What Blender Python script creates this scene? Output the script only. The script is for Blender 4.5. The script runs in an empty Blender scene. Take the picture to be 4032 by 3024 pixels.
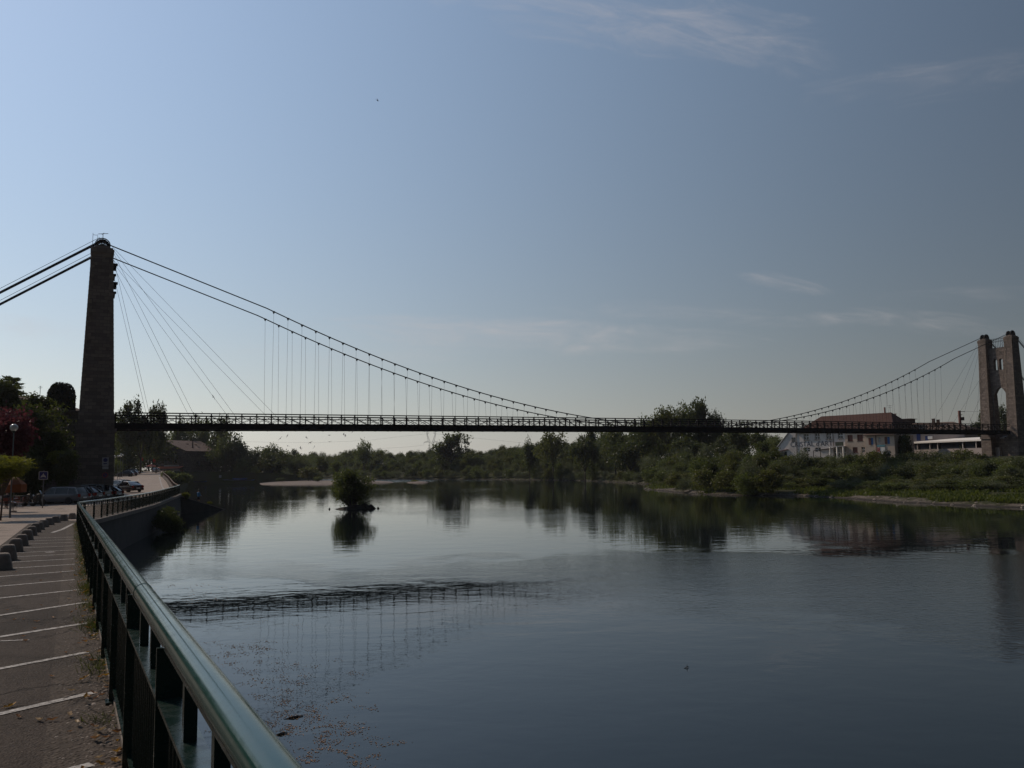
import bpy, bmesh, math, random
import numpy as np
from mathutils import Vector, Matrix, noise
from mathutils.bvhtree import BVHTree
rad = math.radians
scene = bpy.context.scene
COL = scene.collection

# ------------------------------------------------------------------ camera
F = 3263.0            # focal length in pixels of the 4032 px wide photograph
PITCH, ROLL = 0.09885, 0.01321
WATER = -5.0          # eye height is z = 0
cam_d = bpy.data.cameras.new('camera')
cam_d.sensor_fit = 'HORIZONTAL'
cam_d.sensor_width = 17.3
cam_d.lens = 17.3 * F / 4032
cam_d.clip_start = 0.05
cam_d.clip_end = 9000
cam = bpy.data.objects.new('camera', cam_d)
COL.objects.link(cam)
fwd = Vector((0, math.cos(PITCH), math.sin(PITCH)))
up0 = Vector((0, -math.sin(PITCH), math.cos(PITCH)))
rt0 = Vector((1, 0, 0))
cr, sr = math.cos(ROLL), math.sin(ROLL)
rt = rt0 * cr - up0 * sr
up = up0 * cr + rt0 * sr
M = Matrix((rt, up, -fwd)).transposed().to_4x4()
cam.matrix_world = M
scene.camera = cam

# ------------------------------------------------------------------ sky, sun, exposure
SUN_AZ, SUN_EL = rad(-52), rad(40)
world = bpy.data.worlds.new('World')
scene.world = world
world.use_nodes = True
wt = world.node_tree
wt.nodes.clear()
W = wt.nodes.new
w_out = W('ShaderNodeOutputWorld')
w_bg = W('ShaderNodeBackground')
w_bg.inputs['Strength'].default_value = 0.15
sky = W('ShaderNodeTexSky')
sky.sky_type = 'NISHITA'
sky.sun_disc = False
sky.sun_elevation = SUN_EL
sky.sun_rotation = SUN_AZ
sky.altitude = 50
sky.air_density = 1.0
sky.dust_density = 0.1
sky.ozone_density = 2.0
# thin cirrus: noise on the direction, inside soft patches of sky
w_geo = W('ShaderNodeTexCoord')

def wmath(op, a, b=None):
    n = W('ShaderNodeMath'); n.operation = op
    for i, v in enumerate((a, b)):
        if v is None: continue
        if isinstance(v, (int, float)): n.inputs[i].default_value = v
        else: wt.links.new(v, n.inputs[i])
    return n.outputs[0]

def pix_dir(px, py):
    u, w = px - 2016, 1512 - py
    u, w = u * cr + w * sr, w * cr - u * sr
    return Vector((u / F, math.cos(PITCH) - w / F * math.sin(PITCH), math.sin(PITCH) + w / F * math.cos(PITCH)))

def cirrus(px, py, ax, ay, tilt, seed, amount, scale=9.0, stretch=3.2):
    """a wisp of cirrus round one direction of the sky"""
    d = pix_dir(px, py).normalized()
    r = Vector((d.y, -d.x, 0)).normalized(); u = r.cross(d)
    a = r * math.cos(tilt) + u * math.sin(tilt); b = u * math.cos(tilt) - r * math.sin(tilt)
    co = []
    for v in (a, b, d):
        n = W('ShaderNodeVectorMath'); n.operation = 'DOT_PRODUCT'
        wt.links.new(w_geo.outputs['Generated'], n.inputs[0]); n.inputs[1].default_value = v
        co.append(n.outputs['Value'])
    n1 = W('ShaderNodeCombineXYZ')
    wt.links.new(co[0], n1.inputs[0]); wt.links.new(wmath('MULTIPLY', co[1], stretch), n1.inputs[1])
    n1.inputs[2].default_value = seed
    nz = W('ShaderNodeTexNoise'); nz.inputs['Scale'].default_value = scale
    nz.inputs['Detail'].default_value = 10; nz.inputs['Roughness'].default_value = 0.64
    nz.inputs['Distortion'].default_value = 0.7
    wt.links.new(n1.outputs[0], nz.inputs['Vector'])
    wob = wmath('MULTIPLY', wmath('SUBTRACT', nz.outputs['Fac'], 0.5), 2.6)
    ex = wmath('POWER', wmath('ABSOLUTE', wmath('DIVIDE', co[0], ax)), 2.0)
    ey = wmath('POWER', wmath('ABSOLUTE', wmath('DIVIDE', co[1], ay)), 2.0)
    e = wmath('SUBTRACT', 1.0, wmath('ADD', ex, ey))
    e = wmath('ADD', e, wob)
    mr = W('ShaderNodeMapRange'); mr.interpolation_type = 'SMOOTHSTEP'
    wt.links.new(e, mr.inputs['Value'])
    mr.inputs['From Min'].default_value = 0.0; mr.inputs['From Max'].default_value = 1.9
    front = wmath('GREATER_THAN', co[2], 0.3)
    fib = wmath('MULTIPLY', 2.0, wmath('POWER', nz.outputs['Fac'], 1.6))
    return wmath('MULTIPLY', wmath('MULTIPLY', wmath('MULTIPLY', mr.outputs[0], front), fib), amount)

wisps = [cirrus(2480, 70, .24, .040, rad(-12), 1.3, .30, 11, 4.5), cirrus(2850, 165, .13, .026, rad(-20), 4.3, .20, 13, 4.5),
         cirrus(3650, 310, .14, .026, rad(-3), 7.1, .16, 12, 4.5), cirrus(3080, 1110, .060, .011, rad(-15), 2.2, .22, 18, 4),
         cirrus(2050, 1320, .26, .026, rad(-3), 9.4, .42, 9, 5), cirrus(3230, 1255, .10, .010, rad(-2), 5.5, .22, 16, 5),
         cirrus(3650, 1270, .12, .013, rad(-12), 3.7, .24, 14, 5), cirrus(2600, 1225, .15, .014, rad(-3), 8.8, .18, 13, 5),
         cirrus(3880, 1160, .12, .011, rad(-5), 6.1, .14, 14, 5), cirrus(190, 1295, .09, .018, rad(-3), 12.2, .24, 12, 4), cirrus(1400, 1390, .20, .02, rad(2), 15.2, .18, 9, 5)]
tot = wisps[0]
for k in wisps[1:]: tot = wmath('ADD', tot, k)
w_mix = W('ShaderNodeMix'); w_mix.data_type = 'RGBA'; w_mix.clamp_factor = True
wt.links.new(tot, w_mix.inputs['Factor'])
# contrast of the clear sky as the camera saw it
w_k = W('ShaderNodeVectorMath'); w_k.operation = 'SCALE'; w_k.inputs['Scale'].default_value = 0.037
wt.links.new(sky.outputs[0], w_k.inputs[0])
w_gam = W('ShaderNodeGamma'); w_gam.inputs['Gamma'].default_value = 0.654
wt.links.new(w_k.outputs[0], w_gam.inputs['Color'])
w_gain = W('ShaderNodeVectorMath'); w_gain.operation = 'MULTIPLY'
wt.links.new(w_gam.outputs[0], w_gain.inputs[0]); w_gain.inputs[1].default_value = (4.70, 4.38, 4.13)
# brighter air towards the sun, grey haze low over the horizon
w_dot = W('ShaderNodeVectorMath'); w_dot.operation = 'DOT_PRODUCT'
wt.links.new(w_geo.outputs['Generated'], w_dot.inputs[0])
w_dot.inputs[1].default_value = (math.sin(SUN_AZ) * math.cos(SUN_EL), math.cos(SUN_AZ) * math.cos(SUN_EL), math.sin(SUN_EL))
w_aur = W('ShaderNodeVectorMath'); w_aur.operation = 'SCALE'
wt.links.new(w_gain.outputs[0], w_aur.inputs[0]); wt.links.new(wmath('EXPONENT', wmath('MULTIPLY', w_dot.outputs['Value'], 1.609)), w_aur.inputs['Scale'])
w_bw = W('ShaderNodeRGBToBW'); wt.links.new(w_aur.outputs[0], w_bw.inputs[0])
w_z = W('ShaderNodeSeparateXYZ'); wt.links.new(w_geo.outputs['Generated'], w_z.inputs[0])
w_low = wmath('MULTIPLY', wmath('EXPONENT', wmath('MULTIPLY', wmath('MAXIMUM', w_z.outputs[2], 0.0), -7.86)), 0.733)
w_gry = W('ShaderNodeMix'); w_gry.data_type = 'RGBA'; w_gry.clamp_factor = False
wt.links.new(wmath('SUBTRACT', 1.0, wmath('MULTIPLY', 1.26, wmath('SUBTRACT', 1.0, w_low))), w_gry.inputs['Factor'])
wt.links.new(w_aur.outputs[0], w_gry.inputs[6]); wt.links.new(w_bw.outputs[0], w_gry.inputs[7])
wt.links.new(w_gry.outputs[2], w_mix.inputs[6])
w_mix.inputs[7].default_value = (5.6, 5.1, 5.0, 1)
wt.links.new(w_mix.outputs[2], w_bg.inputs['Color'])
wt.links.new(w_bg.outputs[0], w_out.inputs['Surface'])

sun_d = bpy.data.lights.new('sun', 'SUN')
sun_d.energy = 3.6
sun_d.angle = rad(0.53)
sun_d.color = (1.0, 0.84, 0.68)
sun = bpy.data.objects.new('sun', sun_d)
COL.objects.link(sun)
SUNV = Vector((math.sin(SUN_AZ) * math.cos(SUN_EL), math.cos(SUN_AZ) * math.cos(SUN_EL), math.sin(SUN_EL)))
sun.rotation_euler = SUNV.to_track_quat('Z', 'Y').to_euler()
vs = scene.view_settings
vs.view_transform = 'Standard'; vs.look = 'None'; vs.gamma = 1; vs.use_curve_mapping = False
vs.exposure = -0.6
scene.cycles.max_bounces = 6
scene.cycles.transparent_max_bounces = 6
scene.cycles.use_denoising = True

# ------------------------------------------------------------------ helpers
def at(px, py, Y):
    d = pix_dir(px, py); return d * (Y / d.y)
def on(px, py, z):
    d = pix_dir(px, py); return d * (z / d.z)

def tag(o, label=None, cat=None, group=None, kind=None):
    if label: o['label'] = label
    if cat: o['category'] = cat
    if group: o['group'] = group
    if kind: o['kind'] = kind
    return o

def thing(name, loc, label, cat, group=None, rz=0.0):
    o = bpy.data.objects.new(name, None); COL.objects.link(o)
    o.empty_display_size = 0.3
    o.location = loc; o.rotation_euler = (0, 0, rz)
    return tag(o, label, cat, group)

class MB:
    """collects simple solids and links them as one mesh object"""
    def __init__(s): s.v = []; s.f = []; s.m = []; s.mi = 0
    def mat(s, i): s.mi = i; return s
    def add(s, vs, fs):
        n = len(s.v); s.v += [tuple(v) for v in vs]
        s.f += [tuple(i + n for i in f) for f in fs]; s.m += [s.mi] * len(fs); return s
    def box(s, c, size, rz=0.0, taper=1.0):
        x, y, z = size[0] / 2, size[1] / 2, size[2] / 2
        cs, sn = math.cos(rz), math.sin(rz); o = []
        for dz, k in ((-z, 1.0), (z, taper)):
            for dx, dy in ((-x, -y), (x, -y), (x, y), (-x, y)):
                dx *= k; dy *= k
                o.append((c[0] + dx * cs - dy * sn, c[1] + dx * sn + dy * cs, c[2] + dz))
        return s.add(o, [(0, 3, 2, 1), (4, 5, 6, 7), (0, 1, 5, 4), (1, 2, 6, 5), (2, 3, 7, 6), (3, 0, 4, 7)])
    def beam(s, p, q, w, h, upv=(0, 0, 1)):
        p, q = Vector(p), Vector(q); d = (q - p).normalized(); u = Vector(upv)
        if abs(d.dot(u)) > 0.98: u = Vector((1, 0, 0))
        a = d.cross(u).normalized(); b = a.cross(d)
        o = []
        for c in (p, q):
            for i, j in ((-1, -1), (1, -1), (1, 1), (-1, 1)):
                o.append(c + a * (w / 2 * i) + b * (h / 2 * j))
        return s.add(o, [(0, 3, 2, 1), (4, 5, 6, 7), (0, 1, 5, 4), (1, 2, 6, 5), (2, 3, 7, 6), (3, 0, 4, 7)])
    def tube(s, pts, r, n=8, cap=True):
        pts = [Vector(p) for p in pts]; rs = r if isinstance(r, (list, tuple)) else [r] * len(pts)
        o = []; a = None
        for i, p in enumerate(pts):
            d = (pts[min(i + 1, len(pts) - 1)] - pts[max(i - 1, 0)]).normalized()
            if a is None:
                a = d.orthogonal().normalized()
            a = (a - d * a.dot(d)).normalized(); b = d.cross(a)
            for k in range(n):
                t = 2 * math.pi * k / n
                o.append(p + (a * math.cos(t) + b * math.sin(t)) * rs[i])
        fs = []
        for i in range(len(pts) - 1):
            for k in range(n):
                k2 = (k + 1) % n
                fs.append((i * n + k, i * n + k2, (i + 1) * n + k2, (i + 1) * n + k))
        if cap:
            fs.append(tuple(reversed(range(n)))); fs.append(tuple(range((len(pts) - 1) * n, len(pts) * n)))
        return s.add(o, fs)
    def prism(s, poly, a, b):
        """poly: 2 lists of points (same count) a -> b joined"""
        n = len(a)
        return s.add(list(a) + list(b), [tuple(reversed(range(n))), tuple(range(n, 2 * n))] +
                     [(i, (i + 1) % n, n + (i + 1) % n, n + i) for i in range(n)])
    def loft(s, rings, cap=True, closed=True):
        n = len(rings[0]); o = [p for r in rings for p in r]; fs = []
        for i in range(len(rings) - 1):
            for k in range(n if closed else n - 1):
                k2 = (k + 1) % n
                fs.append((i * n + k, i * n + k2, (i + 1) * n + k2, (i + 1) * n + k))
        if cap:
            fs.append(tuple(reversed(range(n)))); fs.append(tuple(range((len(rings) - 1) * n, len(rings) * n)))
        return s.add(o, fs)
    def lathe(s, c, prof, n=16, axis='z'):
        rings = []
        for r, h in prof:
            rg = []
            for k in range(n):
                t = 2 * math.pi * k / n; x, y = r * math.cos(t), r * math.sin(t)
                if axis == 'z': rg.append((c[0] + x, c[1] + y, c[2] + h))
                elif axis == 'y': rg.append((c[0] + x, c[1] + h, c[2] + y))
                else: rg.append((c[0] + h, c[1] + x, c[2] + y))
            rings.append(rg)
        return s.loft(rings)
    def ball(s, c, r, n=12, sq=1.0):
        prof = [(max(r * math.sin(math.pi * k / n), 1e-4), -r * sq * math.cos(math.pi * k / n)) for k in range(n + 1)]
        return s.lathe(c, prof, n + 4)
    def build(s, name, mats, parent=None, smooth=False, local=False, bevel=0.0):
        """verts are in world space unless local; a parent's location is taken off"""
        me = bpy.data.meshes.new(name)
        v = s.v
        if parent is not None and not local:
            off = Vector((0, 0, 0)); p = parent
            while p is not None: off += Vector(p.location); p = p.parent
            v = [(x[0] - off.x, x[1] - off.y, x[2] - off.z) for x in v]
        me.from_pydata(v, [], s.f)
        for m in (mats if isinstance(mats, (list, tuple)) else [mats]): me.materials.append(m)
        if s.m: me.polygons.foreach_set('material_index', s.m)
        bm = bmesh.new(); bm.from_mesh(me); bmesh.ops.recalc_face_normals(bm, faces=bm.faces); bm.to_mesh(me); bm.free()
        if smooth:
            me.polygons.foreach_set('use_smooth', [True] * len(me.polygons))
        me.update()
        o = bpy.data.objects.new(name, me); COL.objects.link(o)
        if smooth == 'auto':
            md = o.modifiers.new('edges', 'EDGE_SPLIT'); md.split_angle = rad(35)
        if bevel:
            md = o.modifiers.new('bevel', 'BEVEL'); md.width = bevel; md.segments = 2; md.limit_method = 'ANGLE'
        if parent is not None: o.parent = parent
        return o

def kids(o): return list(o.children)
def copy_tree(o, parent=None):
    c = o.copy(); COL.objects.link(c)
    if parent is not None: c.parent = parent; c.matrix_parent_inverse = o.matrix_parent_inverse.copy()
    for ch in kids(o): copy_tree(ch, c)
    return c

def quads_obj(name, V, mats, mi=None, parent=None):
    """V: (N,4,3) array of quads -> one mesh object"""
    N = len(V); me = bpy.data.meshes.new(name)
    me.vertices.add(N * 4); me.vertices.foreach_set('co', np.ascontiguousarray(V, dtype=np.float32).ravel())
    me.loops.add(N * 4); me.loops.foreach_set('vertex_index', np.arange(N * 4, dtype=np.int32))
    me.polygons.add(N); me.polygons.foreach_set('loop_start', np.arange(0, N * 4, 4, dtype=np.int32))
    me.polygons.foreach_set('loop_total', np.full(N, 4, dtype=np.int32))
    for m in (mats if isinstance(mats, (list, tuple)) else [mats]): me.materials.append(m)
    if mi is not None: me.polygons.foreach_set('material_index', np.asarray(mi, dtype=np.int32))
    me.update(calc_edges=True); me.validate()
    o = bpy.data.objects.new(name, me); COL.objects.link(o)
    if parent is not None: o.parent = parent
    return o

# ------------------------------------------------------------------ materials
MATS = {}
class NT:
    def __init__(s, name):
        s.m = bpy.data.materials.new(name); s.m.use_nodes = True; s.t = s.m.node_tree
        s.t.nodes.clear(); s.out = s.n('ShaderNodeOutputMaterial')
    def n(s, typ, **kw):
        n = s.t.nodes.new(typ)
        for k, v in kw.items(): setattr(n, k, v)
        return n
    def l(s, a, b): s.t.links.new(a, b)
    def val(s, sock, v):
        if hasattr(v, 'is_linked') or hasattr(v, 'links'): s.l(v, sock)
        else: sock.default_value = v
    def math(s, op, a, b=0.0, c=None, clamp=False):
        n = s.n('ShaderNodeMath', operation=op); n.use_clamp = clamp
        s.val(n.inputs[0], a); s.val(n.inputs[1], b)
        if c is not None: s.val(n.inputs[2], c)
        return n.outputs[0]
    def noise(s, vec, scale, detail=4, rough=.55, dist=0.0, out='Fac'):
        n = s.n('ShaderNodeTexNoise'); n.inputs['Scale'].default_value = scale; n.inputs['Detail'].default_value = detail
        n.inputs['Roughness'].default_value = rough; n.inputs['Distortion'].default_value = dist
        if vec is not None: s.l(vec, n.inputs['Vector'])
        return n.outputs[out]
    def ramp(s, fac, stops, interp='LINEAR'):
        n = s.n('ShaderNodeValToRGB'); cr_ = n.color_ramp; cr_.interpolation = interp
        while len(cr_.elements) < len(stops): cr_.elements.new(0.5)
        for e, (p, c) in zip(cr_.elements, stops):
            e.position = p; e.color = (c, c, c, 1) if isinstance(c, (int, float)) else (*c[:3], 1)
        s.val(n.inputs[0], fac); return n.outputs[0]
    def mix(s, fac, a, b, blend='MIX'):
        n = s.n('ShaderNodeMix', data_type='RGBA', blend_type=blend)
        s.val(n.inputs[0], fac)
        for sock, v in ((n.inputs[6], a), (n.inputs[7], b)):
            if isinstance(v, tuple): sock.default_value = (*v[:3], 1)
            else: s.l(v, sock)
        return n.outputs[2]
    def bump(s, h, strength, dist, normal=None):
        n = s.n('ShaderNodeBump'); n.inputs['Strength'].default_value = strength; n.inputs['Distance'].default_value = dist
        s.l(h, n.inputs['Height'])
        if normal is not None: s.l(normal, n.inputs['Normal'])
        return n.outputs[0]
    def bsdf(s, color, rough=.6, metal=0.0, normal=None, spec=.5, **kw):
        b = s.n('ShaderNodeBsdfPrincipled')
        if isinstance(color, tuple): b.inputs['Base Color'].default_value = (*color[:3], 1)
        else: s.l(color, b.inputs['Base Color'])
        s.val(b.inputs['Roughness'], rough); b.inputs['Metallic'].default_value = metal
        b.inputs['Specular IOR Level'].default_value = spec
        for k, v in kw.items(): s.val(b.inputs[k.replace('_', ' ')], v)
        if normal is not None: s.l(normal, b.inputs['Normal'])
        s.l(b.outputs[0], s.out.inputs[0]); return b
    def obj(s): return s.n('ShaderNodeTexCoord').outputs['Object']
    def pos(s): return s.n('ShaderNodeNewGeometry').outputs['Position']
    def wall(s):
        """object-space wall coordinates: (along the wall, height) whichever way the face looks"""
        tc = s.n('ShaderNodeTexCoord')
        nx = s.n('ShaderNodeSeparateXYZ'); s.l(tc.outputs['Normal'], nx.inputs[0])
        p = s.n('ShaderNodeSeparateXYZ'); s.l(tc.outputs['Object'], p.inputs[0])
        isx = s.math('GREATER_THAN', s.math('ABSOLUTE', nx.outputs[0]), s.math('ABSOLUTE', nx.outputs[1]))
        u = s.math('ADD', s.math('MULTIPLY', p.outputs[1], isx), s.math('MULTIPLY', p.outputs[0], s.math('SUBTRACT', 1.0, isx)))
        c = s.n('ShaderNodeCombineXYZ'); s.l(u, c.inputs[0]); s.l(p.outputs[2], c.inputs[1])
        return c.outputs[0]

def plain(name, col, rough=.6, metal=0.0, var=.12, scale=3.0, bump=0.0, **kw):
    t = NT(name); o = t.pos()
    f = t.noise(o, scale, 5)
    c = t.mix(f, tuple(x * (1 - var * 2) for x in col), tuple(min(1, x * (1 + var * 2)) for x in col))
    nrm = t.bump(t.noise(o, scale * 9, 4), bump, .02) if bump else None
    t.bsdf(c, rough, metal, nrm, **kw); return t.m

def stone(name, col, mortar, bw, bh, mort=.02, bump=.5, var=.35, rowoff=.5):
    t = NT(name); v = t.wall()
    jit = t.n('ShaderNodeVectorMath', operation='ADD')
    nz = t.n('ShaderNodeTexNoise'); nz.inputs['Scale'].default_value = 1.7; t.l(v, nz.inputs['Vector'])
    sc = t.n('ShaderNodeVectorMath', operation='SCALE'); t.l(nz.outputs['Color'], sc.inputs[0]); sc.inputs['Scale'].default_value = .09
    t.l(v, jit.inputs[0]); t.l(sc.outputs[0], jit.inputs[1])
    b = t.n('ShaderNodeTexBrick'); b.offset = rowoff; b.squash = 1.0
    t.l(jit.outputs[0], b.inputs['Vector'])
    b.inputs['Scale'].default_value = 1; b.inputs['Brick Width'].default_value = bw; b.inputs['Row Height'].default_value = bh
    b.inputs['Mortar Size'].default_value = mort; b.inputs['Mortar Smooth'].default_value = .4; b.inputs['Bias'].default_value = 0
    b.inputs['Color1'].default_value = (*[x * (1 - var) for x in col], 1); b.inputs['Color2'].default_value = (*[min(1, x * (1 + var)) for x in col], 1)
    b.inputs['Mortar'].default_value = (*mortar, 1)
    o = t.pos(); big = t.noise(o, .35, 5, .6)
    c = t.mix(t.ramp(big, [(.3, .0), (.75, .55)]), b.outputs['Color'], tuple(x * .45 for x in col))
    c = t.mix(t.ramp(t.noise(o, 6, 4), [(.3, .0), (.8, .35)]), c, tuple(x * .6 for x in col))
    h = t.math('ADD', t.math('MULTIPLY', b.outputs['Fac'], -1.0), t.math('MULTIPLY', t.noise(o, 9, 4), .8))
    t.bsdf(c, .9, 0, t.bump(h, bump, .05), .2); return t.m

def leafmat(name, c1, c2, trans=.35, warm=(.16, .2, .02)):
    t = NT(name)
    g = t.n('ShaderNodeNewGeometry')
    oi = t.n('ShaderNodeObjectInfo')
    f = t.math('ADD', t.math('MULTIPLY', g.outputs['Random Per Island'], .45), t.math('MULTIPLY', t.ramp(t.noise(g.outputs['Position'], .33, 3, .6), [(.32, 0.), (.68, 1.)]), .55))
    f = t.math('ADD', f, t.math('MULTIPLY', t.math('SUBTRACT', oi.outputs['Random'], .5), .3), clamp=True)
    c = t.mix(f, c1, c2)
    d = t.n('ShaderNodeBsdfDiffuse'); t.l(c, d.inputs[0])
    tr = t.n('ShaderNodeBsdfTranslucent'); tc = t.mix(.55, c, warm); t.l(tc, tr.inputs[0])
    gl = t.n('ShaderNodeBsdfGlossy'); gl.inputs['Roughness'].default_value = .45; gl.inputs[0].default_value = (.5, .5, .5, 1)
    m1 = t.n('ShaderNodeMixShader'); m1.inputs[0].default_value = trans; t.l(d.outputs[0], m1.inputs[1]); t.l(tr.outputs[0], m1.inputs[2])
    m2 = t.n('ShaderNodeMixShader'); m2.inputs[0].default_value = .035; t.l(m1.outputs[0], m2.inputs[1]); t.l(gl.outputs[0], m2.inputs[2])
    t.l(m2.outputs[0], t.out.inputs[0]); return t.m

def asphalt(name, c1, c2, fine=90.0, coarse=.9, bump=.6, gravel=0.0):
    t = NT(name); o = t.pos()
    v = t.n('ShaderNodeTexVoronoi'); v.inputs['Scale'].default_value = fine; t.l(o, v.inputs['Vector'])
    agg = t.ramp(v.outputs['Distance'], [(.1, 1.0), (.6, 0.0)])
    big = t.noise(o, coarse, 6, .62); mid = t.noise(o, 7, 4)
    c = t.mix(t.ramp(big, [(.28, 0.0), (.72, 1.0)]), c1, c2)
    c = t.mix(t.math('MULTIPLY', mid, .35), c, tuple(x * 1.7 for x in c2))
    vc = t.n('ShaderNodeSeparateColor'); t.l(v.outputs['Color'], vc.inputs[0])
    speck = t.ramp(vc.outputs[0], [(.55 - gravel * .4, 0.0), (1.0, .75)])
    c = t.mix(t.math('MULTIPLY', speck, agg), c, (.15, .125, .10))
    grain = t.noise(o, fine * .35, 3, .7)
    c = t.mix(t.ramp(grain, [(.3, .55), (.55, 0.)]), c, tuple(x * .35 for x in c1))
    stain = t.ramp(t.noise(o, .55, 6, .65, .8), [(.53, 0.), (.66, .6)])
    c = t.mix(stain, c, tuple(x * .5 for x in c1))
    wv = t.n('ShaderNodeVectorMath', operation='ADD'); nzv = t.n('ShaderNodeTexNoise'); nzv.inputs['Scale'].default_value = 1.6; nzv.inputs['Detail'].default_value = 5; t.l(o, nzv.inputs['Vector'])
    t.l(o, wv.inputs[0]); t.l(nzv.outputs['Color'], wv.inputs[1])
    cr2 = t.n('ShaderNodeTexVoronoi', feature='DISTANCE_TO_EDGE'); cr2.inputs['Scale'].default_value = .42; t.l(wv.outputs[0], cr2.inputs['Vector'])
    crk = t.ramp(cr2.outputs['Distance'], [(.0, 1.0), (.012, 0.0)])
    c = t.mix(t.math('MULTIPLY', crk, .7), c, tuple(x * .3 for x in c1))
    h = t.math('ADD', agg, t.math('MULTIPLY', grain, 1.1)); h = t.math('SUBTRACT', h, t.math('MULTIPLY', crk, 1.5))
    t.bsdf(c, .88, 0, t.bump(h, bump, .009), .15); return t.m

def mk(key, m): MATS[key] = m; return m
mk('iron', plain('bridge iron', (.014, .011, .0105), .7, .0, .25, 2.0, .2, spec=.2))
mk('cable', plain('steel cable', (.02, .02, .022), .6, .0, .1, 3, spec=.2))
mk('stone', stone('tower limestone', (.205, .163, .137), (.10, .08, .068), .72, .36))
mk('quoin', stone('dressed quoin', (.235, .185, .15), (.12, .095, .08), .9, .46, .02, .4, .2))
mk('rubble', stone('rubble wall', (.16, .13, .11), (.08, .066, .056), .55, .28, .03, .7))
mk('house_stone', stone('house rubble', (.17, .14, .12), (.08, .06, .05), .6, .3, .03, .7))
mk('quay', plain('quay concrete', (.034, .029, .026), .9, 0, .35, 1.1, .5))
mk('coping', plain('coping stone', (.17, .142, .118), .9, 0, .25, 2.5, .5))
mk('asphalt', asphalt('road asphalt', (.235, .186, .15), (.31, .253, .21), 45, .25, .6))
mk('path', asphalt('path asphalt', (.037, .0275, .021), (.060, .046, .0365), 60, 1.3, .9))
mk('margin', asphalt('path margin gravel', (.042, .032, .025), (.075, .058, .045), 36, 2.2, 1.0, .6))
mk('concrete', plain('bollard concrete', (.20, .165, .135), .92, 0, .2, 9, .7))
mk('dirt', plain('dirt', (.10, .08, .055), .95, 0, .3, .8, .6))
mk('white', plain('white render', (.72, .68, .62), .8, 0, .06, 1.5))
mk('white_metal', plain('white paint', (.75, .74, .72), .5, 0, .04, 2))
mk('bark', plain('bark', (.06, .048, .038), .95, 0, .3, 4, .5))
mk('tyre', plain('rubber', (.015, .015, .015), .8))
mk('rim', plain('alloy', (.4, .4, .42), .35, .8))
mk('black', plain('black plastic', (.012, .012, .013), .5))
mk('chrome', plain('chrome', (.7, .7, .7), .12, 1.0, .02))
mk('tail', plain('tail lamp', (.25, .012, .01), .2))
mk('head', plain('head lamp', (.6, .6, .6), .1))
mk('grey_metal', plain('galvanised steel', (.13, .13, .135), .5, .5))

t = NT('car glass'); t.bsdf((.012, .015, .018), .05, 0, None, .8); mk('glass', t.m)
t = NT('window glass'); t.bsdf((.02, .025, .03), .12, 0, None, .6); mk('pane', t.m)
t = NT('lamp globe'); b = t.bsdf((.50, .50, .46), .25, 0, None, .5, Transmission_Weight=.25); mk('globe', t.m)

# painted line, worn through to the asphalt
t = NT('road paint'); o = t.pos()
wear = t.ramp(t.noise(o, 21, 8, .78), [(.40, .0), (.60, 1.0)])
c = t.mix(wear, (.08, .068, .06), (.50, .47, .43)); t.bsdf(c, .75, 0, t.bump(t.noise(o, 140, 3), .5, .003), .3); mk('paint', t.m)

# shaded green enamel of the railing: glossy, dusty, darkened for the shade on the posts
t = NT('shaded green enamel'); o = t.pos()
c = t.mix(t.ramp(t.noise(o, 5, 6, .65), [(.45, 0.), (.9, .5)]), (.0025, .016, .012), (.006, .024, .019))
r = t.ramp(t.noise(o, 14, 6, .7), [(.25, .16), (.8, .40)])
t.bsdf(c, r, 0, t.bump(t.noise(o, 60, 4), .08, .004), .5); mk('green', t.m)

t = NT('handrail sheen enamel'); o = t.pos()  # same railing paint; teal sky sheen put into a lighter base colour
c = t.mix(t.ramp(t.noise(o, 5, 6, .65), [(.4, 0.), (.85, .5)]), (.003, .040, .034), (.012, .058, .05))
sc_ = t.noise(o, 9, 7, .75); r = t.ramp(sc_, [(.3, .10), (.8, .26)])
t.bsdf(c, r, 0, t.bump(t.noise(o, 35, 4), .04, .004), .33); mk('rail_sheen', t.m)

# roof tiles
def tiles(name, col):
    t = NT(name); o = t.obj()
    w = t.n('ShaderNodeTexWave'); w.wave_type = 'BANDS'; w.bands_direction = 'X'; w.inputs['Scale'].default_value = 3.4; w.inputs['Distortion'].default_value = .6
    t.l(o, w.inputs['Vector'])
    c = t.mix(t.noise(t.pos(), 1.3, 6), tuple(x * .45 for x in col), tuple(x * 1.4 for x in col))
    c = t.mix(t.ramp(t.noise(t.pos(), 11, 2), [(.5, 0.), (.7, .5)]), c, tuple(x * .4 for x in col))
    t.bsdf(c, .9, 0, t.bump(w.outputs['Fac'], .6, .05), .2); return t.m
mk('tile', tiles('roof tile', (.085, .042, .031)))
mk('tile_grey', tiles('weathered tile', (.15, .105, .085)))

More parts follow.
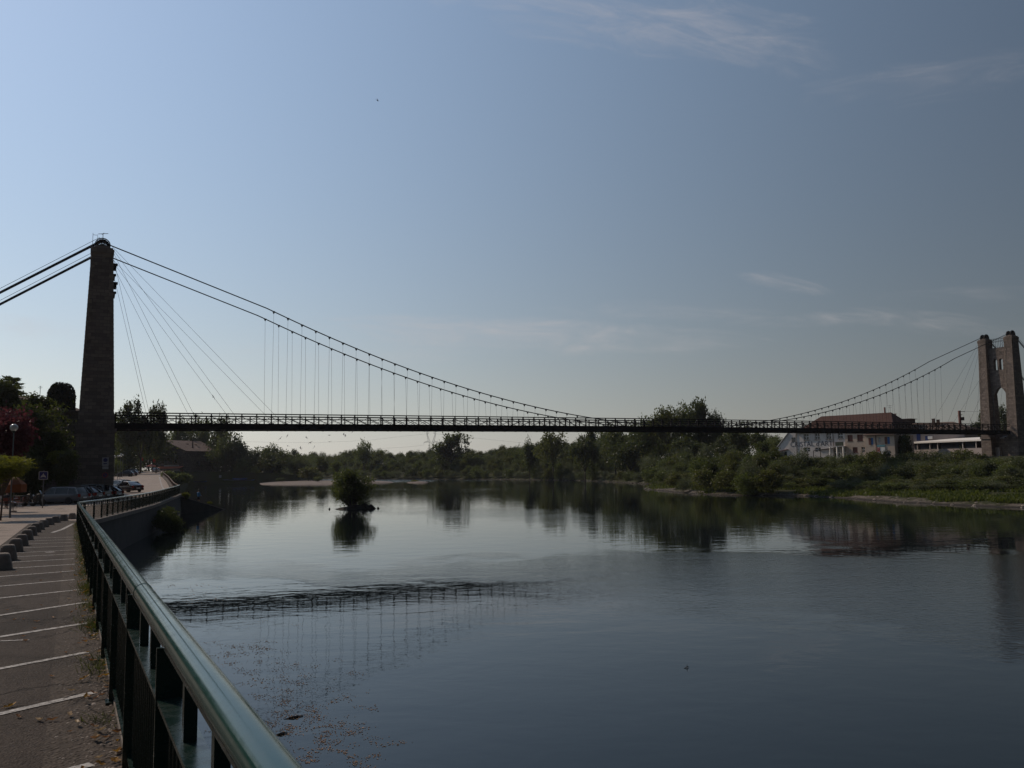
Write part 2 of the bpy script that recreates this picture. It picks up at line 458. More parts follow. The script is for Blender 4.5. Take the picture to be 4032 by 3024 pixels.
# leaves
mk('leaf', leafmat('leaf green', (0.051, 0.064, 0.025), (0.132, 0.149, 0.058)))
mk('leaf_dark', leafmat('leaf dark', (0.028, 0.033, 0.016), (0.072, 0.081, 0.036), .25))
mk('leaf_grey', leafmat('willow grey', (0.069, 0.078, 0.050), (0.161, 0.165, 0.106), .3))
mk('leaf_olive', leafmat('leaf olive', (.060, .058, .022), (.135, .125, .050), .35))
mk('leaf_yellow', leafmat('leaf yellow green', (.045, .06, .010), (.15, .16, .02), .5, (.3, .3, .02)))
mk('leaf_cypress', leafmat('cypress', (.006, .009, .004), (.014, .018, .008), .05))
mk('leaf_pink', leafmat('pink blossom', (.03, .008, .011), (.105, .030, .036), .3, (.25, .07, .08)))
mk('leaf_ivy', leafmat('ivy', (0.021, 0.029, 0.010), (0.065, 0.073, 0.021), .25))
mk('grass', leafmat('bank grass', (0.033, 0.048, 0.012), (0.105, 0.117, 0.030), .35))
mk('weed', leafmat('railing weed', (.020, .024, .008), (.060, .060, .020), .3))
mk('dryleaf', leafmat('dry plane leaf', (.17, .075, .03), (.34, .17, .075), .25, (.4, .2, .06)))
mk('dryleaf_pale', leafmat('pale dry leaf', (.36, .25, .14), (.5, .36, .22), .25, (.4, .3, .15)))
mk('dryleaf_yellow', leafmat('yellow dry leaf', (.26, .12, .02), (.36, .19, .03), .3, (.4, .24, .02)))

# ================================================================== SETTING
# ---- quay edge (plan) and road level
EDGE = [(1.45, -2.0), (.40, 0.0), (-22.1, 42.4), (-22.95, 44.6), (-23.6, 47.5), (-29.5, 68), (-38.6, 96.5)]
EDGE2 = [(-38.6, 96.5), (-43.0, 106), (-62, 150), (-81, 193), (-103, 245), (-113, 280)]
EX = [-12.0] + [p[1] for p in EDGE] + [p[1] for p in EDGE2[1:]] + [290, 297, 305, 320, 350, 420, 620, 900]
EV = [6.6] + [p[0] for p in EDGE] + [p[0] for p in EDGE2[1:]] + [-116, -108, -96, -84, -84, -118, -240, -420]
def edge_x(Y): return float(np.interp(Y, EX, EV))
ZY = [-12, 0, 12, 44, 60, 75, 92, 120, 200, 285, 300, 330, 900]
ZV = [-1.42, -1.58, -1.85, -2.64, -2.76, -2.80, -2.76, -2.40, -1.28, -0.10, -.6, -2.9, -2.9]
def road_z(Y): return float(np.interp(Y, ZY, ZV))
def gnd(px, py):
    """where the ray through a spot on the road meets the road surface"""
    d = pix_dir(px, py); lo, hi = 1.0, 330.0
    f_ = lambda Y: (d * (Y / d.y)).z - road_z(Y)
    for Y in np.arange(1.5, 330, 0.5):
        if f_(Y) < 0: hi = Y; lo = Y - .5; break
    for _ in range(30):
        m_ = (lo + hi) / 2
        if f_(m_) < 0: hi = m_
        else: lo = m_
    p = d * (lo / d.y); return Vector((p.x, p.y, road_z(p.y)))

ROWS = sorted(set([-12, -6, -2] + list(np.arange(0, 52, 1.0)) + [42.4, 44.6, 47.5] + list(np.arange(52, 100, 2.0)) + [96.5] +
                  list(np.arange(100, 300, 5.0)) + [302, 305, 310, 320, 335, 350, 420, 520, 620, 900]))

def strip(name, offs, zadd, mat, y0=-99, y1=9999, base=None):
    """a sheet that follows the quay edge, columns at given offsets (m to the left of it)"""
    vs, fs = [], []; rows = [y for y in ROWS if y0 <= y <= y1]; n = len(offs)
    for Y in rows:
        for k in offs:
            oz = zadd
            if isinstance(k, tuple):
                k, dz = k; oz += dz
                if k < -.1: k *= min(max((Y - 105) / 24, 0), 1)
            vs.append((edge_x(Y) - k, Y, road_z(Y) + oz))
    for i in range(len(rows) - 1):
        for j in range(n - 1): fs.append((i * n + j, i * n + j + 1, (i + 1) * n + j + 1, (i + 1) * n + j))
    mb = MB(); mb.add(vs, fs); o = mb.build(name, mat); o['kind'] = 'structure'; return o

t = NT('bank earth'); o_ = t.pos()
c = t.mix(t.ramp(t.noise(o_, .25, 6), [(.35, 0), (.7, 1)]), (.055, .048, .026), (.05, .058, .02))
t.bsdf(c, .95, 0, t.bump(t.noise(o_, 3, 5), .8, .2), .1); mk('earth', t.m)

strip('left_bank_ground', [(-3.2, -5.2), (-2.6, -3.8), (-.02, -.02), 1, 3, 8, 20, 45, (60, 1.5), (80, 4.5), (140, 7), (500, 10)], -.012, MATS['earth'], 96.5, 900)
strip('left_bank_ground', [(-.02, 0), .3, 1, 3, 8, 20, (26, .3), (34, 3.5), (60, 6), (140, 8), (500, 10)], -.012, MATS['earth'], -12, 96.5)
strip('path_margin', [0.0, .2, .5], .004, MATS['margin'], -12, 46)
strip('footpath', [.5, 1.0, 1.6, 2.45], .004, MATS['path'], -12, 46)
strip('road', [2.45, 4, 8, 14, 20], .004, MATS['asphalt'], -12, 46)
strip('road', [.4, 1.5, 3, 8, 14, 20], .004, MATS['asphalt'], 46, 285)
strip('path_margin', [0.0, .2, .4], .002, MATS['margin'], 46, 285)

# ---- painted marks on the road
def paint(name, pts, w, dz=.009, mat='paint'):
    """ribbon along ground points (draped on the road)"""
    P = []
    for a, b in zip(pts[:-1], pts[1:]):
        a, b = Vector(a), Vector(b); n = max(1, int((b - a).length / .5))
        for i in range(n): P.append(a.lerp(b, i / n))
    P.append(Vector(pts[-1])); vs, fs = [], []
    for i, p in enumerate(P):
        d = (P[min(i + 1, len(P) - 1)] - P[max(i - 1, 0)]); s = Vector((-d.y, d.x, 0)).normalized() * w / 2
        for q in (p - s, p + s): vs.append((q.x, q.y, road_z(q.y) + dz))
    for i in range(len(P) - 1): fs.append((2 * i, 2 * i + 2, 2 * i + 3, 2 * i + 1))
    mb = MB(); mb.add(vs, fs); o = mb.build(name, MATS[mat]); o['kind'] = 'structure'; return o

HATCH = [((362, 3014), (259, 3040)), ((372, 2730), (0, 2815)), ((344, 2571), (0, 2636)), ((347, 2455), (0, 2510)), ((343, 2373), (0, 2425)),
         ((330, 2322), (0, 2357)), ((296, 2284), (0, 2310)), ((295, 2249), (0, 2272)), ((296, 2223), (12, 2241)), ((297, 2201), (25, 2216)),
         ((297, 2182), (52, 2194)), ((298, 2166), (65, 2178)), ((296, 2150), (90, 2158)), ((296, 2136), (105, 2143)), ((297, 2125), (120, 2130)), ((298, 2115), (130, 2120))]
for a, b in HATCH:
    a, b = gnd(*a), gnd(*b); d = (b - a); d.normalize()
    # run on to the kerb side of the footpath
    e = a.copy()
    while edge_x(e.y) - e.x < 2.25 and (e - a).length < 6: e = e + d * .1
    paint('road_marking', [e, a], .085 if a.y < 9 else .10)
paint('road_marking', [gnd(115, 2522 + 0), gnd(0, 2527)], .05)
paint('road_marking', [gnd(290, 2062), gnd(245, 2085), gnd(205, 2098)], .14)
paint('road_marking', [gnd(180, 2176), gnd(215, 2174)], .25)
# road edge line beyond the bridge, give way dots, bay lines
paint('road_marking', [gnd(649, 1937), gnd(635, 1907), gnd(629, 1884), gnd(626, 1868)], .16)
for k in range(7): paint('road_marking', [gnd(556 + 10.5 * k, 1877 + .4 * k), gnd(561 + 10.5 * k, 1877.2 + .4 * k)], .35)
paint('road_marking', [gnd(545, 1885), gnd(541, 1903), gnd(536, 1925)], .08)
paint('road_marking', [gnd(500, 1958), gnd(516, 1946)], .12)
paint('road_marking', [gnd(200, 2004), gnd(300, 2003)], .3); paint('road_marking', [gnd(98, 2022), gnd(147, 2017)], .14)

# ---- river
t = NT('river water'); p = t.pos()
sep = t.n('ShaderNodeSeparateXYZ'); t.l(p, sep.inputs[0])
def smooth(v, a, b_):
    n = t.n('ShaderNodeMapRange', interpolation_type='SMOOTHSTEP'); t.l(v, n.inputs['Value'])
    n.inputs['From Min'].default_value = a; n.inputs['From Max'].default_value = b_; return n.outputs[0]
big = t.noise(p, .09, 5, .62)
wob = t.math('MULTIPLY', t.math('SUBTRACT', big, .5), 34.0)
yy = t.math('ADD', t.math('ADD', sep.outputs[1], wob), t.math('MULTIPLY', sep.outputs[0], .10))
xx = t.math('ADD', sep.outputs[0], wob)
b1 = t.math('MULTIPLY', t.math('MULTIPLY', smooth(yy, 25.5, 28.5), t.math('SUBTRACT', 1.0, smooth(yy, 47, 51))), smooth(xx, -4, 14))
b2 = t.math('MULTIPLY', t.math('MULTIPLY', smooth(yy, 36, 39), t.math('SUBTRACT', 1.0, smooth(yy, 44, 48))), t.math('MULTIPLY', smooth(xx, -24, -10), .55))
band = t.math('MAXIMUM', b1, b2)
far = smooth(sep.outputs[1], 250, 330)
patch = t.ramp(t.noise(p, .02, 5, .55), [(.50, 0.), (.62, 1.)])
patch = t.math('MULTIPLY', patch, t.math('MULTIPLY', smooth(sep.outputs[1], 60, 80), .45))
rip = t.math('MAXIMUM', t.math('MAXIMUM', band, far), patch)
mp = t.n('ShaderNodeMapping'); mp.inputs['Scale'].default_value = (.7, 1.15, 1); mp.inputs['Rotation'].default_value = (0, 0, rad(-17)); t.l(p, mp.inputs[0])
w1 = t.noise(mp.outputs[0], .55, 3, .5, .6)
w2 = t.noise(mp.outputs[0], 1.9, 3, .5, .4)
w3 = t.noise(mp.outputs[0], 4.6, 4, .6, .3)
calm = t.math('ADD', t.math('MULTIPLY', w1, .0105), t.math('ADD', t.math('MULTIPLY', w2, .0032), t.math('MULTIPLY', w3, .0004)))
rough_ = t.math('MULTIPLY', t.math('MULTIPLY', w3, t.math('ADD', .0125, t.math('MULTIPLY', far, .05))), rip)
h = t.math('ADD', calm, rough_)
bmp = t.n('ShaderNodeBump'); bmp.inputs['Strength'].default_value = 1; bmp.inputs['Distance'].default_value = 1
t.l(h, bmp.inputs['Height'])
bs = t.bsdf((.006, .010, .011), t.math('ADD', .012, t.math('MULTIPLY', rip, .05)), 0, bmp.outputs[0], .5)
bs.inputs['IOR'].default_value = 1.333
mk('water', t.m)
mb = MB(); mb.add([(-900, -300, WATER), (1000, -300, WATER), (1000, 1300, WATER), (-900, 1300, WATER)], [(0, 1, 2, 3)])
mb.build('river_water', MATS['water'])['kind'] = 'structure'

# ---- right and far bank: one sheet that follows the shore line inland
SH = [on(px, py, WATER) for px, py in [(4032, 2000), (3830, 1993), (3655, 1985), (3400, 1968), (3182, 1953), (3000, 1952), (2813, 1950), (2640, 1936), (2525, 1926)]]
SH = [Vector((150, 8, WATER)), Vector((104, 52, WATER))] + SH + [Vector(v) for v in [(33, 186, -5), (35, 206, -5), (30, 240, -5), (20, 280, -5), (0, 308, -5), (-20, 335, -5), (-62, 372, -5), (-120, 440, -5), (-200, 560, -5), (-330, 800, -5)]]
def inland(p):
    """direction away from the river at a shore point"""
    k = min(max((p.y - 150) / 150, 0), 1)
    a = Vector((.62, .78, 0)); b = Vector((.34, .94, 0)); return a.lerp(b, k).normalized()
DS = [-6, -1.5, 0, .8, 2, 4, 7, 11, 16, 22, 28, 34, 40, 46, 52, 60, 75, 100, 150, 300, 500, 800]
def bank_h(d, p):
    right = [-7, -5.6, -5.0, -4.85, -4.65, -4.45, -4.25, -4.0, -3.75, -3.45, -3.1, -2.4, -1.4, -.6, .1, .6, .7, .8, 1, 1, 2, 4]
    wood = [-7, -5.6, -5.0, -4.8, -4.5, -4.1, -3.5, -2.9, -2.3, -1.7, -1.2, -.7, -.2, .3, .8, 1.2, 2, 2.5, 3, 3, 3, 4]
    k = min(max((p.y - 135) / 60, 0), 1)
    return np.interp(d, DS, right) * (1 - k) + np.interp(d, DS, wood) * k
dense = []
for a, b in zip(SH[:-1], SH[1:]):
    n = max(1, int((b - a).length / 2.0))
    for i in range(n): dense.append(a.lerp(b, i / n))
dense.append(SH[-1])
for _ in range(3): dense = [dense[0]] + [(dense[i - 1] + dense[i] * 2 + dense[i + 1]) / 4 for i in range(1, len(dense) - 1)] + [dense[-1]]
vs, fs = [], []; nd = len(DS)
for p in dense:
    d = inland(p)
    for k in DS:
        q = p + d * (k + (1.1 * noise.noise(Vector((p.x * .21, p.y * .21, 0))) if k > -3 else 0))
        z = bank_h(k, p) + (.16 * noise.noise(q * .5) + .10 * noise.noise(q * 1.7) if 0 < k < 60 else 0)
        vs.append((q.x, q.y, z))
for i in range(len(dense) - 1):
    for j in range(nd - 1): fs.append((i * nd + j, i * nd + j + 1, (i + 1) * nd + j + 1, (i + 1) * nd + j))
def smooth_(t, v, a, b_):
    n = t.n('ShaderNodeMapRange', interpolation_type='SMOOTHSTEP'); t.l(v, n.inputs['Value'])
    n.inputs['From Min'].default_value = a; n.inputs['From Max'].default_value = b_; return n.outputs[0]
t = NT('far bank'); p = t.pos(); sp = t.n('ShaderNodeSeparateXYZ'); t.l(p, sp.inputs[0])
hz = t.math('ADD', sp.outputs[2], t.math('MULTIPLY', t.math('SUBTRACT', t.noise(p, .35, 5, .65), .5), 2.0))
green = t.mix(t.noise(p, .7, 5), (.034, .030, .016), (.036, .042, .013))
peb = t.n('ShaderNodeTexVoronoi'); peb.inputs['Scale'].default_value = 3.2; t.l(p, peb.inputs['Vector'])
pc = t.n('ShaderNodeSeparateColor'); t.l(peb.outputs['Color'], pc.inputs[0])
grav = t.mix(pc.outputs[0], (.05, .04, .031), (.17, .142, .115))
c = t.mix(t.ramp(t.math('ADD', hz, 5.0), [(.16, 0.), (.42, 1.)]), grav, green)
c = t.mix(t.math('MULTIPLY', smooth_(t, sp.outputs[1], 165, 210), .85), c, green)
c = t.mix(smooth_(t, sp.outputs[2], -4.75, -4.98), c, (.030, .025, .020))
t.bsdf(c, .95, 0, t.bump(peb.outputs['Distance'], .7, .12), .15); mk('bank', t.m)
mb = MB(); mb.add(vs, fs); bank = mb.build('right_bank_terrain', MATS['bank'], smooth=True); bank['kind'] = 'structure'
BV = BVHTree.FromPolygons([Vector(v) for v in vs], fs)
def bank_z(x, y):
    h_ = BV.ray_cast(Vector((x, y, 60)), Vector((0, 0, -1)))
    return h_[0].z if h_[0] is not None else 0.0
def bank_at(px, py):
    """where the ray through a spot of the photograph meets the right bank"""
    h_ = BV.ray_cast(Vector((0, 0, 0)), pix_dir(px, py).normalized())
    return h_[0]

MATS['bar'] = plain('bar gravel', (.15, .115, .09), .95, 0, .4, .9, .6)
# gravel bar in mid river
def gravel_bar(pts, zt, name='gravel_bar'):
    c = sum((Vector(p) for p in pts), Vector()) / len(pts); mb = MB(); rings = []
    for k, z in ((1.0, -5.6), (.93, -4.93), (.8, zt - .1), (.55, zt), (.05, zt + .1)):
        rings.append([(c.x + (p[0] - c.x) * k, c.y + (p[1] - c.y) * k, z + .05 * random.Random(i * 7 + int(k * 100)).random()) for i, p in enumerate(pts)])
    mb.loft(rings); o = mb.build(name, MATS['bar'], smooth=True); o['kind'] = 'structure'
bar = [(1010, 1909), (1090, 1910), (1180, 1909.5), (1300, 1909), (1420, 1906), (1500, 1903), (1569, 1900), (1560, 1897), (1480, 1896), (1400, 1895), (1300, 1894), (1150, 1893), (1040, 1893), (1000, 1896)]
gravel_bar([tuple(on(px, py, WATER)) for px, py in bar], -4.55)
gravel_bar([tuple(on(px, py, WATER)) for px, py in [(1600, 1900.5), (1680, 1902), (1690, 1900), (1640, 1898.5)]], -4.7)

# ================================================================== BRIDGE
L0 = Vector((-43.28, 86.08, 0)); R0 = Vector((95.70, 157.28, 0))
SPAN = (R0 - L0).length
BROT = math.atan2(R0.y - L0.y, R0.x - L0.x)
bridge = thing('suspension_bridge', L0, 'long iron suspension bridge with two stone portal towers crossing the river', 'bridge', rz=BROT)
TX = (R0 - L0).normalized(); TN = Vector((-TX.y, TX.x, 0)); BW = 5.2
def bw(x, y, z): return L0 + TX * x + TN * y + Vector((0, 0, z))
def along_at(px, y=0.0):
    """distance along the bridge plane y at which it crosses image column px (at deck height)"""
    lo, hi = -20.0, SPAN + 20
    for _ in range(50):
        m_ = (lo + hi) / 2; q = bw(m_, y, 6)
        d = q.y * math.cos(PITCH) + q.z * math.sin(PITCH); v = q.z * math.cos(PITCH) - q.y * math.sin(PITCH)
        u, w = F * q.x / d, F * v / d
        if 2016 + u * cr - w * sr < px: lo = m_
        else: hi = m_
    return lo
ZD0, ZD1, CAMB = 4.43, 4.85, .16
def zdeck(x): k = x / SPAN; return ZD0 + (ZD1 - ZD0) * k + CAMB * 4 * k * (1 - k)

def tower(x0, ground, front=1):
    T = bpy.data.objects.new('tower', None); COL.objects.link(T); T.parent = bridge; T.location = (x0, 0, 0)
    zc = 22.45
    prof = [(-7 if ground is None else ground, 1.80, 1.02), (4.05, 1.76, 1.0), (4.05, 1.92, 1.1), (4.42, 1.92, 1.1), (4.42, 1.70, .98), (5.9, 1.68, .97), (6.25, 1.60, .93), (zc, 1.04, .74)]
    for y in (0.0, BW):
        mb = MB(); rings = []
        for z, hx, hy in prof: rings.append([(-hx, y - hy, z), (hx, y - hy, z), (hx, y + hy, z), (-hx, y + hy, z)])
        mb.loft(rings); pier = mb.build('pier', MATS['stone'], T, local=True)
        # dressed quoins standing a little proud of the corners
        for sx in (-1, 1):
            for sy in (-1, 1):
                mq = MB(); z = 6.4; k = 0
                while z < zc - .5:
                    hz_ = .48; f_ = (z - 6.25) / (zc - 6.25); hx = 1.60 + (1.04 - 1.60) * f_; hy = .93 + (.74 - .93) * f_
                    lx, ly = (.42, .22) if k % 2 else (.24, .40)
                    mq.box((sx * (hx - lx / 2 + .02), y + sy * (hy - ly / 2 + .02), z + hz_ / 2), (lx, ly, hz_ - .03)); z += hz_; k += 1
                mq.build('quoin', MATS['quoin'], pier, local=True)
        mb = MB(); rings = []
        for z, hx, hy in [(zc, 1.045, .745), (zc + .10, 1.07, .78), (zc + .28, 1.07, .78), (zc + .52, 1.12, .86), (zc + .90, 1.13, .87), (zc + .90, 1.0, .78), (zc + 1.08, .99, .77), (zc + 1.08, .68, .58), (zc + 1.30, .66, .56)]:
            rings.append([(-hx, y - hy, z), (hx, y - hy, z), (hx, y + hy, z), (-hx, y + hy, z)])
        mb.loft(rings); mb.build('cornice', MATS['quoin'], T, local=True)
        # cast iron saddle: two ribbed half wheels
        ms = MB(); zb = zc + 1.34
        for dy in (-.38, .38):
            for ro, ri in ((.76, .69), (.62, .44)):
                a = []; b = []
                for k in range(25):
                    th = math.pi * k / 24; a.append((math.cos(th) * ro, zb + .06 + math.sin(th) * ro)); b.append((math.cos(th) * ri, zb + .06 + math.sin(th) * ri))
                poly = a + b[::-1]
                ms.prism(None, [(px_, y + dy - .09, pz_) for px_, pz_ in poly], [(px_, y + dy + .09, pz_) for px_, pz_ in poly])
            for k in range(1, 8):
                th = math.pi * k / 8
                ms.beam((math.cos(th) * .10, y + dy, zb + math.sin(th) * .10), (math.cos(th) * .46, y + dy, zb + .06 + math.sin(th) * .46), .055, .10, (0, 1, 0))
            for k in range(0, 7):
                th = math.pi * (k + .5) / 7
                ms.beam((math.cos(th) * .60, y + dy, zb + .06 + math.sin(th) * .60), (math.cos(th) * .70, y + dy, zb + .06 + math.sin(th) * .70), .07, .10, (0, 1, 0))
            ms.box((0, y + dy, zb), (1.5, .2, .12))
        ms.build('cable_saddle', MATS['iron'], T, local=True)
        # iron corbels for the stays
        if front > 0:
            for z in (19.6, 21.6):
                mc = MB(); hx = 1.60 + (1.04 - 1.60) * (z - 6.25) / (zc - 6.25)
                mc.box((front * (hx + .14), y, z), (.32, .9, .5), 0, 1.25); mc.box((front * (hx + .22), y, z + .33), (.44, .5, .2))
                mc.build('stay_bracket', MATS['iron'], T, local=True)
    # wall between the piers with the pointed arch and two lancets
    mw = MB(); h = .36; ya, yb = .70, BW - .70; zt = 21.4; y0, y1 = 1.25, BW - 1.25; zs, za = 11.9, 13.9; ym = BW / 2
    def slab(poly): mw.prism(None, [(-h, a, z) for a, z in poly], [(h, a, z) for a, z in poly])
    zb = ground if ground is not None else -7
    slab([(ya, zb), (yb, zb), (yb, 4.1), (ya, 4.1)])
    slab([(ya, 4.1), (y0, 4.1), (y0, zs), (ya, zs)]); slab([(y1, 4.1), (yb, 4.1), (yb, zs), (y1, zs)])
    hw = ym - y0; arc = []
    for k in range(9):
        q = k / 8; arc.append((y0 + hw * q, zs + (za - zs) * math.sin(q * math.pi / 2) ** .8))
    slab([(ya, zs)] + arc + [(ym, 14.4), (ya, 14.4)])
    slab([(yb, zs), (yb, 14.4), (ym, 14.4)] + [(BW - a, z) for a, z in reversed(arc)])
    slab([(ya, 14.4), (yb, 14.4), (yb, 17.3), (ya, 17.3)])
    l0, l1 = 17.3, 19.5; wl = .36
    ys = [ya, ym - .55 - wl, ym - .55 + wl, ym + .55 - wl, ym + .55 + wl, yb]
    for i in (0, 2, 4): slab([(ys[i], l0), (ys[i + 1], l0), (ys[i + 1], l1), (ys[i], l1)])
    for c_ in (ym - .55, ym + .55):
        slab([(c_ - wl, l1), (c_ - wl, l1 - .35), (c_ - wl * .7, l1 - .12), (c_, l1 - .001)]); slab([(c_ + wl, l1), (c_, l1 - .001), (c_ + wl * .7, l1 - .12), (c_ + wl, l1 - .35)])
    slab([(ya, l1), (yb, l1), (yb, zt), (ya, zt)])
    slab([(ya, zt), (yb, zt), (yb, zt + .25), (ya, zt + .25)][0:4])
    mw.build('portal_wall', MATS['stone'], T, local=True)
    mg = MB()
    for sx in (-.5, .5):
        mg.beam((sx, 1.0, zc + .95), (sx, BW - 1.0, zc + .95), .05, .05)
        mg.beam((sx, 1.0, zc + .45), (sx, BW - 1.0, zc + .45), .05, .05)
        for k in range(10): mg.beam((sx, 1.1 + k * .33, zc - .8), (sx, 1.1 + k * .33, zc + .95), .03, .03)
    mg.build('top_guard_rail', MATS['iron'], T, local=True)
    return T
tl = tower(0.0, -3.4, 1)
tr_ = tower(SPAN, -6.0, -1)
# weather vane and ladder on the near left pier
ma = MB(); ma.tube([(0, 0, 24.6), (0, 0, 25.2)], .03, 6); ma.beam((-.45, 0, 25.1), (.5, 0, 25.25), .03, .05); ma.beam((-.1, .5, 25.2), (.1, -.5, 25.15), .03, .04)
ma.build('weather_vane', MATS['iron'], tl, local=True)
ma = MB(); ma.beam((-.95, -.2, 23.3), (-.95, -.2, 25.1), .04, .04); ma.beam((-.95, -.2, 24.9), (-.55, -.2, 24.9), .03, .03); ma.beam((-.5, -.2, 24.4), (-.5, -.2, 25.0), .03, .03); ma.beam((-.95, -.2, 23.9), (-.7, -.2, 23.9), .03, .03)
ma.build('antenna', MATS['iron'], tl, local=True)

# approach walls: solid ramp behind the left tower, abutment behind the right one
mb = MB()
for y in (-.55,):
    mb.prism(None, [(-1.7, y, -3.6), (-42, y, -3.6), (-42, y, 6.1), (-1.7, y, 6.1)], [(-1.7, BW + .55, -3.6), (-42, BW + .55, -3.6), (-42, BW + .55, 6.1), (-1.7, BW + .55, 6.1)])
mb.box((-21.8, -.55, 6.17), (40.6, .5, .16))
mb.build('approach_ramp', MATS['rubble'], bridge, local=True)
mb = MB(); mb.box((SPAN + 15, BW / 2, -.2), (26, BW + 1, 9.4)); mb.box((SPAN + 15, -.3, 5.1), (26, .4, 1.2)); mb.box((SPAN + 15, BW + .3, 5.1), (26, .4, 1.2)); mb.build('abutment', MATS['rubble'], bridge, local=True)

# deck
NPAN = 96; STEP = SPAN / NPAN
XS = [i * STEP for i in range(NPAN + 1)]
def ribbon(y, z0, z1, w, xs=XS):
    mb = MB(); mb.loft([[(x, y - w / 2, zdeck(x) + z0), (x, y + w / 2, zdeck(x) + z0), (x, y + w / 2, zdeck(x) + z1), (x, y - w / 2, zdeck(x) + z1)] for x in xs]); return mb
X2 = [1.74] + [x for x in XS if 1.9 < x < SPAN - 1.9] + [SPAN - 1.74]
deck = ribbon(BW / 2, .42, .56, BW - 1.9, X2).build('deck_slab', MATS['iron'], bridge, local=True)
mb = MB()
for i in range(2, NPAN - 1):
    x = XS[i]; z = zdeck(x)
    mb.loft([[(x - .07, .3, z + .1), (x + .07, .3, z + .1), (x + .07, .3, z + .42), (x - .07, .3, z + .42)],
             [(x - .07, BW / 2, z - .14), (x + .07, BW / 2, z - .14), (x + .07, BW / 2, z + .42), (x - .07, BW / 2, z + .42)],
             [(x - .07, BW - .3, z + .1), (x + .07, BW - .3, z + .1), (x + .07, BW - .3, z + .42), (x - .07, BW - .3, z + .42)]])
mb.build('cross_beams', MATS['iron'], bridge, local=True)
for y, sg in ((.45, -1), (BW - .45, 1)):
    g = ribbon(y, 0.0, .60, .22, X2); 
    for z_ in (0.0, .60):
        rb = ribbon(y, z_ - .02, z_ + .025, .34, X2); g.add(rb.v, rb.f)
    g.build('girder', MATS['iron'], bridge, local=True)
    tr = ribbon(y, 1.66, 1.78, .16, X2); r2 = ribbon(y, 1.37, 1.47, .10, X2); tr.add(r2.v, r2.f)
    for i in range(2, NPAN - 1):
        x = XS[i] if i > 2 else 1.80; z = zdeck(x); tr.beam((x, y, z + .6), (x, y, z + 1.70), .15, .12, (1, 0, 0))
        if i < NPAN - 2:
            x2 = XS[i + 1]; zz = zdeck(x2)
            tr.beam((x, y - .03, z + .62), (x2, y - .03, zz + 1.40), .035, .04); tr.beam((x, y + .03, z + 1.40), (x2, y + .03, zz + .62), .035, .06)
    for zz_ in (.86, 1.1):
        for i in range(2, NPAN - 2): tr.beam((XS[i], y, zdeck(XS[i]) + zz_), (XS[i + 1], y, zdeck(XS[i + 1]) + zz_), .02, .02)
    tr.build('truss_railing', MATS['iron'], bridge, local=True)
    ribbon(y + .5 * sg * -1, -.02, .06, .10, X2).build('bottom_flange', MATS['iron'], bridge, local=True)

# main cables, hangers
ZS = 22.45 + 1.34 + .45
XH = 10.6 * STEP * 1.0
zmid = zdeck(SPAN / 2) + .62
def zcable(x):
    if x > SPAN / 2: x = SPAN - x
    kq = .0035; zj = zmid + kq * (SPAN / 2 - XH) ** 2
    if x >= XH: return zmid + kq * (SPAN / 2 - x) ** 2
    return ZS + (zj - ZS) * x / XH
for y in (0.0, BW):
    mb = MB(); xs = list(np.linspace(0, SPAN, 120)); mb.tube([(x, y, zcable(x)) for x in xs], .062, 6)
    mb.build('main_cable', MATS['cable'], bridge, local=True)
    hk = [i for i in range(11, NPAN - 12)]
    for i in hk:
        x = XS[i]; zc_ = zcable(x); zt_ = zdeck(x) + 1.72
        if zc_ - zt_ < .25: continue
        mh = MB(); mh.tube([(x, y, zc_), (x, y + (.45 if y == 0 else -.45) * .9, zdeck(x) + .3)], .0125, 5)
        mh.prism(None, [(x - .16, y - .05, zc_ + .05), (x + .16, y - .05, zc_ + .05), (x + .04, y - .05, zc_ - .26), (x - .04, y - .05, zc_ - .26)], [(x - .16, y + .05, zc_ + .05), (x + .16, y + .05, zc_ + .05), (x + .04, y + .05, zc_ - .26), (x - .04, y + .05, zc_ - .26)])
        mh.build('hanger', MATS['cable'], bridge, local=True)
    for side in (0, 1):
        for n_, s_ in enumerate((5.3, 10.0, 14.5, 19.2)):
            xa = .9; xa, xb = (xa, s_) if side == 0 else (SPAN - xa, SPAN - s_)
            za_ = ZS - .35 - .1 * (3 - n_) * 6 * .3; mh = MB()
            mh.tube([(xa, y, za_), (xb, y + (.45 if y == 0 else -.45), zdeck(xb) + .7)], .015, 5)
            mh.build('stay_cable', MATS['cable'], bridge, local=True)
    for side in (0, 1):
        s = -1 if side == 0 else 1; xo = 0 if side == 0 else SPAN; mh = MB()
        e = 30.0; drop = .70 * e
        for dz, dy, r in ((-.05, -.1, .07), (-.05, .1, .07), (.12, 0, .045), (.5, 0, .022), (.02, .2, .03)):
            mh.tube([(xo + s * .3, y + dy, ZS + dz), (xo + s * e, y + dy, ZS + dz * .6 - drop)], r, 6)
        mh.build('backstay_cable', MATS['cable'], bridge, local=True)

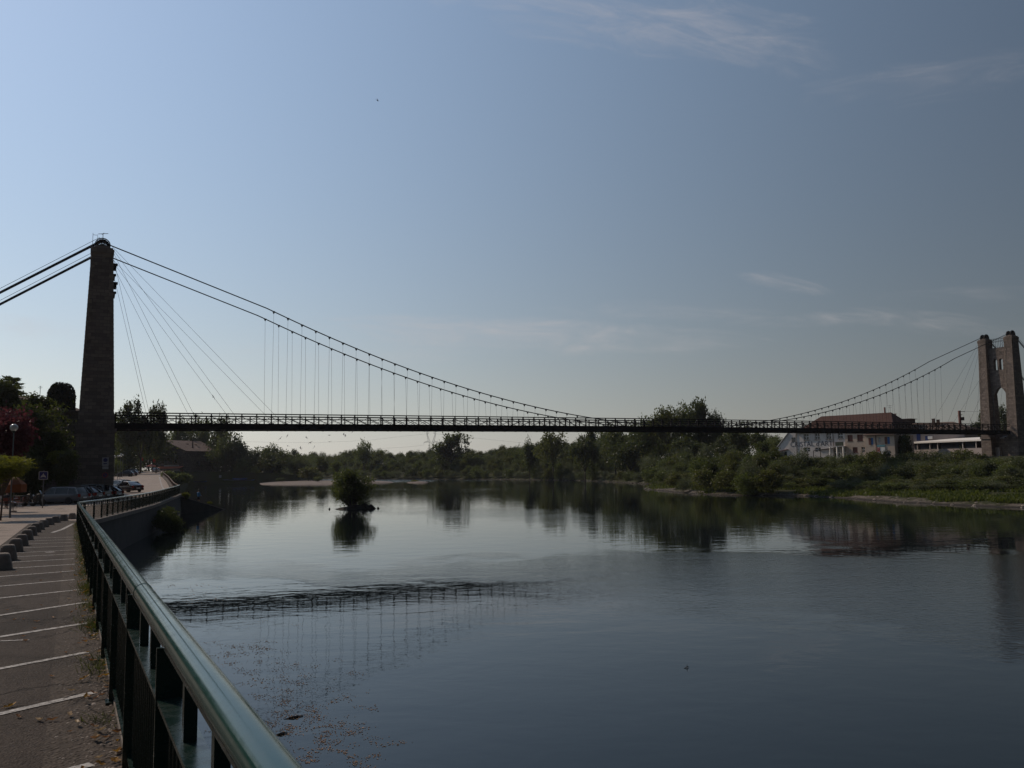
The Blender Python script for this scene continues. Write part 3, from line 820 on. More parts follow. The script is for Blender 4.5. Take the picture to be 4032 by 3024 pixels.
# ================================================================== QUAY
# retaining wall with a coping
mb = MB(); mc = MB(); rows = [y for y in ROWS if -12 <= y <= 96.5]
def wring(Y, o1, o2, z1, z2):
    x = edge_x(Y); z = road_z(Y); return [(x + o1, Y, z2), (x + o2, Y, z2), (x + o2, Y, z + z1), (x + o1, Y, z + z1)]
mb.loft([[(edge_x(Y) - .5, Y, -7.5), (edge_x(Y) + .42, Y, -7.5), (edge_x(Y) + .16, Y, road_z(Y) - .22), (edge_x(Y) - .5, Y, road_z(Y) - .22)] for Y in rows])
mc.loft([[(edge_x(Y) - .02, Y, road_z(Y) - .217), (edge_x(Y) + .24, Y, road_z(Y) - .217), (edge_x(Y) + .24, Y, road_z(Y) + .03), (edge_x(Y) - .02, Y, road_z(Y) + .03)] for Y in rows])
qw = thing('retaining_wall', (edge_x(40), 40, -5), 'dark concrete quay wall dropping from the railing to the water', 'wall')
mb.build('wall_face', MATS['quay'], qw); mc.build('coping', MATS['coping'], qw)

# ---- green railing
RAILH = 1.05
def edge_pts(y0, y1, step):
    """points along the quay edge at even spacing"""
    P = [Vector((edge_x(y), y, 0)) for y in np.arange(y0, y1, .1)]; out = [P[0]]; acc = 0
    for a, b in zip(P[:-1], P[1:]):
        acc += (b - a).length
        if acc >= step: out.append(b); acc = 0
    return [Vector((p.x - .001, p.y, road_z(p.y))) for p in out]
rl = thing('riverside_railing', (edge_x(2), 2, road_z(2)), 'dark green metal railing with a fat round handrail along the quay edge', 'railing')
posts = edge_pts(-3.2, 96.4, 1.76)
fine = edge_pts(-3.6, 96.5, .44)
hm = MB(); hm.tube([p + Vector((0, 0, RAILH)) for p in fine], .046, 20)
for k in range(2, len(fine) - 1, 9):      # joint sleeves
    d = (fine[k + 1] - fine[k]).normalized(); c = fine[k] + Vector((0, 0, RAILH)); hm.tube([c - d * .012, c + d * .012], .048, 20)
hm.build('handrail', MATS['rail_sheen'], rl, smooth='auto')
mm = MB()
for a, b in zip(posts[:-1], posts[1:]):
    mm.beam(a + Vector((0, 0, RAILH - .050)), b + Vector((0, 0, RAILH - .050)), .055, .014)
mm.build('handrail_seat', MATS['green'], rl)
ZM = .80
mm = MB()
for a, b in zip(posts[:-1], posts[1:]):
    mm.beam(a + Vector((0, 0, ZM)), b + Vector((0, 0, ZM)), .085, .016)
mm.build('mid_rail', MATS['green'], rl)
for i, p in enumerate(posts):
    d = (posts[min(i + 1, len(posts) - 1)] - posts[max(i - 1, 0)]); rz = math.atan2(d.y, d.x)
    pm = MB(); pm.box(p + Vector((0, 0, (RAILH - .057) / 2)), (.022, .095, RAILH - .057), rz); pm.box(p + Vector((0, 0, .012)), (.12, .14, .022), rz)
    pm.build('post', MATS['green'], rl)
for i, (a, b) in enumerate(zip(posts[:-1], posts[1:])):
    d = (b - a); L_ = d.length; rz = math.atan2(d.y, d.x); pm = MB()
    pm.beam(a + Vector((0, 0, .11)), b + Vector((0, 0, .11)), .05, .014)
    near = a.y < 30; nb = 15
    for k in range(1, nb + 1):
        c = a.lerp(b, k / (nb + 1)); r = .0085
        pm.tube([c + Vector((0, 0, .11)), c + Vector((0, 0, ZM))], r, 8 if near else 4, cap=False)
    for k in (1, 2):
        c = a.lerp(b, k / 3); pm.box(c + Vector((0, 0, (ZM + RAILH - .057) / 2)), (.045, .04, RAILH - .057 - ZM), rz)
    pm.build('bar_panel', MATS['green'], rl)

# road parapet beyond the bridge
pts = [Vector((edge_x(y) - .1, y, road_z(y))) for y in list(np.arange(96.9, 290, 4))]
rp = thing('roadside_railing', pts[10], 'brownish low railing curving up along the road beyond the bridge', 'railing')
pm = MB(); pm.tube([p + Vector((0, 0, 1.0)) for p in pts], .07, 6); pm.tube([p + Vector((0, 0, .55)) for p in pts], .04, 5); pm.build('rail', MATS['tile_grey'], rp)
pm = MB(); pm.loft([[(p.x - .12, p.y, p.z - .3), (p.x + .12, p.y, p.z - .3), (p.x + .12, p.y, p.z + .42), (p.x - .12, p.y, p.z + .42)] for p in pts]); pm.build('kerb_wall', MATS['rubble'], rp)
for p in pts[::1]:
    pm = MB(); pm.box(p + Vector((0, 0, .7)), (.09, .09, .58)); pm.build('post', MATS['tile_grey'], rp)

# ---- bollards
BOL = [(284, 2044), (251, 2050), (219, 2058), (193, 2067), (170, 2076), (154, 2086), (139, 2096), (124, 2109), (105, 2127), (84, 2149), (60, 2173), (30, 2206), (4, 2243)]
ordn = ['first', 'second', 'third', 'fourth', 'fifth', 'sixth', 'seventh', 'eighth', 'ninth', 'tenth', 'eleventh', 'twelfth', 'thirteenth']
proto = None
for i, (px, py) in enumerate(BOL):
    p = gnd(px, py)
    if i == 0: lab = 'squat concrete bollard at the end of the row, beside the railing'
    elif i == 12: lab = 'squat concrete bollard cut by the left picture edge, last of the row'
    else: lab = '%s squat concrete bollard of the curved row, counted from the railing' % ordn[i]
    rz = random.Random(i).uniform(-.12, .12) + (.5 if i > 5 else .1)
    if proto is None:
        mb = MB(); rings = []
        for z, h, ch in ((0, .215, .06), (.05, .21, .06), (.29, .16, .05), (.335, .135, .045), (.35, .10, .04)):
            rings.append([(-h + ch, -h, z), (h - ch, -h, z), (h, -h + ch, z), (h, h - ch, z), (h - ch, h, z), (-h + ch, h, z), (-h, h - ch, z), (-h, -h + ch, z)])
        mb.loft(rings); o = proto = mb.build('concrete_bollard', MATS['concrete'], smooth=False, bevel=.015)
    else:
        o = proto.copy(); COL.objects.link(o)
    o.location = p; o.rotation_euler = (0, 0, rz); tag(o, lab, 'bollard', 'concrete bollards along the footpath')
    k = random.Random(i + 50).uniform(.86, .96); o.scale = (k, k, random.Random(i + 9).uniform(.95, 1.05))

# ---- slipway with its person
sw = thing('slipway', (-38.3, 96, -5), 'sloping stone slipway running down from the railing corner into the water', 'slipway')
mb = MB()
a0, a1 = Vector((-38.3, 96.3, -3.0)), Vector((-36.9, 107.5, -5.15)); wv = Vector((-3.2, .4, 0))
mb.prism(None, [(a0.x, a0.y, -6.5), (a1.x, a1.y, -6.5), tuple(a1), tuple(a0)], [(a0.x + wv.x, a0.y + wv.y, -6.5), (a1.x + wv.x, a1.y + wv.y, -6.5), tuple(a1 + wv), tuple(a0 + wv)])
mb.build('ramp', MATS['quay'], sw)
mb = MB(); mb.beam(a0 + Vector((-.2, 0, .06)), a1 + Vector((-.2, 0, .06)), .45, .14); mb.build('kerb', MATS['coping'], sw)
p = at(742, 1968, 98.5); mb = MB(); mb.tube([p, p + Vector((0, 0, .95))], [.09, .08], 8); mb.ball(p + Vector((0, 0, .97)), .10, 6)
tag(mb.build('mooring_post', MATS['iron']), 'dark iron post at the top of the slipway', 'post')

# ---- people
t = NT('person'); MATS['skin'] = plain('skin', (.36, .2, .14), .6); MATS['hair'] = plain('dark hair', (.02, .014, .01), .6)
MATS['shirt_blue'] = plain('blue cloth', (.04, .20, .42), .8); MATS['cloth_dark'] = plain('dark cloth', (.03, .03, .035), .85); MATS['cloth_red'] = plain('rust cloth', (.16, .04, .025), .85)
MATS['cloth_pale'] = plain('pale cloth', (.5, .45, .4), .85)
def person(loc, rz, joints, edges, label, mats, zshirt, zpant, hair=True, group=None):
    """one continuous skinned body; faces coloured by height (skin, shirt, trousers)"""
    P = thing('person', loc, label, 'person', group, rz)
    me = bpy.data.meshes.new('body'); names = list(joints); idx = {n: i for i, n in enumerate(names)}
    me.from_pydata([joints[n][0] for n in names], [(idx[a], idx[b]) for a, b in edges], [])
    o = bpy.data.objects.new('body', me); COL.objects.link(o)
    o.modifiers.new('skin', 'SKIN'); sub = o.modifiers.new('sub', 'SUBSURF'); sub.levels = sub.render_levels = 2
    for i, n in enumerate(names):
        r = joints[n][1]; me.skin_vertices[0].data[i].radius = (r, r) if not isinstance(r, tuple) else r
    me.skin_vertices[0].data[idx['pelvis']].use_root = True
    dg = bpy.context.evaluated_depsgraph_get(); m2 = bpy.data.meshes.new_from_object(o.evaluated_get(dg))
    bpy.data.objects.remove(o); m2.name = 'body'
    for m in mats: m2.materials.append(m)
    for f in m2.polygons:
        c = f.center; arm = abs(c.x) > .26
        f.material_index = 1 if (zshirt[0] < c.z < zshirt[1] and not (arm and c.z < zshirt[2])) else 2 if zpant[0] < c.z <= zpant[1] else 0
        f.use_smooth = True
    b = bpy.data.objects.new('body', m2); COL.objects.link(b); b.parent = P
    if hair:
        h = joints['head'][0]; mh = MB(); mh.ball((h[0], h[1] + .015, h[2] + .03), .108, 8, 1.02); mh.build('hair', MATS['hair'], P, smooth=True, local=True)
    return P
# standing with its back to the camera; y is away from the viewer
J = {'pelvis': ((0, 0, .92), (.15, .11)), 'waist': ((0, .01, 1.08), (.14, .10)), 'chest': ((0, .0, 1.30), (.18, .12)), 'neck': ((0, .02, 1.49), .058), 'head': ((0, .04, 1.62), (.085, .1)), 'crown': ((0, .04, 1.70), .07), 'nose': ((0, .13, 1.60), .02),
     'shl': ((-.20, 0, 1.42), .07), 'ell': ((-.27, .02, 1.14), .047), 'wrl': ((-.22, .16, .96), .033), 'hal': ((-.2, .22, .90), (.03, .045)), 'shr': ((.20, 0, 1.42), .07), 'elr': ((.28, .02, 1.14), .047), 'wrr': ((.30, .2, 1.02), .033), 'har': ((.31, .27, 1.0), (.03, .045)),
     'hl': ((-.10, 0, .88), .105), 'kl': ((-.11, .03, .50), .068), 'al': ((-.11, 0, .09), .042), 'tl': ((-.12, .15, .03), .04), 'hr': ((.10, 0, .88), .105), 'kr': ((.13, .05, .50), .068), 'ar': ((.14, .02, .09), .042), 'tr': ((.15, .17, .03), .04)}
E_ = [('pelvis', 'waist'), ('waist', 'chest'), ('chest', 'neck'), ('neck', 'head'), ('head', 'crown'), ('head', 'nose'), ('chest', 'shl'), ('shl', 'ell'), ('ell', 'wrl'), ('wrl', 'hal'), ('chest', 'shr'), ('shr', 'elr'), ('elr', 'wrr'), ('wrr', 'har'),
      ('pelvis', 'hl'), ('hl', 'kl'), ('kl', 'al'), ('al', 'tl'), ('pelvis', 'hr'), ('hr', 'kr'), ('kr', 'ar'), ('ar', 'tr')]
k = .53; q = a0.lerp(a1, k)
pp = person((q.x - 1.0, q.y, q.z + .02), rad(-35), J, E_, 'person in a blue top standing on the slipway above the water', [MATS['skin'], MATS['shirt_blue'], MATS['cloth_dark']], (.93, 1.46, 1.02), (.55, .93))

# seated at the cafe
JS = {'pelvis': ((0, 0, .52), (.16, .13)), 'waist': ((0, .0, .68), (.14, .11)), 'chest': ((0, .03, .92), (.18, .12)), 'neck': ((0, .08, 1.11), .058), 'head': ((0, .12, 1.24), (.085, .1)), 'crown': ((0, .12, 1.32), .07), 'nose': ((0, .21, 1.22), .02),
      'shl': ((-.20, .03, 1.04), .07), 'ell': ((-.27, .12, .80), .047), 'wrl': ((-.18, .36, .80), .033), 'hal': ((-.15, .43, .80), (.03, .045)), 'shr': ((.20, .03, 1.04), .07), 'elr': ((.27, .12, .80), .047), 'wrr': ((.18, .36, .80), .033), 'har': ((.15, .43, .80), (.03, .045)),
      'hl': ((-.10, .08, .52), .105), 'kl': ((-.12, .46, .52), .07), 'al': ((-.12, .42, .09), .042), 'tl': ((-.12, .57, .03), .04), 'hr': ((.10, .08, .52), .105), 'kr': ((.12, .46, .52), .07), 'ar': ((.12, .42, .09), .042), 'tr': ((.12, .57, .03), .04)}

# ================================================================== VEHICLES
def carpaint(name, col, rough=.25):
    if name in MATS: return MATS[name]
    t = NT(name); t.bsdf(col, rough, .25, None, .5, Coat_Weight=.6, Coat_Roughness=.06); return mk(name, t.m)
def make_car(kind, col, label, group, loc, rz, scale=1.0, roof=None, tail_bright=False):
    """nose towards +x; origin on the ground at the middle"""
    C_ = thing('parked_car', loc, label, 'car', group, rz); C_.scale = (scale,) * 3
    K = {'wagon': dict(L=4.6, W=1.72, H=1.47, belt=[(-2.3, .62), (-2.2, .88), (-1.0, .92), (.9, .90), (1.6, .82), (2.2, .70), (2.3, .50)], gh=[(-2.18, .90), (-1.85, 1.40), (-.6, 1.47), (.35, 1.43), (1.15, .90)]),
         'hatch': dict(L=3.9, W=1.66, H=1.45, belt=[(-1.95, .6), (-1.86, .90), (-.8, .93), (.7, .92), (1.3, .84), (1.85, .70), (1.95, .5)], gh=[(-1.88, .90), (-1.35, 1.40), (-.5, 1.45), (.25, 1.42), (.95, .92)]),
         'mpv': dict(L=4.2, W=1.72, H=1.6, belt=[(-2.1, .6), (-2.04, .96), (-.8, 1.0), (1.0, .96), (1.5, .86), (2.02, .72), (2.1, .5)], gh=[(-2.05, .95), (-1.72, 1.55), (-.5, 1.6), (.5, 1.55), (1.3, .95)]),
         'sedan': dict(L=4.4, W=1.70, H=1.42, belt=[(-2.2, .6), (-2.12, .92), (-1.3, .96), (.8, .92), (1.5, .84), (2.1, .70), (2.2, .5)], gh=[(-1.72, .95), (-.95, 1.37), (-.4, 1.42), (.25, 1.40), (1.05, .92)])}[kind]
    W, L = K['W'] / 2, K['L'] / 2
    bm_ = MB(); rings = []
    for x, zb in K['belt']:
        e = abs(x) / L; w = W * (1 - .10 * max(0, (e - .78) / .22) ** 1.5); zl = .20 + (.10 if e > .9 else 0)
        rings.append([(x, -w * .90, zl), (x, -w, zl + .16), (x, -w * 1.0, zb - .18), (x, -w * .955, zb - .02), (x, -w * .80, zb + .015), (x, w * .80, zb + .015), (x, w * .955, zb - .02), (x, w * 1.0, zb - .18), (x, w, zl + .16), (x, w * .90, zl)])
    bm_.loft(rings); paintm = carpaint('car paint ' + '%.2f %.2f %.2f' % col, col)
    for sx in (-1, 1): bm_.box((sx * (L - .04), 0, .42), (.16, W * 1.86, .22))
    body = bm_.build('body', paintm, C_, local=True, smooth='auto', bevel=.02)
    g = K['gh']; gl = MB(); top = MB()
    def gw(z): return W * (.93 - .20 * (z - .9) / .55)
    def ghz(x): return np.interp(x, [p[0] for p in g], [p[1] for p in g])
    rings = []
    for x, z in g: w = gw(z); w0 = gw(.9); rings.append([(x, -w0, .80), (x, -w, z - .03), (x, -w * .9, z), (x, w * .9, z), (x, w, z - .03), (x, w0, .80)])
    gl.loft(rings); gl.build('windows', MATS['glass'], C_, local=True, smooth='auto')
    inner = g[1:-1]
    for i in range(len(inner) - 1):
        (x0, z0), (x1, z1) = inner[i], inner[i + 1]; w0_, w1_ = gw(z0), gw(z1)
        top.prism(None, [(x0, -w0_ - .012, z0 - .05), (x0, -w0_ * .9, z0 + .02), (x0, w0_ * .9, z0 + .02), (x0, w0_ + .012, z0 - .05)], [(x1, -w1_ - .012, z1 - .05), (x1, -w1_ * .9, z1 + .02), (x1, w1_ * .9, z1 + .02), (x1, w1_ + .012, z1 - .05)])
    for sy in (-1, 1):   # pillars
        for (xa, za), (xb, zb) in ((g[0], g[1]), (g[-1], g[-2])):
            top.beam((xa, sy * gw(.9) * 1.0, .86), (xb, sy * gw(zb) * 1.01, zb - .01), .09, .06, (0, 1, 0))
        for xm in ((g[2][0] + g[1][0]) / 2 - .05, g[2][0] + .52):
            z = ghz(xm); top.beam((xm, sy * gw(.9) * 1.005, .88), (xm, sy * gw(z) * 1.012, z - .03), .08, .03, (0, 1, 0))
        if kind in ('wagon', 'mpv'): top.beam((g[1][0] + .2, sy * W * .66, g[2][1] + .06), (g[3][0] - .1, sy * W * .66, g[3][1] + .07), .035, .035)
    top.build('roof', roof or paintm, C_, local=True)
    for sx in (-.60, .62):
        for sy in (-1, 1):
            x = sx * L; ty = MB(); ty.lathe((x, sy * (W - .10), .30), [(.16, -.10), (.29, -.10), (.31, -.06), (.31, .06), (.29, .10), (.16, .10)], 20, 'y')
            w = ty.build('wheel', MATS['tyre'], C_, local=True, smooth='auto')
            rm = MB(); rm.lathe((x, sy * (W - .10), .30), [(.02, -.075), (.185, -.085), (.185, .085), (.02, .075)], 14, 'y'); rm.build('rim', MATS['rim'], w, local=True)
    for sy in (-1, 1):
        tlm = MB(); tlm.box((-L + .02, sy * (W - .16), .74), (.10, .24, .26)); tlm.build('tail_light', MATS['tail'], C_, local=True)
        hd = MB(); hd.box((L - .06, sy * (W - .24), .60), (.14, .36, .16)); hd.build('headlight', MATS['head'], C_, local=True)
        mr = MB(); mr.box((g[-1][0] - .12, sy * (W + .09), .98), (.10, .18, .13)); mr.build('wing_mirror', MATS['black'], C_, local=True)
    pl = MB(); pl.box((-L - .045, 0, .55), (.015, .50, .11)); pl.build('number_plate', MATS['white_metal'], C_, local=True)
    bp = MB(); bp.box((-L - .01, 0, .33), (.15, W * 1.8, .12)); bp.box((L + .01, 0, .33), (.15, W * 1.8, .12)); bp.build('bumper', MATS['black'], C_, local=True)
    return C_
GP = 'cars parked beside the left tower'
def gp(px, py, Y=None):
    p = gnd(px, py); return p
row = [('wagon', (.13, .13, .14), 'silver estate car with roof rails, nearest of the cars before the tower', -40.0, 73.6, 1.02),
       ('hatch', (.06, .075, .095), 'blue grey small car half hidden behind the silver estate car', -40.5, 76.2, .98),
       ('hatch', (.16, .155, .155), 'pale hatchback with red tail lamps, middle car of the parked row', -40.7, 78.6, .97),
       ('mpv', (.11, .11, .105), 'tall grey people carrier in the row before the tower', -41.2, 81.0, .96),
       ('hatch', (.02, .018, .02), 'dark hatchback at the road end of the parked row', -41.0, 83.1, .97)]
for kd, c, lab, x, y, s in row:
    make_car(kd, c, lab, GP, (x, y, road_z(y) + .004), rad(174), s)
for kd, c, lab, px, py, rz, s in [('sedan', (.028, .010, .016), 'dark red saloon parked alone beside the road beyond the tower', 505, 1938, rad(146), .95),
                                  ('wagon', (.25, .25, .26), 'silver car with a bright roof behind the dark red saloon', 462, 1931, rad(150), .95)]:
    p = gnd(px, py); make_car(kd, c, lab, GP, p, rz, s)
for kd, c, lab, px, py, rz, s in [('hatch', (.02, .02, .022), 'black rounded car, front one of three under the far lamps', 493, 1877, rad(186), 1.0), ('hatch', (.05, .035, .04), 'dark car peeping out behind the black rounded car', 512, 1874, rad(184), 1.0),
                                  ('wagon', (.10, .115, .13), 'grey car, rear one of three under the far lamps', 507, 1868, rad(184), 1.0)]:
    p = gnd(px, py); make_car(kd, c, lab, 'cars parked up the far road', p, rz, s)
p = gnd(616, 1860.5); make_car('hatch', (.55, .55, .55), 'white car facing away at the top of the far road', 'cars parked up the far road', p, rad(100), 1.0)

# motorcycles before the terrace
def motorcycle(loc, rz, label, s=1.0):
    m = thing('motorcycle', loc, label, 'motorcycle', 'motorcycles by the terrace', rz); m.scale = (s,) * 3
    for x in (-.70, .70):
        w = MB(); w.lathe((x, 0, .30), [(.20, -.06), (.28, -.06), (.30, 0), (.28, .06), (.20, .06)], 20, 'y'); w = w.build('wheel', MATS['tyre'], m, local=True, smooth='auto')
        r = MB(); r.lathe((x, 0, .30), [(.02, -.05), (.05, -.05), (.05, .05), (.02, .05)], 10, 'y')
        for k in range(5): a = k * math.pi * 2 / 5; r.beam((x, 0, .30), (x + .21 * math.cos(a), 0, .30 + .21 * math.sin(a)), .03, .03, (0, 1, 0))
        r.build('rim', MATS['rim'], w, local=True)
    b = MB(); b.loft([[(x, -w, z0), (x, w, z0), (x, w * .8, z1), (x, -w * .8, z1)] for x, w, z0, z1 in ((-.85, .08, .62, .74), (-.45, .14, .45, .80), (-.05, .15, .28, .80), (.25, .16, .30, .98), (.50, .20, .45, 1.02), (.68, .10, .62, .92))])
    b.build('body', carpaint('motorcycle paint', (.02, .02, .022)), m, local=True, bevel=.03)
    b = MB(); b.loft([[(x, -w, z), (x, w, z), (x, w * .9, z + .1), (x, -w * .9, z + .1)] for x, w, z in ((-.80, .11, .80), (-.5, .15, .78), (.02, .12, .79))]); b.build('seat', MATS['black'], m, local=True, bevel=.02)
    b = MB(); b.tube([(.72, .09, .30), (.52, .09, .95)], .03, 8); b.tube([(.72, -.09, .30), (.52, -.09, .95)], .03, 8); b.build('fork', MATS['chrome'], m, local=True)
    b = MB(); b.tube([(.36, -.38, 1.02), (.48, -.12, 1.04), (.48, .12, 1.04), (.36, .38, 1.02)], .017, 8); b.build('handlebar', MATS['black'], m, local=True)
    b = MB(); b.loft([[(.62, -.16, 1.0), (.62, .16, 1.0), (.60, .16, 1.0), (.60, -.16, 1.0)], [(.44, -.13, 1.28), (.44, .13, 1.28), (.42, .13, 1.28), (.42, -.13, 1.28)]]); b.build('windscreen', MATS['chrome'], m, local=True)
    b = MB(); b.ball((.70, 0, .86), .09, 8); b.build('headlight', MATS['head'], m, local=True, smooth=True)
    b = MB(); b.tube([(.1, -.12, .28), (-.3, -.15, .27), (-.85, -.17, .42)], [.035, .05, .055], 10); b.build('exhaust', MATS['chrome'], m, local=True, smooth=True)
    b = MB(); b.tube([(-.1, .1, .3), (-.15, .3, .02)], .015, 6); b.build('kickstand', MATS['black'], m, local=True)
    return m
motorcycle(gnd(132, 1993), rad(8), 'black motorcycle with its wheel beside the speed hump sign post')
motorcycle(gnd(92, 1994), rad(16), 'black motorcycle parked left of the one by the sign post')

# ================================================================== CAFE TERRACE
def chair(loc, rz, label, group='cafe chairs on the terrace'):
    c = thing('cafe_chair', loc, label, 'chair', group, rz)
    b = MB(); b.box((0, 0, .45), (.42, .42, .035)); b.build('seat', MATS['cloth_red'], c, local=True)
    b = MB(); b.box((0, -.20, .72), (.40, .03, .26)); b.build('backrest', MATS['cloth_red'], c, local=True)
    for sx in (-1, 1):
        for sy in (-1, 1):
            b = MB(); b.tube([(sx * .18, sy * .18, .44), (sx * .20, sy * .21, 0)], .013, 6); b.build('leg', MATS['grey_metal'], c, local=True)
        b = MB(); b.tube([(sx * .19, -.19, .44), (sx * .19, -.21, .86)], .013, 6); b.build('back_post', MATS['grey_metal'], c, local=True)
    return c
def table(loc, label):
    c = thing('cafe_table', loc, label, 'table', 'cafe tables on the terrace')
    b = MB(); b.lathe((0, 0, .72), [(.02, 0), (.38, 0), (.39, .015), (.38, .03), (.02, .03)], 24); b.build('tabletop', MATS['chrome'], c, local=True)
    b = MB(); b.tube([(0, 0, .05), (0, 0, .72)], .03, 8); b.build('pedestal', MATS['grey_metal'], c, local=True)
    b = MB(); b.lathe((0, 0, 0), [(.02, .05), (.20, .03), (.22, 0), (.02, 0)], 16); b.build('foot', MATS['grey_metal'], c, local=True)
p = gnd(48, 1998); table(p, 'round metal cafe table nearest the motorcycles')
table(gnd(8, 2001), 'round metal cafe table beside the seated person, at the left edge')
for i, (px, py, rz, lab) in enumerate([(36, 2003, 200, 'rust red cafe chair left of the table nearest the motorcycles'), (62, 1996, 60, 'rust red cafe chair right of the table nearest the motorcycles'), (24, 2004, 10, 'rust red cafe chair carrying the seated dark haired person'), (77, 2001, 110, 'rust red cafe chair standing closest to the motorcycles')]):
    q = gnd(px, py); chair(q, rad(rz), lab)
    if i == 2: person(q, rad(10), JS, E_, 'person in dark clothes seated at the cafe table under the green tree', [MATS['skin'], MATS['cloth_dark'], MATS['cloth_dark']], (.5, 1.09, .70), (.2, .66))
q = gnd(-3, 2001); chair(q, rad(-60), 'rust red cafe chair at the left picture edge with a seated person'); person(q, rad(-60), JS, E_, 'person in a pale top seated at the left picture edge', [MATS['skin'], MATS['cloth_pale'], MATS['cloth_dark']], (.5, 1.09, .70), (.2, .66))

MATS['orange'] = plain('orange canvas', (.17, .05, .010), .85); MATS['red'] = plain('red canvas', (.62, .16, .09), .85); MATS['flag_red'] = plain('red flag', (.5, .02, .012), .8)
def parasol(loc, r, h, m, label, skirt=.22, n=8, group=None):
    c = thing('parasol', loc, label, 'parasol', group)
    b = MB(); b.tube([(0, 0, 0), (0, 0, h + .05)], .025, 8); b.build('pole', MATS['grey_metal'], c, local=True)
    b = MB(); ring = lambda rr, z: [(rr * math.cos(2 * math.pi * k / n + .3), rr * math.sin(2 * math.pi * k / n + .3), z) for k in range(n)]
    b.loft([ring(r, h - .62 - skirt), ring(r, h - .62), ring(r * .5, h - .27), ring(.03, h)], cap=False); o = b.build('canopy', m, c, local=True)
    s_ = o.modifiers.new('thick', 'SOLIDIFY'); s_.thickness = .01
    b = MB()
    for k in range(n): a = 2 * math.pi * k / n + .3; b.tube([(0, 0, h - .35), (r * .95 * math.cos(a), r * .95 * math.sin(a), h - .66)], .008, 4)
    b.build('ribs', MATS['grey_metal'], c, local=True)
    b = MB(); b.lathe((0, 0, 0), [(.02, .12), (.22, .1), (.25, 0), (.02, 0)], 12); b.build('base', MATS['concrete'], c, local=True)
p = gnd(70, 1993); p = Vector((-0.5985 * 59, 59, road_z(59))); parasol(p, 0.80, 2.55, MATS['orange'], 'orange canvas parasol over the terrace under the green tree', .55)

# ================================================================== SIGNS AND LAMPS
def sign_post(loc, h, r=.03):
    return [loc, loc + Vector((0, 0, h))]
MATS['sign_blue'] = plain('sign blue', (.010, .016, .11), .35, 0, .03); MATS['sign_white'] = plain('sign white', (.34, .33, .33), .4, 0, .03); MATS['sign_red'] = plain('sign red', (.35, .02, .02), .4, 0, .03); MATS['sign_yellow'] = plain('sign yellow', (.35, .26, .03), .5)
p = gnd(167, 2001); S = thing('road_sign', p, 'square blue speed hump sign with a pale triangle on a grey post', 'road sign')
rz = math.atan2(p.x, -p.y) * 1.0; rz = rad(22)
b = MB(); b.tube([p, p + Vector((0, 0, 2.95))], .035, 10); b.build('post', MATS['grey_metal'], S)
topz = at(173, 1872, p.y).z; ctr = Vector((p.x, p.y - .06, topz)); cs_, sn_ = math.cos(rz), math.sin(rz); ux = Vector((cs_, sn_, 0)); un_ = Vector((sn_, -cs_, 0))
def flat(c, poly, ux, n, th=.012, off=0.0):
    m_ = MB(); A = [c + ux * a + Vector((0, 0, b_)) + n * off for a, b_ in poly]; m_.prism(None, A, [q + n * th for q in A]); return m_
def rrect(w, h, r=.04):
    o = []
    for cx, cy, a0_ in ((w - r, h - r, 0), (-w + r, h - r, 90), (-w + r, -h + r, 180), (w - r, -h + r, 270)):
        for k in range(4): a = rad(a0_ + k * 30); o.append((cx + r * math.cos(a), cy + r * math.sin(a)))
    return o
circ = lambda r, n=24: [(r * math.cos(2 * math.pi * k / n), r * math.sin(2 * math.pi * k / n)) for k in range(n)]
flat(ctr, rrect(.32, .32, .05), ux, un_).build('border', MATS['sign_white'], S)
flat(ctr, rrect(.27, .27, .04), ux, un_, .004, .012).build('panel', MATS['sign_blue'], S)
tri = [(-.21, -.16), (-.12, -.145), (-.06, -.12), (.06, -.12), (.12, -.145), (.21, -.16), (.13, -.02), (.05, .07), (.02, .15), (0, .19), (-.02, .15), (-.05, .07), (-.13, -.02)]
flat(ctr, tri, ux, un_, .004, .016).build('symbol', MATS['sign_white'], S)
flat(ctr, [(-.08, -.175), (.08, -.175), (.05, -.15), (-.05, -.15)], ux, un_, .004, .017).build('symbol', MATS['black'], S)

# parking panels on one post before the tower
p = at(412, 1916, 82.2); p.z = road_z(82.2); S = thing('parking_sign', p, 'tall white parking panel with a blue disc above a no parking disc, before the tower', 'road sign')
b = MB(); b.tube([p, p + Vector((0, 0, 3.6))], .035, 8); b.build('post', MATS['grey_metal'], S)
rz = rad(26); ux = Vector((math.cos(rz), math.sin(rz), 0)); un_ = Vector((math.sin(rz), -math.cos(rz), 0))
c = at(415, 1818, 82.1); flat(c, rrect(.29, .42, .03), ux, un_).build('panel', MATS['sign_white'], S)
flat(c + Vector((0, 0, .16)), circ(.20), ux, un_, .004, .012).build('disc', MATS['sign_blue'], S)
for k, (a, w) in enumerate(((-.10, .07), (.06, .10))): flat(c + Vector((0, 0, -.19)) + ux * a, rrect(w, .05, .01), ux, un_, .004, .012).build('symbol', MATS['sign_blue'], S)
c = at(415, 1842, 82.1); flat(c, rrect(.27, .13, .02), ux, un_).build('panel', MATS['sign_white'], S)
c = at(414, 1871, 82.1); flat(c, circ(.26), ux, un_).build('disc', MATS['sign_red'], S); flat(c, circ(.205), ux, un_, .004, .012).build('disc', MATS['sign_blue'], S)
flat(c, [(-.16, .13), (-.13, .16), (.16, -.13), (.13, -.16)], ux, un_, .004, .016).build('stripe', MATS['sign_red'], S)
p = at(434, 1900, 90); p.z = road_z(90); S = thing('yellow_sign', p, 'small yellow panel on a thin post at the right edge of the tower', 'sign')
b = MB(); b.tube([p, p + Vector((0, 0, 1.9))], .03, 6); b.build('post', MATS['grey_metal'], S)
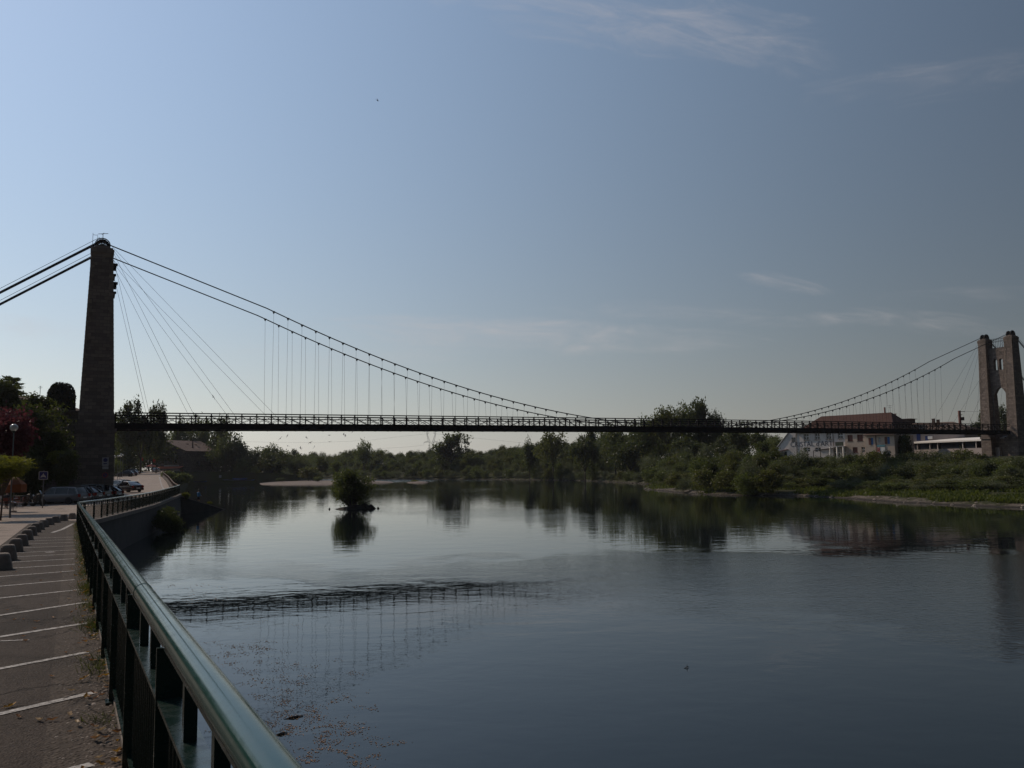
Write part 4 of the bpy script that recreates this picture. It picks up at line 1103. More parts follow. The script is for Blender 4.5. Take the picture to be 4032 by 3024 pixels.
c = at(433, 1876, 89.9); flat(c, rrect(.15, .27, .02), Vector((1, 0, 0)), Vector((0, -1, 0))).build('panel', MATS['sign_yellow'], S)

def lamp(px, py, Y, r, label, base=None, group='globe street lamps'):
    g_ = at(px, py, Y); z0 = base if base is not None else road_z(Y); S = thing('street_lamp', (g_.x, g_.y, z0), label, 'street lamp', group)
    b = MB(); b.tube([(g_.x, g_.y, z0), (g_.x, g_.y, z0 + .8), (g_.x, g_.y, z0 + .82), (g_.x, g_.y, g_.z - r)], [.06, .055, .045, .035], 8); b.build('pole', MATS['grey_metal'], S)
    b = MB(); b.lathe((g_.x, g_.y, g_.z - r), [(.05, -.1), (r * .45, -.02), (r * .5, .08), (.03, .08)], 12); b.build('collar', MATS['black'], S)
    b = MB(); b.ball(g_, r, 12); b.build('globe', MATS['globe'], S, smooth=True)
lamp(55, 1684, 50, .225, 'street lamp with a large white globe before the pink tree')
for i, (px, py, Y) in enumerate([(436, 1796, 140), (452, 1797, 152), (466, 1796, 164), (475, 1796, 176), (476, 1789, 200), (484, 1792, 190)]):
    lamp(px, py, Y, .22, ['globe lamp touching the right edge of the left tower', 'globe lamp second from the tower edge', 'globe lamp third from the tower edge', 'lower globe lamp of the two close together beyond the tower', 'highest globe lamp of the cluster beyond the tower', 'rightmost globe lamp of the cluster beyond the tower'][i])

# flags and parasols at the top of the far road
for px, y0, y1, w, lab in ((603, 1797, 1822, 10, 'bright red flag on a pole right of the far road top'), (559, 1799, 1815, 5, 'narrow red flag on a pole left of the far road top')):
    Y = 268; a = at(px, y0, Y); S = thing('flag_pole', (a.x, a.y, road_z(Y)), lab, 'flag', 'red flags by the far road')
    b = MB(); b.tube([(a.x, a.y, road_z(Y)), (a.x, a.y, a.z + .3)], .05, 6); b.build('pole', MATS['grey_metal'], S)
    e = at(px + w / 2, y1, Y); hgt = a.z - e.z; wd = w * Y / F; b = MB()
    pl_ = [(0, 0), (wd * .5, -hgt * .25), (wd, -hgt * .6), (wd * .9, -hgt), (0, -hgt * .9)]
    b.prism(None, [(a.x + u, a.y - .03, a.z + v) for u, v in pl_], [(a.x + u, a.y + .03, a.z + v) for u, v in pl_]); b.build('banner', MATS['flag_red'], S)
p = at(595, 1855, 272); parasol(Vector((p.x, p.y, -.6)), 1.75, 2.75, MATS['red'], 'salmon red parasol at the top of the far road', .15, 6)

# ================================================================== BUILDINGS OF THE FAR BANK
HU = Vector((.66, -.75, 0)).normalized(); HN = Vector((-HU.y * -1, 0, 0))
HN = Vector((HU.y, -HU.x, 0)).normalized()          # outward, towards the river
HROT = math.atan2(HU.y, HU.x)
A0 = Vector((62.5, 185, 0))
def hp(s, n, z): return A0 + HU * s - HN * n + Vector((0, 0, z))   # s along the front, n into the house
def s_at(px):
    lo, hi = -12, 60
    for _ in range(50):
        m_ = (lo + hi) / 2; q = hp(m_, 0, 2.5)
        d = q.y * math.cos(PITCH) + q.z * math.sin(PITCH); v = q.z * math.cos(PITCH) - q.y * math.sin(PITCH)
        if 2016 + F * q.x / d * cr - F * v / d * sr < px: lo = m_
        else: hi = m_
    return lo
def z_at(px, py):
    q = hp(s_at(px), 0, 0); return at(px, py, q.y).z
class House:
    """front wall with real openings; everything in front coordinates (s, n, z)"""
    def __init__(s, name, label, cat='house', loc_s=0):
        s.T = thing(name, hp(loc_s, 0, 0), label, cat, rz=0)
    def wall(s, s0, s1, z0, z1, depth, m, openings, name='wall', n0=0.0, ends=True, th=.3):
        mb = MB(); xs = sorted({s0, s1} | {o[0] for o in openings} | {o[1] for o in openings}); zs = sorted({z0, z1} | {o[2] for o in openings} | {o[3] for o in openings})
        for i in range(len(xs) - 1):
            for j in range(len(zs) - 1):
                cx, cz = (xs[i] + xs[i + 1]) / 2, (zs[j] + zs[j + 1]) / 2
                if any(o[0] < cx < o[1] and o[2] < cz < o[3] for o in openings): continue
                mb.add([hp(xs[i], n0, zs[j]), hp(xs[i + 1], n0, zs[j]), hp(xs[i + 1], n0, zs[j + 1]), hp(xs[i], n0, zs[j + 1])], [(0, 1, 2, 3)])
        for a, b, c, d in openings:   # reveals
            for p, q in (((a, c), (a, d)), ((a, d), (b, d)), ((b, d), (b, c)), ((b, c), (a, c))):
                mb.add([hp(p[0], n0, p[1]), hp(q[0], n0, q[1]), hp(q[0], n0 + th, q[1]), hp(p[0], n0 + th, p[1])], [(0, 1, 2, 3)])
        if ends:
            for e in (s0, s1): mb.add([hp(e, n0, z0), hp(e, n0 + depth, z0), hp(e, n0 + depth, z1), hp(e, n0, z1)], [(0, 1, 2, 3)])
            mb.add([hp(s0, n0 + depth, z0), hp(s1, n0 + depth, z0), hp(s1, n0 + depth, z1), hp(s0, n0 + depth, z1)], [(0, 1, 2, 3)])
        return mb.build(name, m, s.T)
    def window(s, a, b, c, d, shut=None, n=.16, sill=True, name='window', mat=None, shutcol=None):
        mb = MB()
        for p, q in (((a, c), (a, d)), ((b, c), (b, d)), (((a + b) / 2, c), ((a + b) / 2, d)), ((a, c), (b, c)), ((a, d), (b, d)), ((a, (c + d) / 2), (b, (c + d) / 2))):
            mb.beam(hp(p[0], n, p[1]), hp(q[0], n, q[1]), .07, .07)
        w = mb.build(name, mat or MATS['white_metal'], s.T)
        mb = MB(); mb.add([hp(a, n + .03, c), hp(b, n + .03, c), hp(b, n + .03, d), hp(a, n + .03, d)], [(0, 1, 2, 3)]); mb.build('pane', MATS['pane'], w)
        if sill:
            mb = MB(); mb.beam(hp(a - .12, -.05, c - .07), hp(b + .12, -.05, c - .07), .2, .12); mb.build('sill', MATS['coping'], w)
        if shut:
            sm = MB()
            if shut == 'closed': sm.prism(None, [hp(a + .01, .06, c), hp(b - .01, .06, c), hp(b - .01, .06, d), hp(a + .01, .06, d)], [hp(a + .01, .10, c), hp(b - .01, .10, c), hp(b - .01, .10, d), hp(a + .01, .10, d)])
            else:
                w2 = (b - a) * .5
                sm.prism(None, [hp(a - w2, -.03, c), hp(a, -.03, c), hp(a, -.03, d), hp(a - w2, -.03, d)], [hp(a - w2, -.07, c), hp(a, -.07, c), hp(a, -.07, d), hp(a - w2, -.07, d)])
                sm.prism(None, [hp(a + .02, .05, c), hp(b - .02, .05, c), hp(b - .02, .05, d), hp(a + .02, .05, d)], [hp(a + .02, .09, c), hp(b - .02, .09, c), hp(b - .02, .09, d), hp(a + .02, .09, d)]) if shut == 'half' else None
            sm.build('shutter', shutcol, w)
        return w

t = NT('old white render'); o_ = t.pos()
c = t.mix(t.ramp(t.noise(o_, .45, 7, .7), [(.42, 0.), (.75, .8)]), (.62, .57, .53), (.36, .31, .27))
c = t.mix(t.ramp(t.noise(o_, 2.5, 5, .6), [(.55, 0.), (.75, .5)]), c, (.30, .25, .21)); t.bsdf(c, .9, 0, t.bump(t.noise(o_, 14, 3), .2, .02), .2); mk('render_white', t.m)
t = NT('cream render'); o_ = t.pos()
c = t.mix(t.ramp(t.noise(o_, .6, 7, .7), [(.42, 0.), (.75, .7)]), (.50, .40, .32), (.32, .245, .19)); t.bsdf(c, .9, 0, t.bump(t.noise(o_, 14, 3), .2, .02), .2); mk('render_cream', t.m)
t = NT('grey render'); o_ = t.pos()
c = t.mix(t.noise(o_, .7, 6), (.27, .23, .22), (.40, .34, .31)); t.bsdf(c, .9, 0, None, .2); mk('render_grey', t.m)
MATS['shut_brown'] = plain('brown shutter', (.13, .045, .03), .7); MATS['shut_blue'] = plain('blue shutter', (.06, .13, .30), .7); MATS['ink'] = plain('painted letters', (.05, .055, .075), .8)
MATS['teal'] = plain('teal sign', (.10, .26, .30), .7); MATS['door_blue'] = plain('blue door', (.03, .05, .16), .6)

# 1. long white building
S0, S1 = s_at(3108), s_at(3330)
H = House('white_building', 'long white building with painted lettering on its front and a big rust red hipped roof', 'building', S0)
EAVE = 6.75; wz0, wz1 = z_at(3220, 1730), 6.25
ops = []
for px in (3177, 3221, 3266, 3312):
    a = s_at(px - 9.5); b = s_at(px + 9.5); ops.append((a, b, wz0, wz1))
low = [(s_at(3166), s_at(3190), z_at(3178, 1779), z_at(3178, 1762)), (s_at(3210), s_at(3232), z_at(3221, 1779), z_at(3221, 1762)), (s_at(3284), s_at(3306), 1.0, z_at(3295, 1764)), (s_at(3314), s_at(3332 - 2), 1.0, z_at(3320, 1764))]
H.wall(S0, S1, -.5, EAVE, 11, MATS['render_white'], ops + low)
for o4 in ops: H.window(*o4)
for o4 in low: H.window(*o4, sill=False)
# small dark opening and lean-to at the left end
zl0 = z_at(3065, 1766); zl1 = z_at(3138, 1704); SL = s_at(3062)
mb = MB(); mb.prism(None, [hp(SL, .02, -.8), hp(S0, .02, -.8), hp(S0, .02, zl1), hp(SL, .02, zl0)], [hp(SL, 9, -.8), hp(S0, 9, -.8), hp(S0, 9, zl1), hp(SL, 9, zl0)]); lt = mb.build('lean_to', MATS['render_white'], H.T)
mb = MB(); mb.prism(None, [hp(SL - .3, -.2, zl0), hp(S0, -.2, zl1 + .05), hp(S0, -.2, zl1 + .2), hp(SL - .3, -.2, zl0 + .15)], [hp(SL - .3, 9.2, zl0), hp(S0, 9.2, zl1 + .05), hp(S0, 9.2, zl1 + .2), hp(SL - .3, 9.2, zl0 + .15)]); mb.build('lean_to_roof', MATS['white'], H.T)
for a_, b_, c_, d_ in ((s_at(3119), s_at(3134), z_at(3126, 1740), z_at(3126, 1722)), (s_at(3070), s_at(3098), z_at(3084, 1800), z_at(3084, 1778))):
    mb = MB(); mb.prism(None, [hp(a_, -.02, c_), hp(b_, -.02, c_), hp(b_, -.02, d_), hp(a_, -.02, d_)], [hp(a_, .0, c_), hp(b_, .0, c_), hp(b_, .0, d_), hp(a_, .0, d_)]); mb.build('window', MATS['pane'], H.T)
mb = MB(); mb.prism(None, [hp(s_at(3072), -.25, z_at(3085, 1777)), hp(s_at(3104), -.25, z_at(3085, 1771)), hp(s_at(3104), -.25, z_at(3085, 1769)), hp(s_at(3072), -.25, z_at(3085, 1775))], [hp(s_at(3072), .01, z_at(3085, 1777)), hp(s_at(3104), .01, z_at(3085, 1771)), hp(s_at(3104), .01, z_at(3085, 1769)), hp(s_at(3072), .01, z_at(3085, 1775))]); mb.build('awning', MATS['shut_brown'], H.T)
mb = MB()
for px in (3138, 3283): mb.tube([hp(s_at(px), -.08, 0), hp(s_at(px), -.08, EAVE)], .06, 6)
mb.build('drainpipe', MATS['grey_metal'], H.T)
# hipped roof: ridge parallel to the front
RZ = at(3480, 1622, 172).z
r0, r1 = s_at(3200) , s_at(3494); q0, q1 = s_at(3138), s_at(3528)
ra = at(3200, 1641, hp(s_at(3200), 5.5, 0).y); rb_ = at(3482, 1622, hp(s_at(3482), 5.5, 0).y)
mb = MB(); E4 = [hp(q0, -.5, EAVE), hp(q1, -.5, EAVE), hp(q1, 11.5, EAVE), hp(q0, 11.5, EAVE)]; sA = q0 + 3.2; sB = s_at(3470)
RG = [hp(sA, 5.5, RZ), hp(sB, 5.5, RZ)]
mb.add(E4 + RG + [e - Vector((0, 0, .25)) for e in E4], [(0, 1, 5, 4), (1, 2, 5), (2, 3, 4, 5), (3, 0, 4), (6, 7, 1, 0), (7, 8, 2, 1), (8, 9, 3, 2), (9, 6, 0, 3), (9, 8, 7, 6)])
rf = mb.build('roof', MATS['tile'], H.T)
mb = MB(); p = hp(s_at(3445), 5.5, RZ); mb.box(p + Vector((0, 0, .5)), (.25, .25, 1.3)); mb.build('chimney', MATS['shut_brown'], rf)
mb = MB(); p = hp(s_at(3462), 6, RZ); mb.tube([p - Vector((0, 0, .4)), p + Vector((0, 0, 1.6))], .03, 5); mb.beam(p + Vector((-.5, 0, 1.5)), p + Vector((.5, 0, 1.5)), .03, .03); mb.beam(p + Vector((-.4, 0, 1.1)), p + Vector((.4, 0, 1.1)), .03, .03); mb.build('aerial', MATS['iron'], rf)
# lettering painted on the front
def lettering(txt, s0, s1, z0, h, m, parent, off=.012):
    cu = bpy.data.curves.new('lettering', 'FONT'); cu.body = txt; cu.size = 1; cu.extrude = .004
    to = bpy.data.objects.new('lettering', cu); COL.objects.link(to)
    dg = bpy.context.evaluated_depsgraph_get(); me = bpy.data.meshes.new_from_object(to.evaluated_get(dg)); bpy.data.objects.remove(to)
    xs = [v.co.x for v in me.vertices]; ys = [v.co.y for v in me.vertices]; x0, x1, y0, y1 = min(xs), max(xs), min(ys), max(ys)
    pl = parent.location
    for v in me.vertices:
        q = hp(s0 + (v.co.x - x0) / (x1 - x0) * (s1 - s0), -off - v.co.z, z0 + (v.co.y - y0) / (y1 - y0) * h); v.co = q - pl
    me.materials.append(m); o = bpy.data.objects.new('lettering', me); COL.objects.link(o); o.parent = parent; return o
zt0 = z_at(3200, 1757); lettering("CRISTAL d'ART", s_at(3114), s_at(3280), zt0, z_at(3200, 1737) - zt0, MATS['ink'], H.T, .03)
# balcony and terrace canopy
ba, bb = s_at(3283), s_at(3335); bz = z_at(3310, 1757)
mb = MB(); mb.prism(None, [hp(ba, -1.4, bz - .15), hp(bb, -1.4, bz - .15), hp(bb, -1.4, bz), hp(ba, -1.4, bz)], [hp(ba, 0, bz - .15), hp(bb, 0, bz - .15), hp(bb, 0, bz), hp(ba, 0, bz)]); bl = mb.build('balcony', MATS['render_white'], H.T)
mb = MB(); mb.beam(hp(ba, -1.4, bz + .9), hp(bb, -1.4, bz + .9), .05, .05)
for k in range(14): s_ = ba + (bb - ba) * k / 13; mb.beam(hp(s_, -1.4, bz), hp(s_, -1.4, bz + .9), .025, .025)
mb.build('balustrade', MATS['shut_brown'], bl)
mb = MB(); mb.prism(None, [hp(s_at(3304), -1.45, bz + .05), hp(bb, -1.45, bz + .05), hp(bb, -1.45, bz + .85), hp(s_at(3304), -1.45, bz + .85)], [hp(s_at(3304), -1.42, bz + .05), hp(bb, -1.42, bz + .05), hp(bb, -1.42, bz + .85), hp(s_at(3304), -1.42, bz + .85)]); mb.build('screen', plain('green screen', (.05, .06, .035), .8), bl)
mb = MB()
for px in (3281, 3308, 3333): mb.beam(hp(s_at(px), -1.3, -.2), hp(s_at(px), -1.3, bz - .15), .3, .3, (0, 1, 0))
mb.build('pillar', MATS['white'], H.T)
# low terrace wall before the building
mb = MB(); mb.prism(None, [hp(s_at(3165), -2.2, -1.5), hp(S1 + 4, -2.2, -1.5), hp(S1 + 4, -2.2, .75), hp(s_at(3165), -2.2, .75)], [hp(s_at(3165), -2.5, -1.5), hp(S1 + 4, -2.5, -1.5), hp(S1 + 4, -2.5, .75), hp(s_at(3165), -2.5, .75)]); 
tag(mb.build('terrace_wall', MATS['render_cream']), 'low stained terrace wall along the foot of the long white building', 'wall')
PG = thing('pergola', hp(s_at(3250), -1.5, .5), 'dark timber pergola overgrown with vine before the white building', 'pergola')
for px in (3180, 3200, 3222, 3250): 
    s_ = s_at(px); mb = MB(); mb.beam(hp(s_, -2.1, .7), hp(s_, -2.1, 2.5), .12, .12, (0, 1, 0)); mb.build('post', MATS['bark'], PG)
mb = MB()
mb.beam(hp(s_at(3225), -2.1, 2.5), hp(s_at(3280), -1.6, 2.75), .12, .12); mb.beam(hp(s_at(3225), -.1, 2.6), hp(s_at(3280), -.1, 2.85), .12, .12)
for k in range(9): s_ = s_at(3225) + (s_at(3280) - s_at(3225)) * k / 8; mb.beam(hp(s_, -2.2, 2.55 + k * .035), hp(s_, 0, 2.65 + k * .035), .07, .07)
mb.build('roof_beams', MATS['bark'], PG)

# 2. cream house with brown shutters
S2 = s_at(3413); H = House('cream_house', 'cream house with closed brown shutters joined to the long white building', 'house', S1)
up2 = [(s_at(3341), s_at(3361), z_at(3351, 1738), z_at(3351, 1713)), (s_at(3379), s_at(3401), z_at(3390, 1737), z_at(3390, 1711))]
lo2 = [(s_at(3359), s_at(3378), z_at(3368, 1783), z_at(3368, 1761)), (s_at(3393), s_at(3407), z_at(3400, 1781), z_at(3400, 1760))]
H.wall(S1 + .01, S2, -.5, 6.6, 10.9, MATS['render_cream'], up2 + lo2, n0=-.12)
for o4 in up2: H.window(*o4, shut='closed', shutcol=MATS['shut_brown'])
H.window(*lo2[0], shut='half', shutcol=MATS['shut_brown']); H.window(*lo2[1], sill=False)
# 3. house with blue shutters
S3 = s_at(3528); H = House('blue_shutter_house', 'cream house with blue shutters and a vine on its corner beside the covered terrace', 'house', S2)
up3 = [(s_at(3435), s_at(3445), z_at(3440, 1751), z_at(3440, 1724)), (s_at(3499), s_at(3510), z_at(3504, 1748), z_at(3504, 1720)), (s_at(3466), s_at(3473), z_at(3470, 1742), z_at(3470, 1722))]
lo3 = [(s_at(3436), s_at(3447), z_at(3441, 1795), z_at(3441, 1776)), (s_at(3496), s_at(3510), z_at(3503, 1797), z_at(3503, 1774))]
E3 = z_at(3470, 1714)
H.wall(S2 + .01, S3, -.5, E3, 9, MATS['render_cream'], up3 + lo3, n0=-.5)
for o4 in up3[:2]: 
    H.window(o4[0], o4[1], o4[2], o4[3], n=-.36)
    for sgn in (0, 1):
        sm = MB(); w_ = (o4[1] - o4[0]) * .8; a = o4[0] - w_ if sgn == 0 else o4[0] + .05; b = o4[0] if sgn == 0 else o4[1] - .05; nn = -.55 if sgn == 0 else -.42
        sm.prism(None, [hp(a, nn, o4[2]), hp(b, nn, o4[2]), hp(b, nn, o4[3]), hp(a, nn, o4[3])], [hp(a, nn - .04, o4[2]), hp(b, nn - .04, o4[2]), hp(b, nn - .04, o4[3]), hp(a, nn - .04, o4[3])]); sm.build('shutter', MATS['shut_brown'] if sgn == 0 else MATS['shut_blue'], H.T)
H.window(*up3[2], n=-.36); [H.window(*o4, n=-.36) for o4 in lo3]
mb = MB(); mb.prism(None, [hp(S2 - .2, -1.0, E3 + .02), hp(S3 + .3, -1.0, E3 + .02), hp(S3 + .3, 4.5, E3 + 1.3), hp(S2 - .2, 4.5, E3 + 1.3)], [hp(S2 - .2, -1.0, E3 + .2), hp(S3 + .3, -1.0, E3 + .2), hp(S3 + .3, 4.5, E3 + 1.48), hp(S2 - .2, 4.5, E3 + 1.48)]); mb.build('roof', MATS['tile_grey'], H.T)
a, b = s_at(3459), s_at(3490)
for z0_, z1_, m_ in ((z_at(3475, 1759), z_at(3475, 1752), 'teal'), (z_at(3475, 1788), z_at(3475, 1761), 'white')):
    mb = MB(); mb.prism(None, [hp(a, -.60, z0_), hp(b, -.60, z0_), hp(b, -.60, z1_), hp(a, -.60, z1_)], [hp(a, -.53, z0_), hp(b, -.53, z0_), hp(b, -.53, z1_), hp(a, -.53, z1_)]); mb.build('signboard', MATS[m_], H.T)
mb = MB()
for k, px in enumerate((3461, 3465, 3469)): mb.box(hp(s_at(px), -.63, z_at(3465, 1771)), (.12, .03, 1.0 - .2 * (k % 2)), HROT)
mb.box(hp(s_at(3467), -.63, z_at(3465, 1785)), (.7, .03, .14), HROT)
mb.build('signboard_marks', MATS['sign_red'], H.T)
mb = MB(); mb.tube([hp(s_at(3455), -.58, 0), hp(s_at(3455), -.58, E3)], .06, 6); mb.build('drainpipe', MATS['shut_brown'], H.T)

# 4. grey house behind, chimneys
H = House('grey_house', 'greyish house with blue doors standing back behind the covered terrace', 'house', S3)
A4 = at(3545, 1730, 186); 
def gq(k, n, z): return Vector((82.5 + 12.2 * k, 186 - 12 * k, 0)) + Vector((.70, .71, 0)) * n + Vector((0, 0, z))
mb = MB(); mb.prism(None, [gq(-.35, 0, -1), gq(1, 0, -1), gq(1, 0, 6.6), gq(-.35, 0, 6.6)], [gq(-.35, 9, -1), gq(1, 9, -1), gq(1, 9, 6.6), gq(-.35, 9, 6.6)]); mb.build('wall', MATS['render_grey'], H.T)
mb = MB(); ze = 6.6
mb.add([gq(-.4, -.4, ze), gq(1.04, -.4, ze), gq(1.04, 9.4, ze), gq(-.4, 9.4, ze), gq(-.4, 4.5, ze + 1.75), gq(.8, 4.5, ze + 1.75)], [(0, 1, 5, 4), (1, 2, 5), (2, 3, 4, 5), (3, 0, 4), (3, 2, 1, 0)])
rf = mb.build('roof', MATS['tile_grey'], H.T)
for px, py, w_, h_, m_ in ((3518, 1652, 1.0, 2.4, 'render_cream'), (3676, 1663, .55, 1.4, 'tile_grey'), (3694, 1665, .55, 1.2, 'tile_grey'), (3560, 1660, 3.6, .9, 'tile_grey')):
    q = at(px, py, 184 if px < 3600 else 180); mb = MB(); mb.box(q, (w_, w_ * .8, h_), HROT); mb.box(q + Vector((0, 0, h_ / 2 + .05)), (w_ * 1.2, w_, .1), HROT); mb.build('chimney', MATS[m_], rf)
for px, y0, y1, w_ in ((3616, 1709, 1735, 13), (3664, 1716, 1735, 11)):
    q = at(px, (y0 + y1) / 2, 186 - 12 * ((px - 3527) / 200) - .1); k = (q.x - 82.5) / 12.2; hw_ = w_ * q.y / F / 2; hh = (y1 - y0) * q.y / F / 2
    mb = MB(); mb.box(gq(k, -.03, q.z), (hw_ * 2.2, .08, hh * 2), math.atan2(-12, 12.2)); mb.build('door', MATS['door_blue'], H.T)
q = at(3680, 1722, 177); k = (q.x - 82.5) / 12.2; mb = MB(); mb.box(gq(k, -.2, q.z), (.9, .35, .6), math.atan2(-12, 12.2)); mb.build('air_conditioner', MATS['white_metal'], H.T)

# 5. covered terrace with a white roof
Tq = thing('covered_terrace', (90, 172, 0), 'long white roofed glazed terrace between the blue shuttered house and the tower', 'terrace')
ca, cb = Vector((86.6, 183, 0)), Vector((93.6, 161, 0)); cd = (cb - ca).normalized(); cn = Vector((cd.y, -cd.x, 0))
zr = at(3720, 1738, 172).z; zw = at(3720, 1768, 172).z
def cq(k, n, z): return ca.lerp(cb, k) - cn * n + Vector((0, 0, z))
mb = MB(); mb.prism(None, [cq(0, -.4, zr - .18), cq(1, -.4, zr - .18), cq(1, -.4, zr + .12), cq(0, -.4, zr + .12)], [cq(0, 4, zr + .5), cq(1, 4, zr + .5), cq(1, 4, zr + .7), cq(0, 4, zr + .7)]); mb.build('roof', MATS['white'], Tq)
for k in (0, .14, .29, .38, .66, .80, .92, 1.0):
    mb = MB(); mb.beam(cq(k, 0, zw), cq(k, 0, zr - .18), .14, .14, (0, 1, 0)); mb.build('post', MATS['render_white'], Tq)
for k0, k1 in ((.01, .135), (.15, .285), (.30, .375), (.39, .655), (.67, .79)):
    mb = MB(); mb.prism(None, [cq(k0, .3, zw), cq(k1, .3, zw), cq(k1, .3, zr - .2), cq(k0, .3, zr - .2)], [cq(k0, .33, zw), cq(k1, .33, zw), cq(k1, .33, zr - .2), cq(k0, .33, zr - .2)]); mb.build('glazing', MATS['pane'], Tq)
mb = MB(); mb.prism(None, [cq(0, 3.6, zw), cq(1, 3.6, zw), cq(1, 3.6, zr + .4), cq(0, 3.6, zr + .4)], [cq(0, 3.8, zw), cq(1, 3.8, zw), cq(1, 3.8, zr + .4), cq(0, 3.8, zr + .4)]); mb.build('back_wall', MATS['shut_brown'], Tq)
mb = MB(); mb.prism(None, [cq(-.05, -.5, -2), cq(1.05, -.5, -2), cq(1.05, -.5, zw + .02), cq(-.05, -.5, zw + .02)], [cq(-.05, 4, -2), cq(1.05, 4, -2), cq(1.05, 4, zw + .02), cq(-.05, 4, zw + .02)]); mb.build('base_wall', MATS['render_grey'], Tq)

# utility pole behind
p = at(3777, 1617, 178); T = thing('utility_pole', (p.x, p.y, .8), 'rusty brown utility pole with a transformer left of the right tower', 'pole')
mb = MB(); mb.box((p.x, p.y, (p.z + .8) / 2), (.42, .42, p.z - .8)); mb.build('pole', MATS['shut_brown'], T)
mb = MB(); mb.beam((p.x, p.y, p.z - .2), (p.x + 1.2, p.y, p.z - .2), .1, .1); mb.beam((p.x, p.y, p.z - .9), (p.x + .6, p.y, p.z - .9), .1, .12); mb.build('crossarm', MATS['iron'], T)
mb = MB(); mb.tube([(p.x + .62, p.y, p.z - 2.1), (p.x + .62, p.y, p.z - 1.4)], .32, 10); mb.build('transformer', MATS['iron'], T)
mb = MB(); mb.tube([(p.x + 1.1, p.y, p.z - .2), (p.x + 9, p.y - 3, p.z - .5)], .02, 4); mb.build('wire', MATS['iron'], T)

# ================================================================== LEFT BANK BUILDINGS
# stone house by the water
CQ = at(731, 1775, 302); CL = at(599, 1776, 309); CR = at(868, 1770, 322); zB = -3.6
CRd = Vector((CR.x - CQ.x, CR.y - CQ.y, 0)); CLd = Vector((CL.x - CQ.x, CL.y - CQ.y, 0)); ze = CQ.z; zap = at(637, 1734, 306).z
c0 = Vector((CQ.x, CQ.y, 0))
def sq(a, b, z): return c0 + CLd * a + CRd * b + Vector((0, 0, z))
T = thing('stone_house', (CQ.x, CQ.y, zB), 'old stone house with a brownish tiled roof by the water beyond the bridge', 'house')
mb = MB()
mb.add([sq(0, 0, zB - 2), sq(1, 0, zB - 2), sq(1, 1, zB - 2), sq(0, 1, zB - 2), sq(0, 0, ze), sq(1, 0, ze), sq(1, 1, ze), sq(0, 1, ze), sq(.66, 0, zap - .3), sq(.66, 1, zap - .3)],
       [(0, 1, 5, 8, 4), (3, 2, 6, 9, 7), (0, 3, 7, 4), (1, 2, 6, 5), (4, 7, 9, 8), (5, 6, 9, 8)])
mb.build('wall', MATS['house_stone'], T)
mb = MB()
for a0_, a1_ in ((-.06, .66), (1.05, .66)):
    z0_ = ze - .25; mb.prism(None, [sq(a0_, -.04, z0_), sq(a1_, -.04, zap), sq(a1_, 1.04, zap), sq(a0_, 1.04, z0_)], [sq(a0_, -.04, z0_ + .2), sq(a1_, -.04, zap + .2), sq(a1_, 1.04, zap + .2), sq(a0_, 1.04, z0_ + .2)])
rf = mb.build('roof', MATS['tile_grey'], T)
mb = MB(); mb.tube([sq(.15, .33, ze), sq(.15, .33, ze + 4.2)], .22, 6); mb.build('chimney', MATS['iron'], rf)
for a, b, w_ in ((.42, .42, .7), (.26, .42, .55), (.38, .62, .7), (.24, .56, .5)):
    z_ = ze + (zap - ze) * (a + .06) / .72 + .1; mb = MB(); mb.box(sq(a, b, z_), (1.1, .8, .22), .5); mb.build('skylight', MATS['white'] if w_ < .6 else MATS['tile'], rf)
def onwall(a0_, a1_, z0_, z1_, side, m_, name, off=.15):
    mb = MB()
    if side == 'l': P = [sq(a0_, 0, z0_), sq(a1_, 0, z0_), sq(a1_, 0, z1_), sq(a0_, 0, z1_)]; o_ = -CRd.normalized() * off
    else: P = [sq(0, a0_, z0_), sq(0, a1_, z0_), sq(0, a1_, z1_), sq(0, a0_, z1_)]; o_ = -CLd.normalized() * off
    mb.prism(None, P, [q + o_ for q in P]); mb.build(name, m_, T)
for a_ in (.25, .55, .8): onwall(a_, a_ + .09, 2.2, 4.0, 'l', MATS['pane'], 'window', .04)
for a_ in (.3, .65): onwall(a_, a_ + .08, 1.5, 3.2, 'r', MATS['pane'], 'window', .04)
onwall(.18, .62, .9, 2.1, 'l', MATS['sign_white'], 'signboard', .2)
onwall(.05, .75, -1.0, .2, 'l', MATS['shut_brown'], 'terrace_front', 1.2)
a = sq(.75, 0, 1.6) - CRd.normalized() * 2.2; mb = MB(); mb.prism(None, [tuple(sq(.05, 0, .75) - CRd.normalized() * 2.6), tuple(sq(.75, 0, .75) - CRd.normalized() * 2.6), tuple(sq(.75, 0, 1.5)), tuple(sq(.05, 0, 1.5))], [tuple(sq(.05, 0, .87) - CRd.normalized() * 2.6), tuple(sq(.75, 0, .87) - CRd.normalized() * 2.6), tuple(sq(.75, 0, 1.62)), tuple(sq(.05, 0, 1.62))])
mb.build('awning', MATS['red'], T)

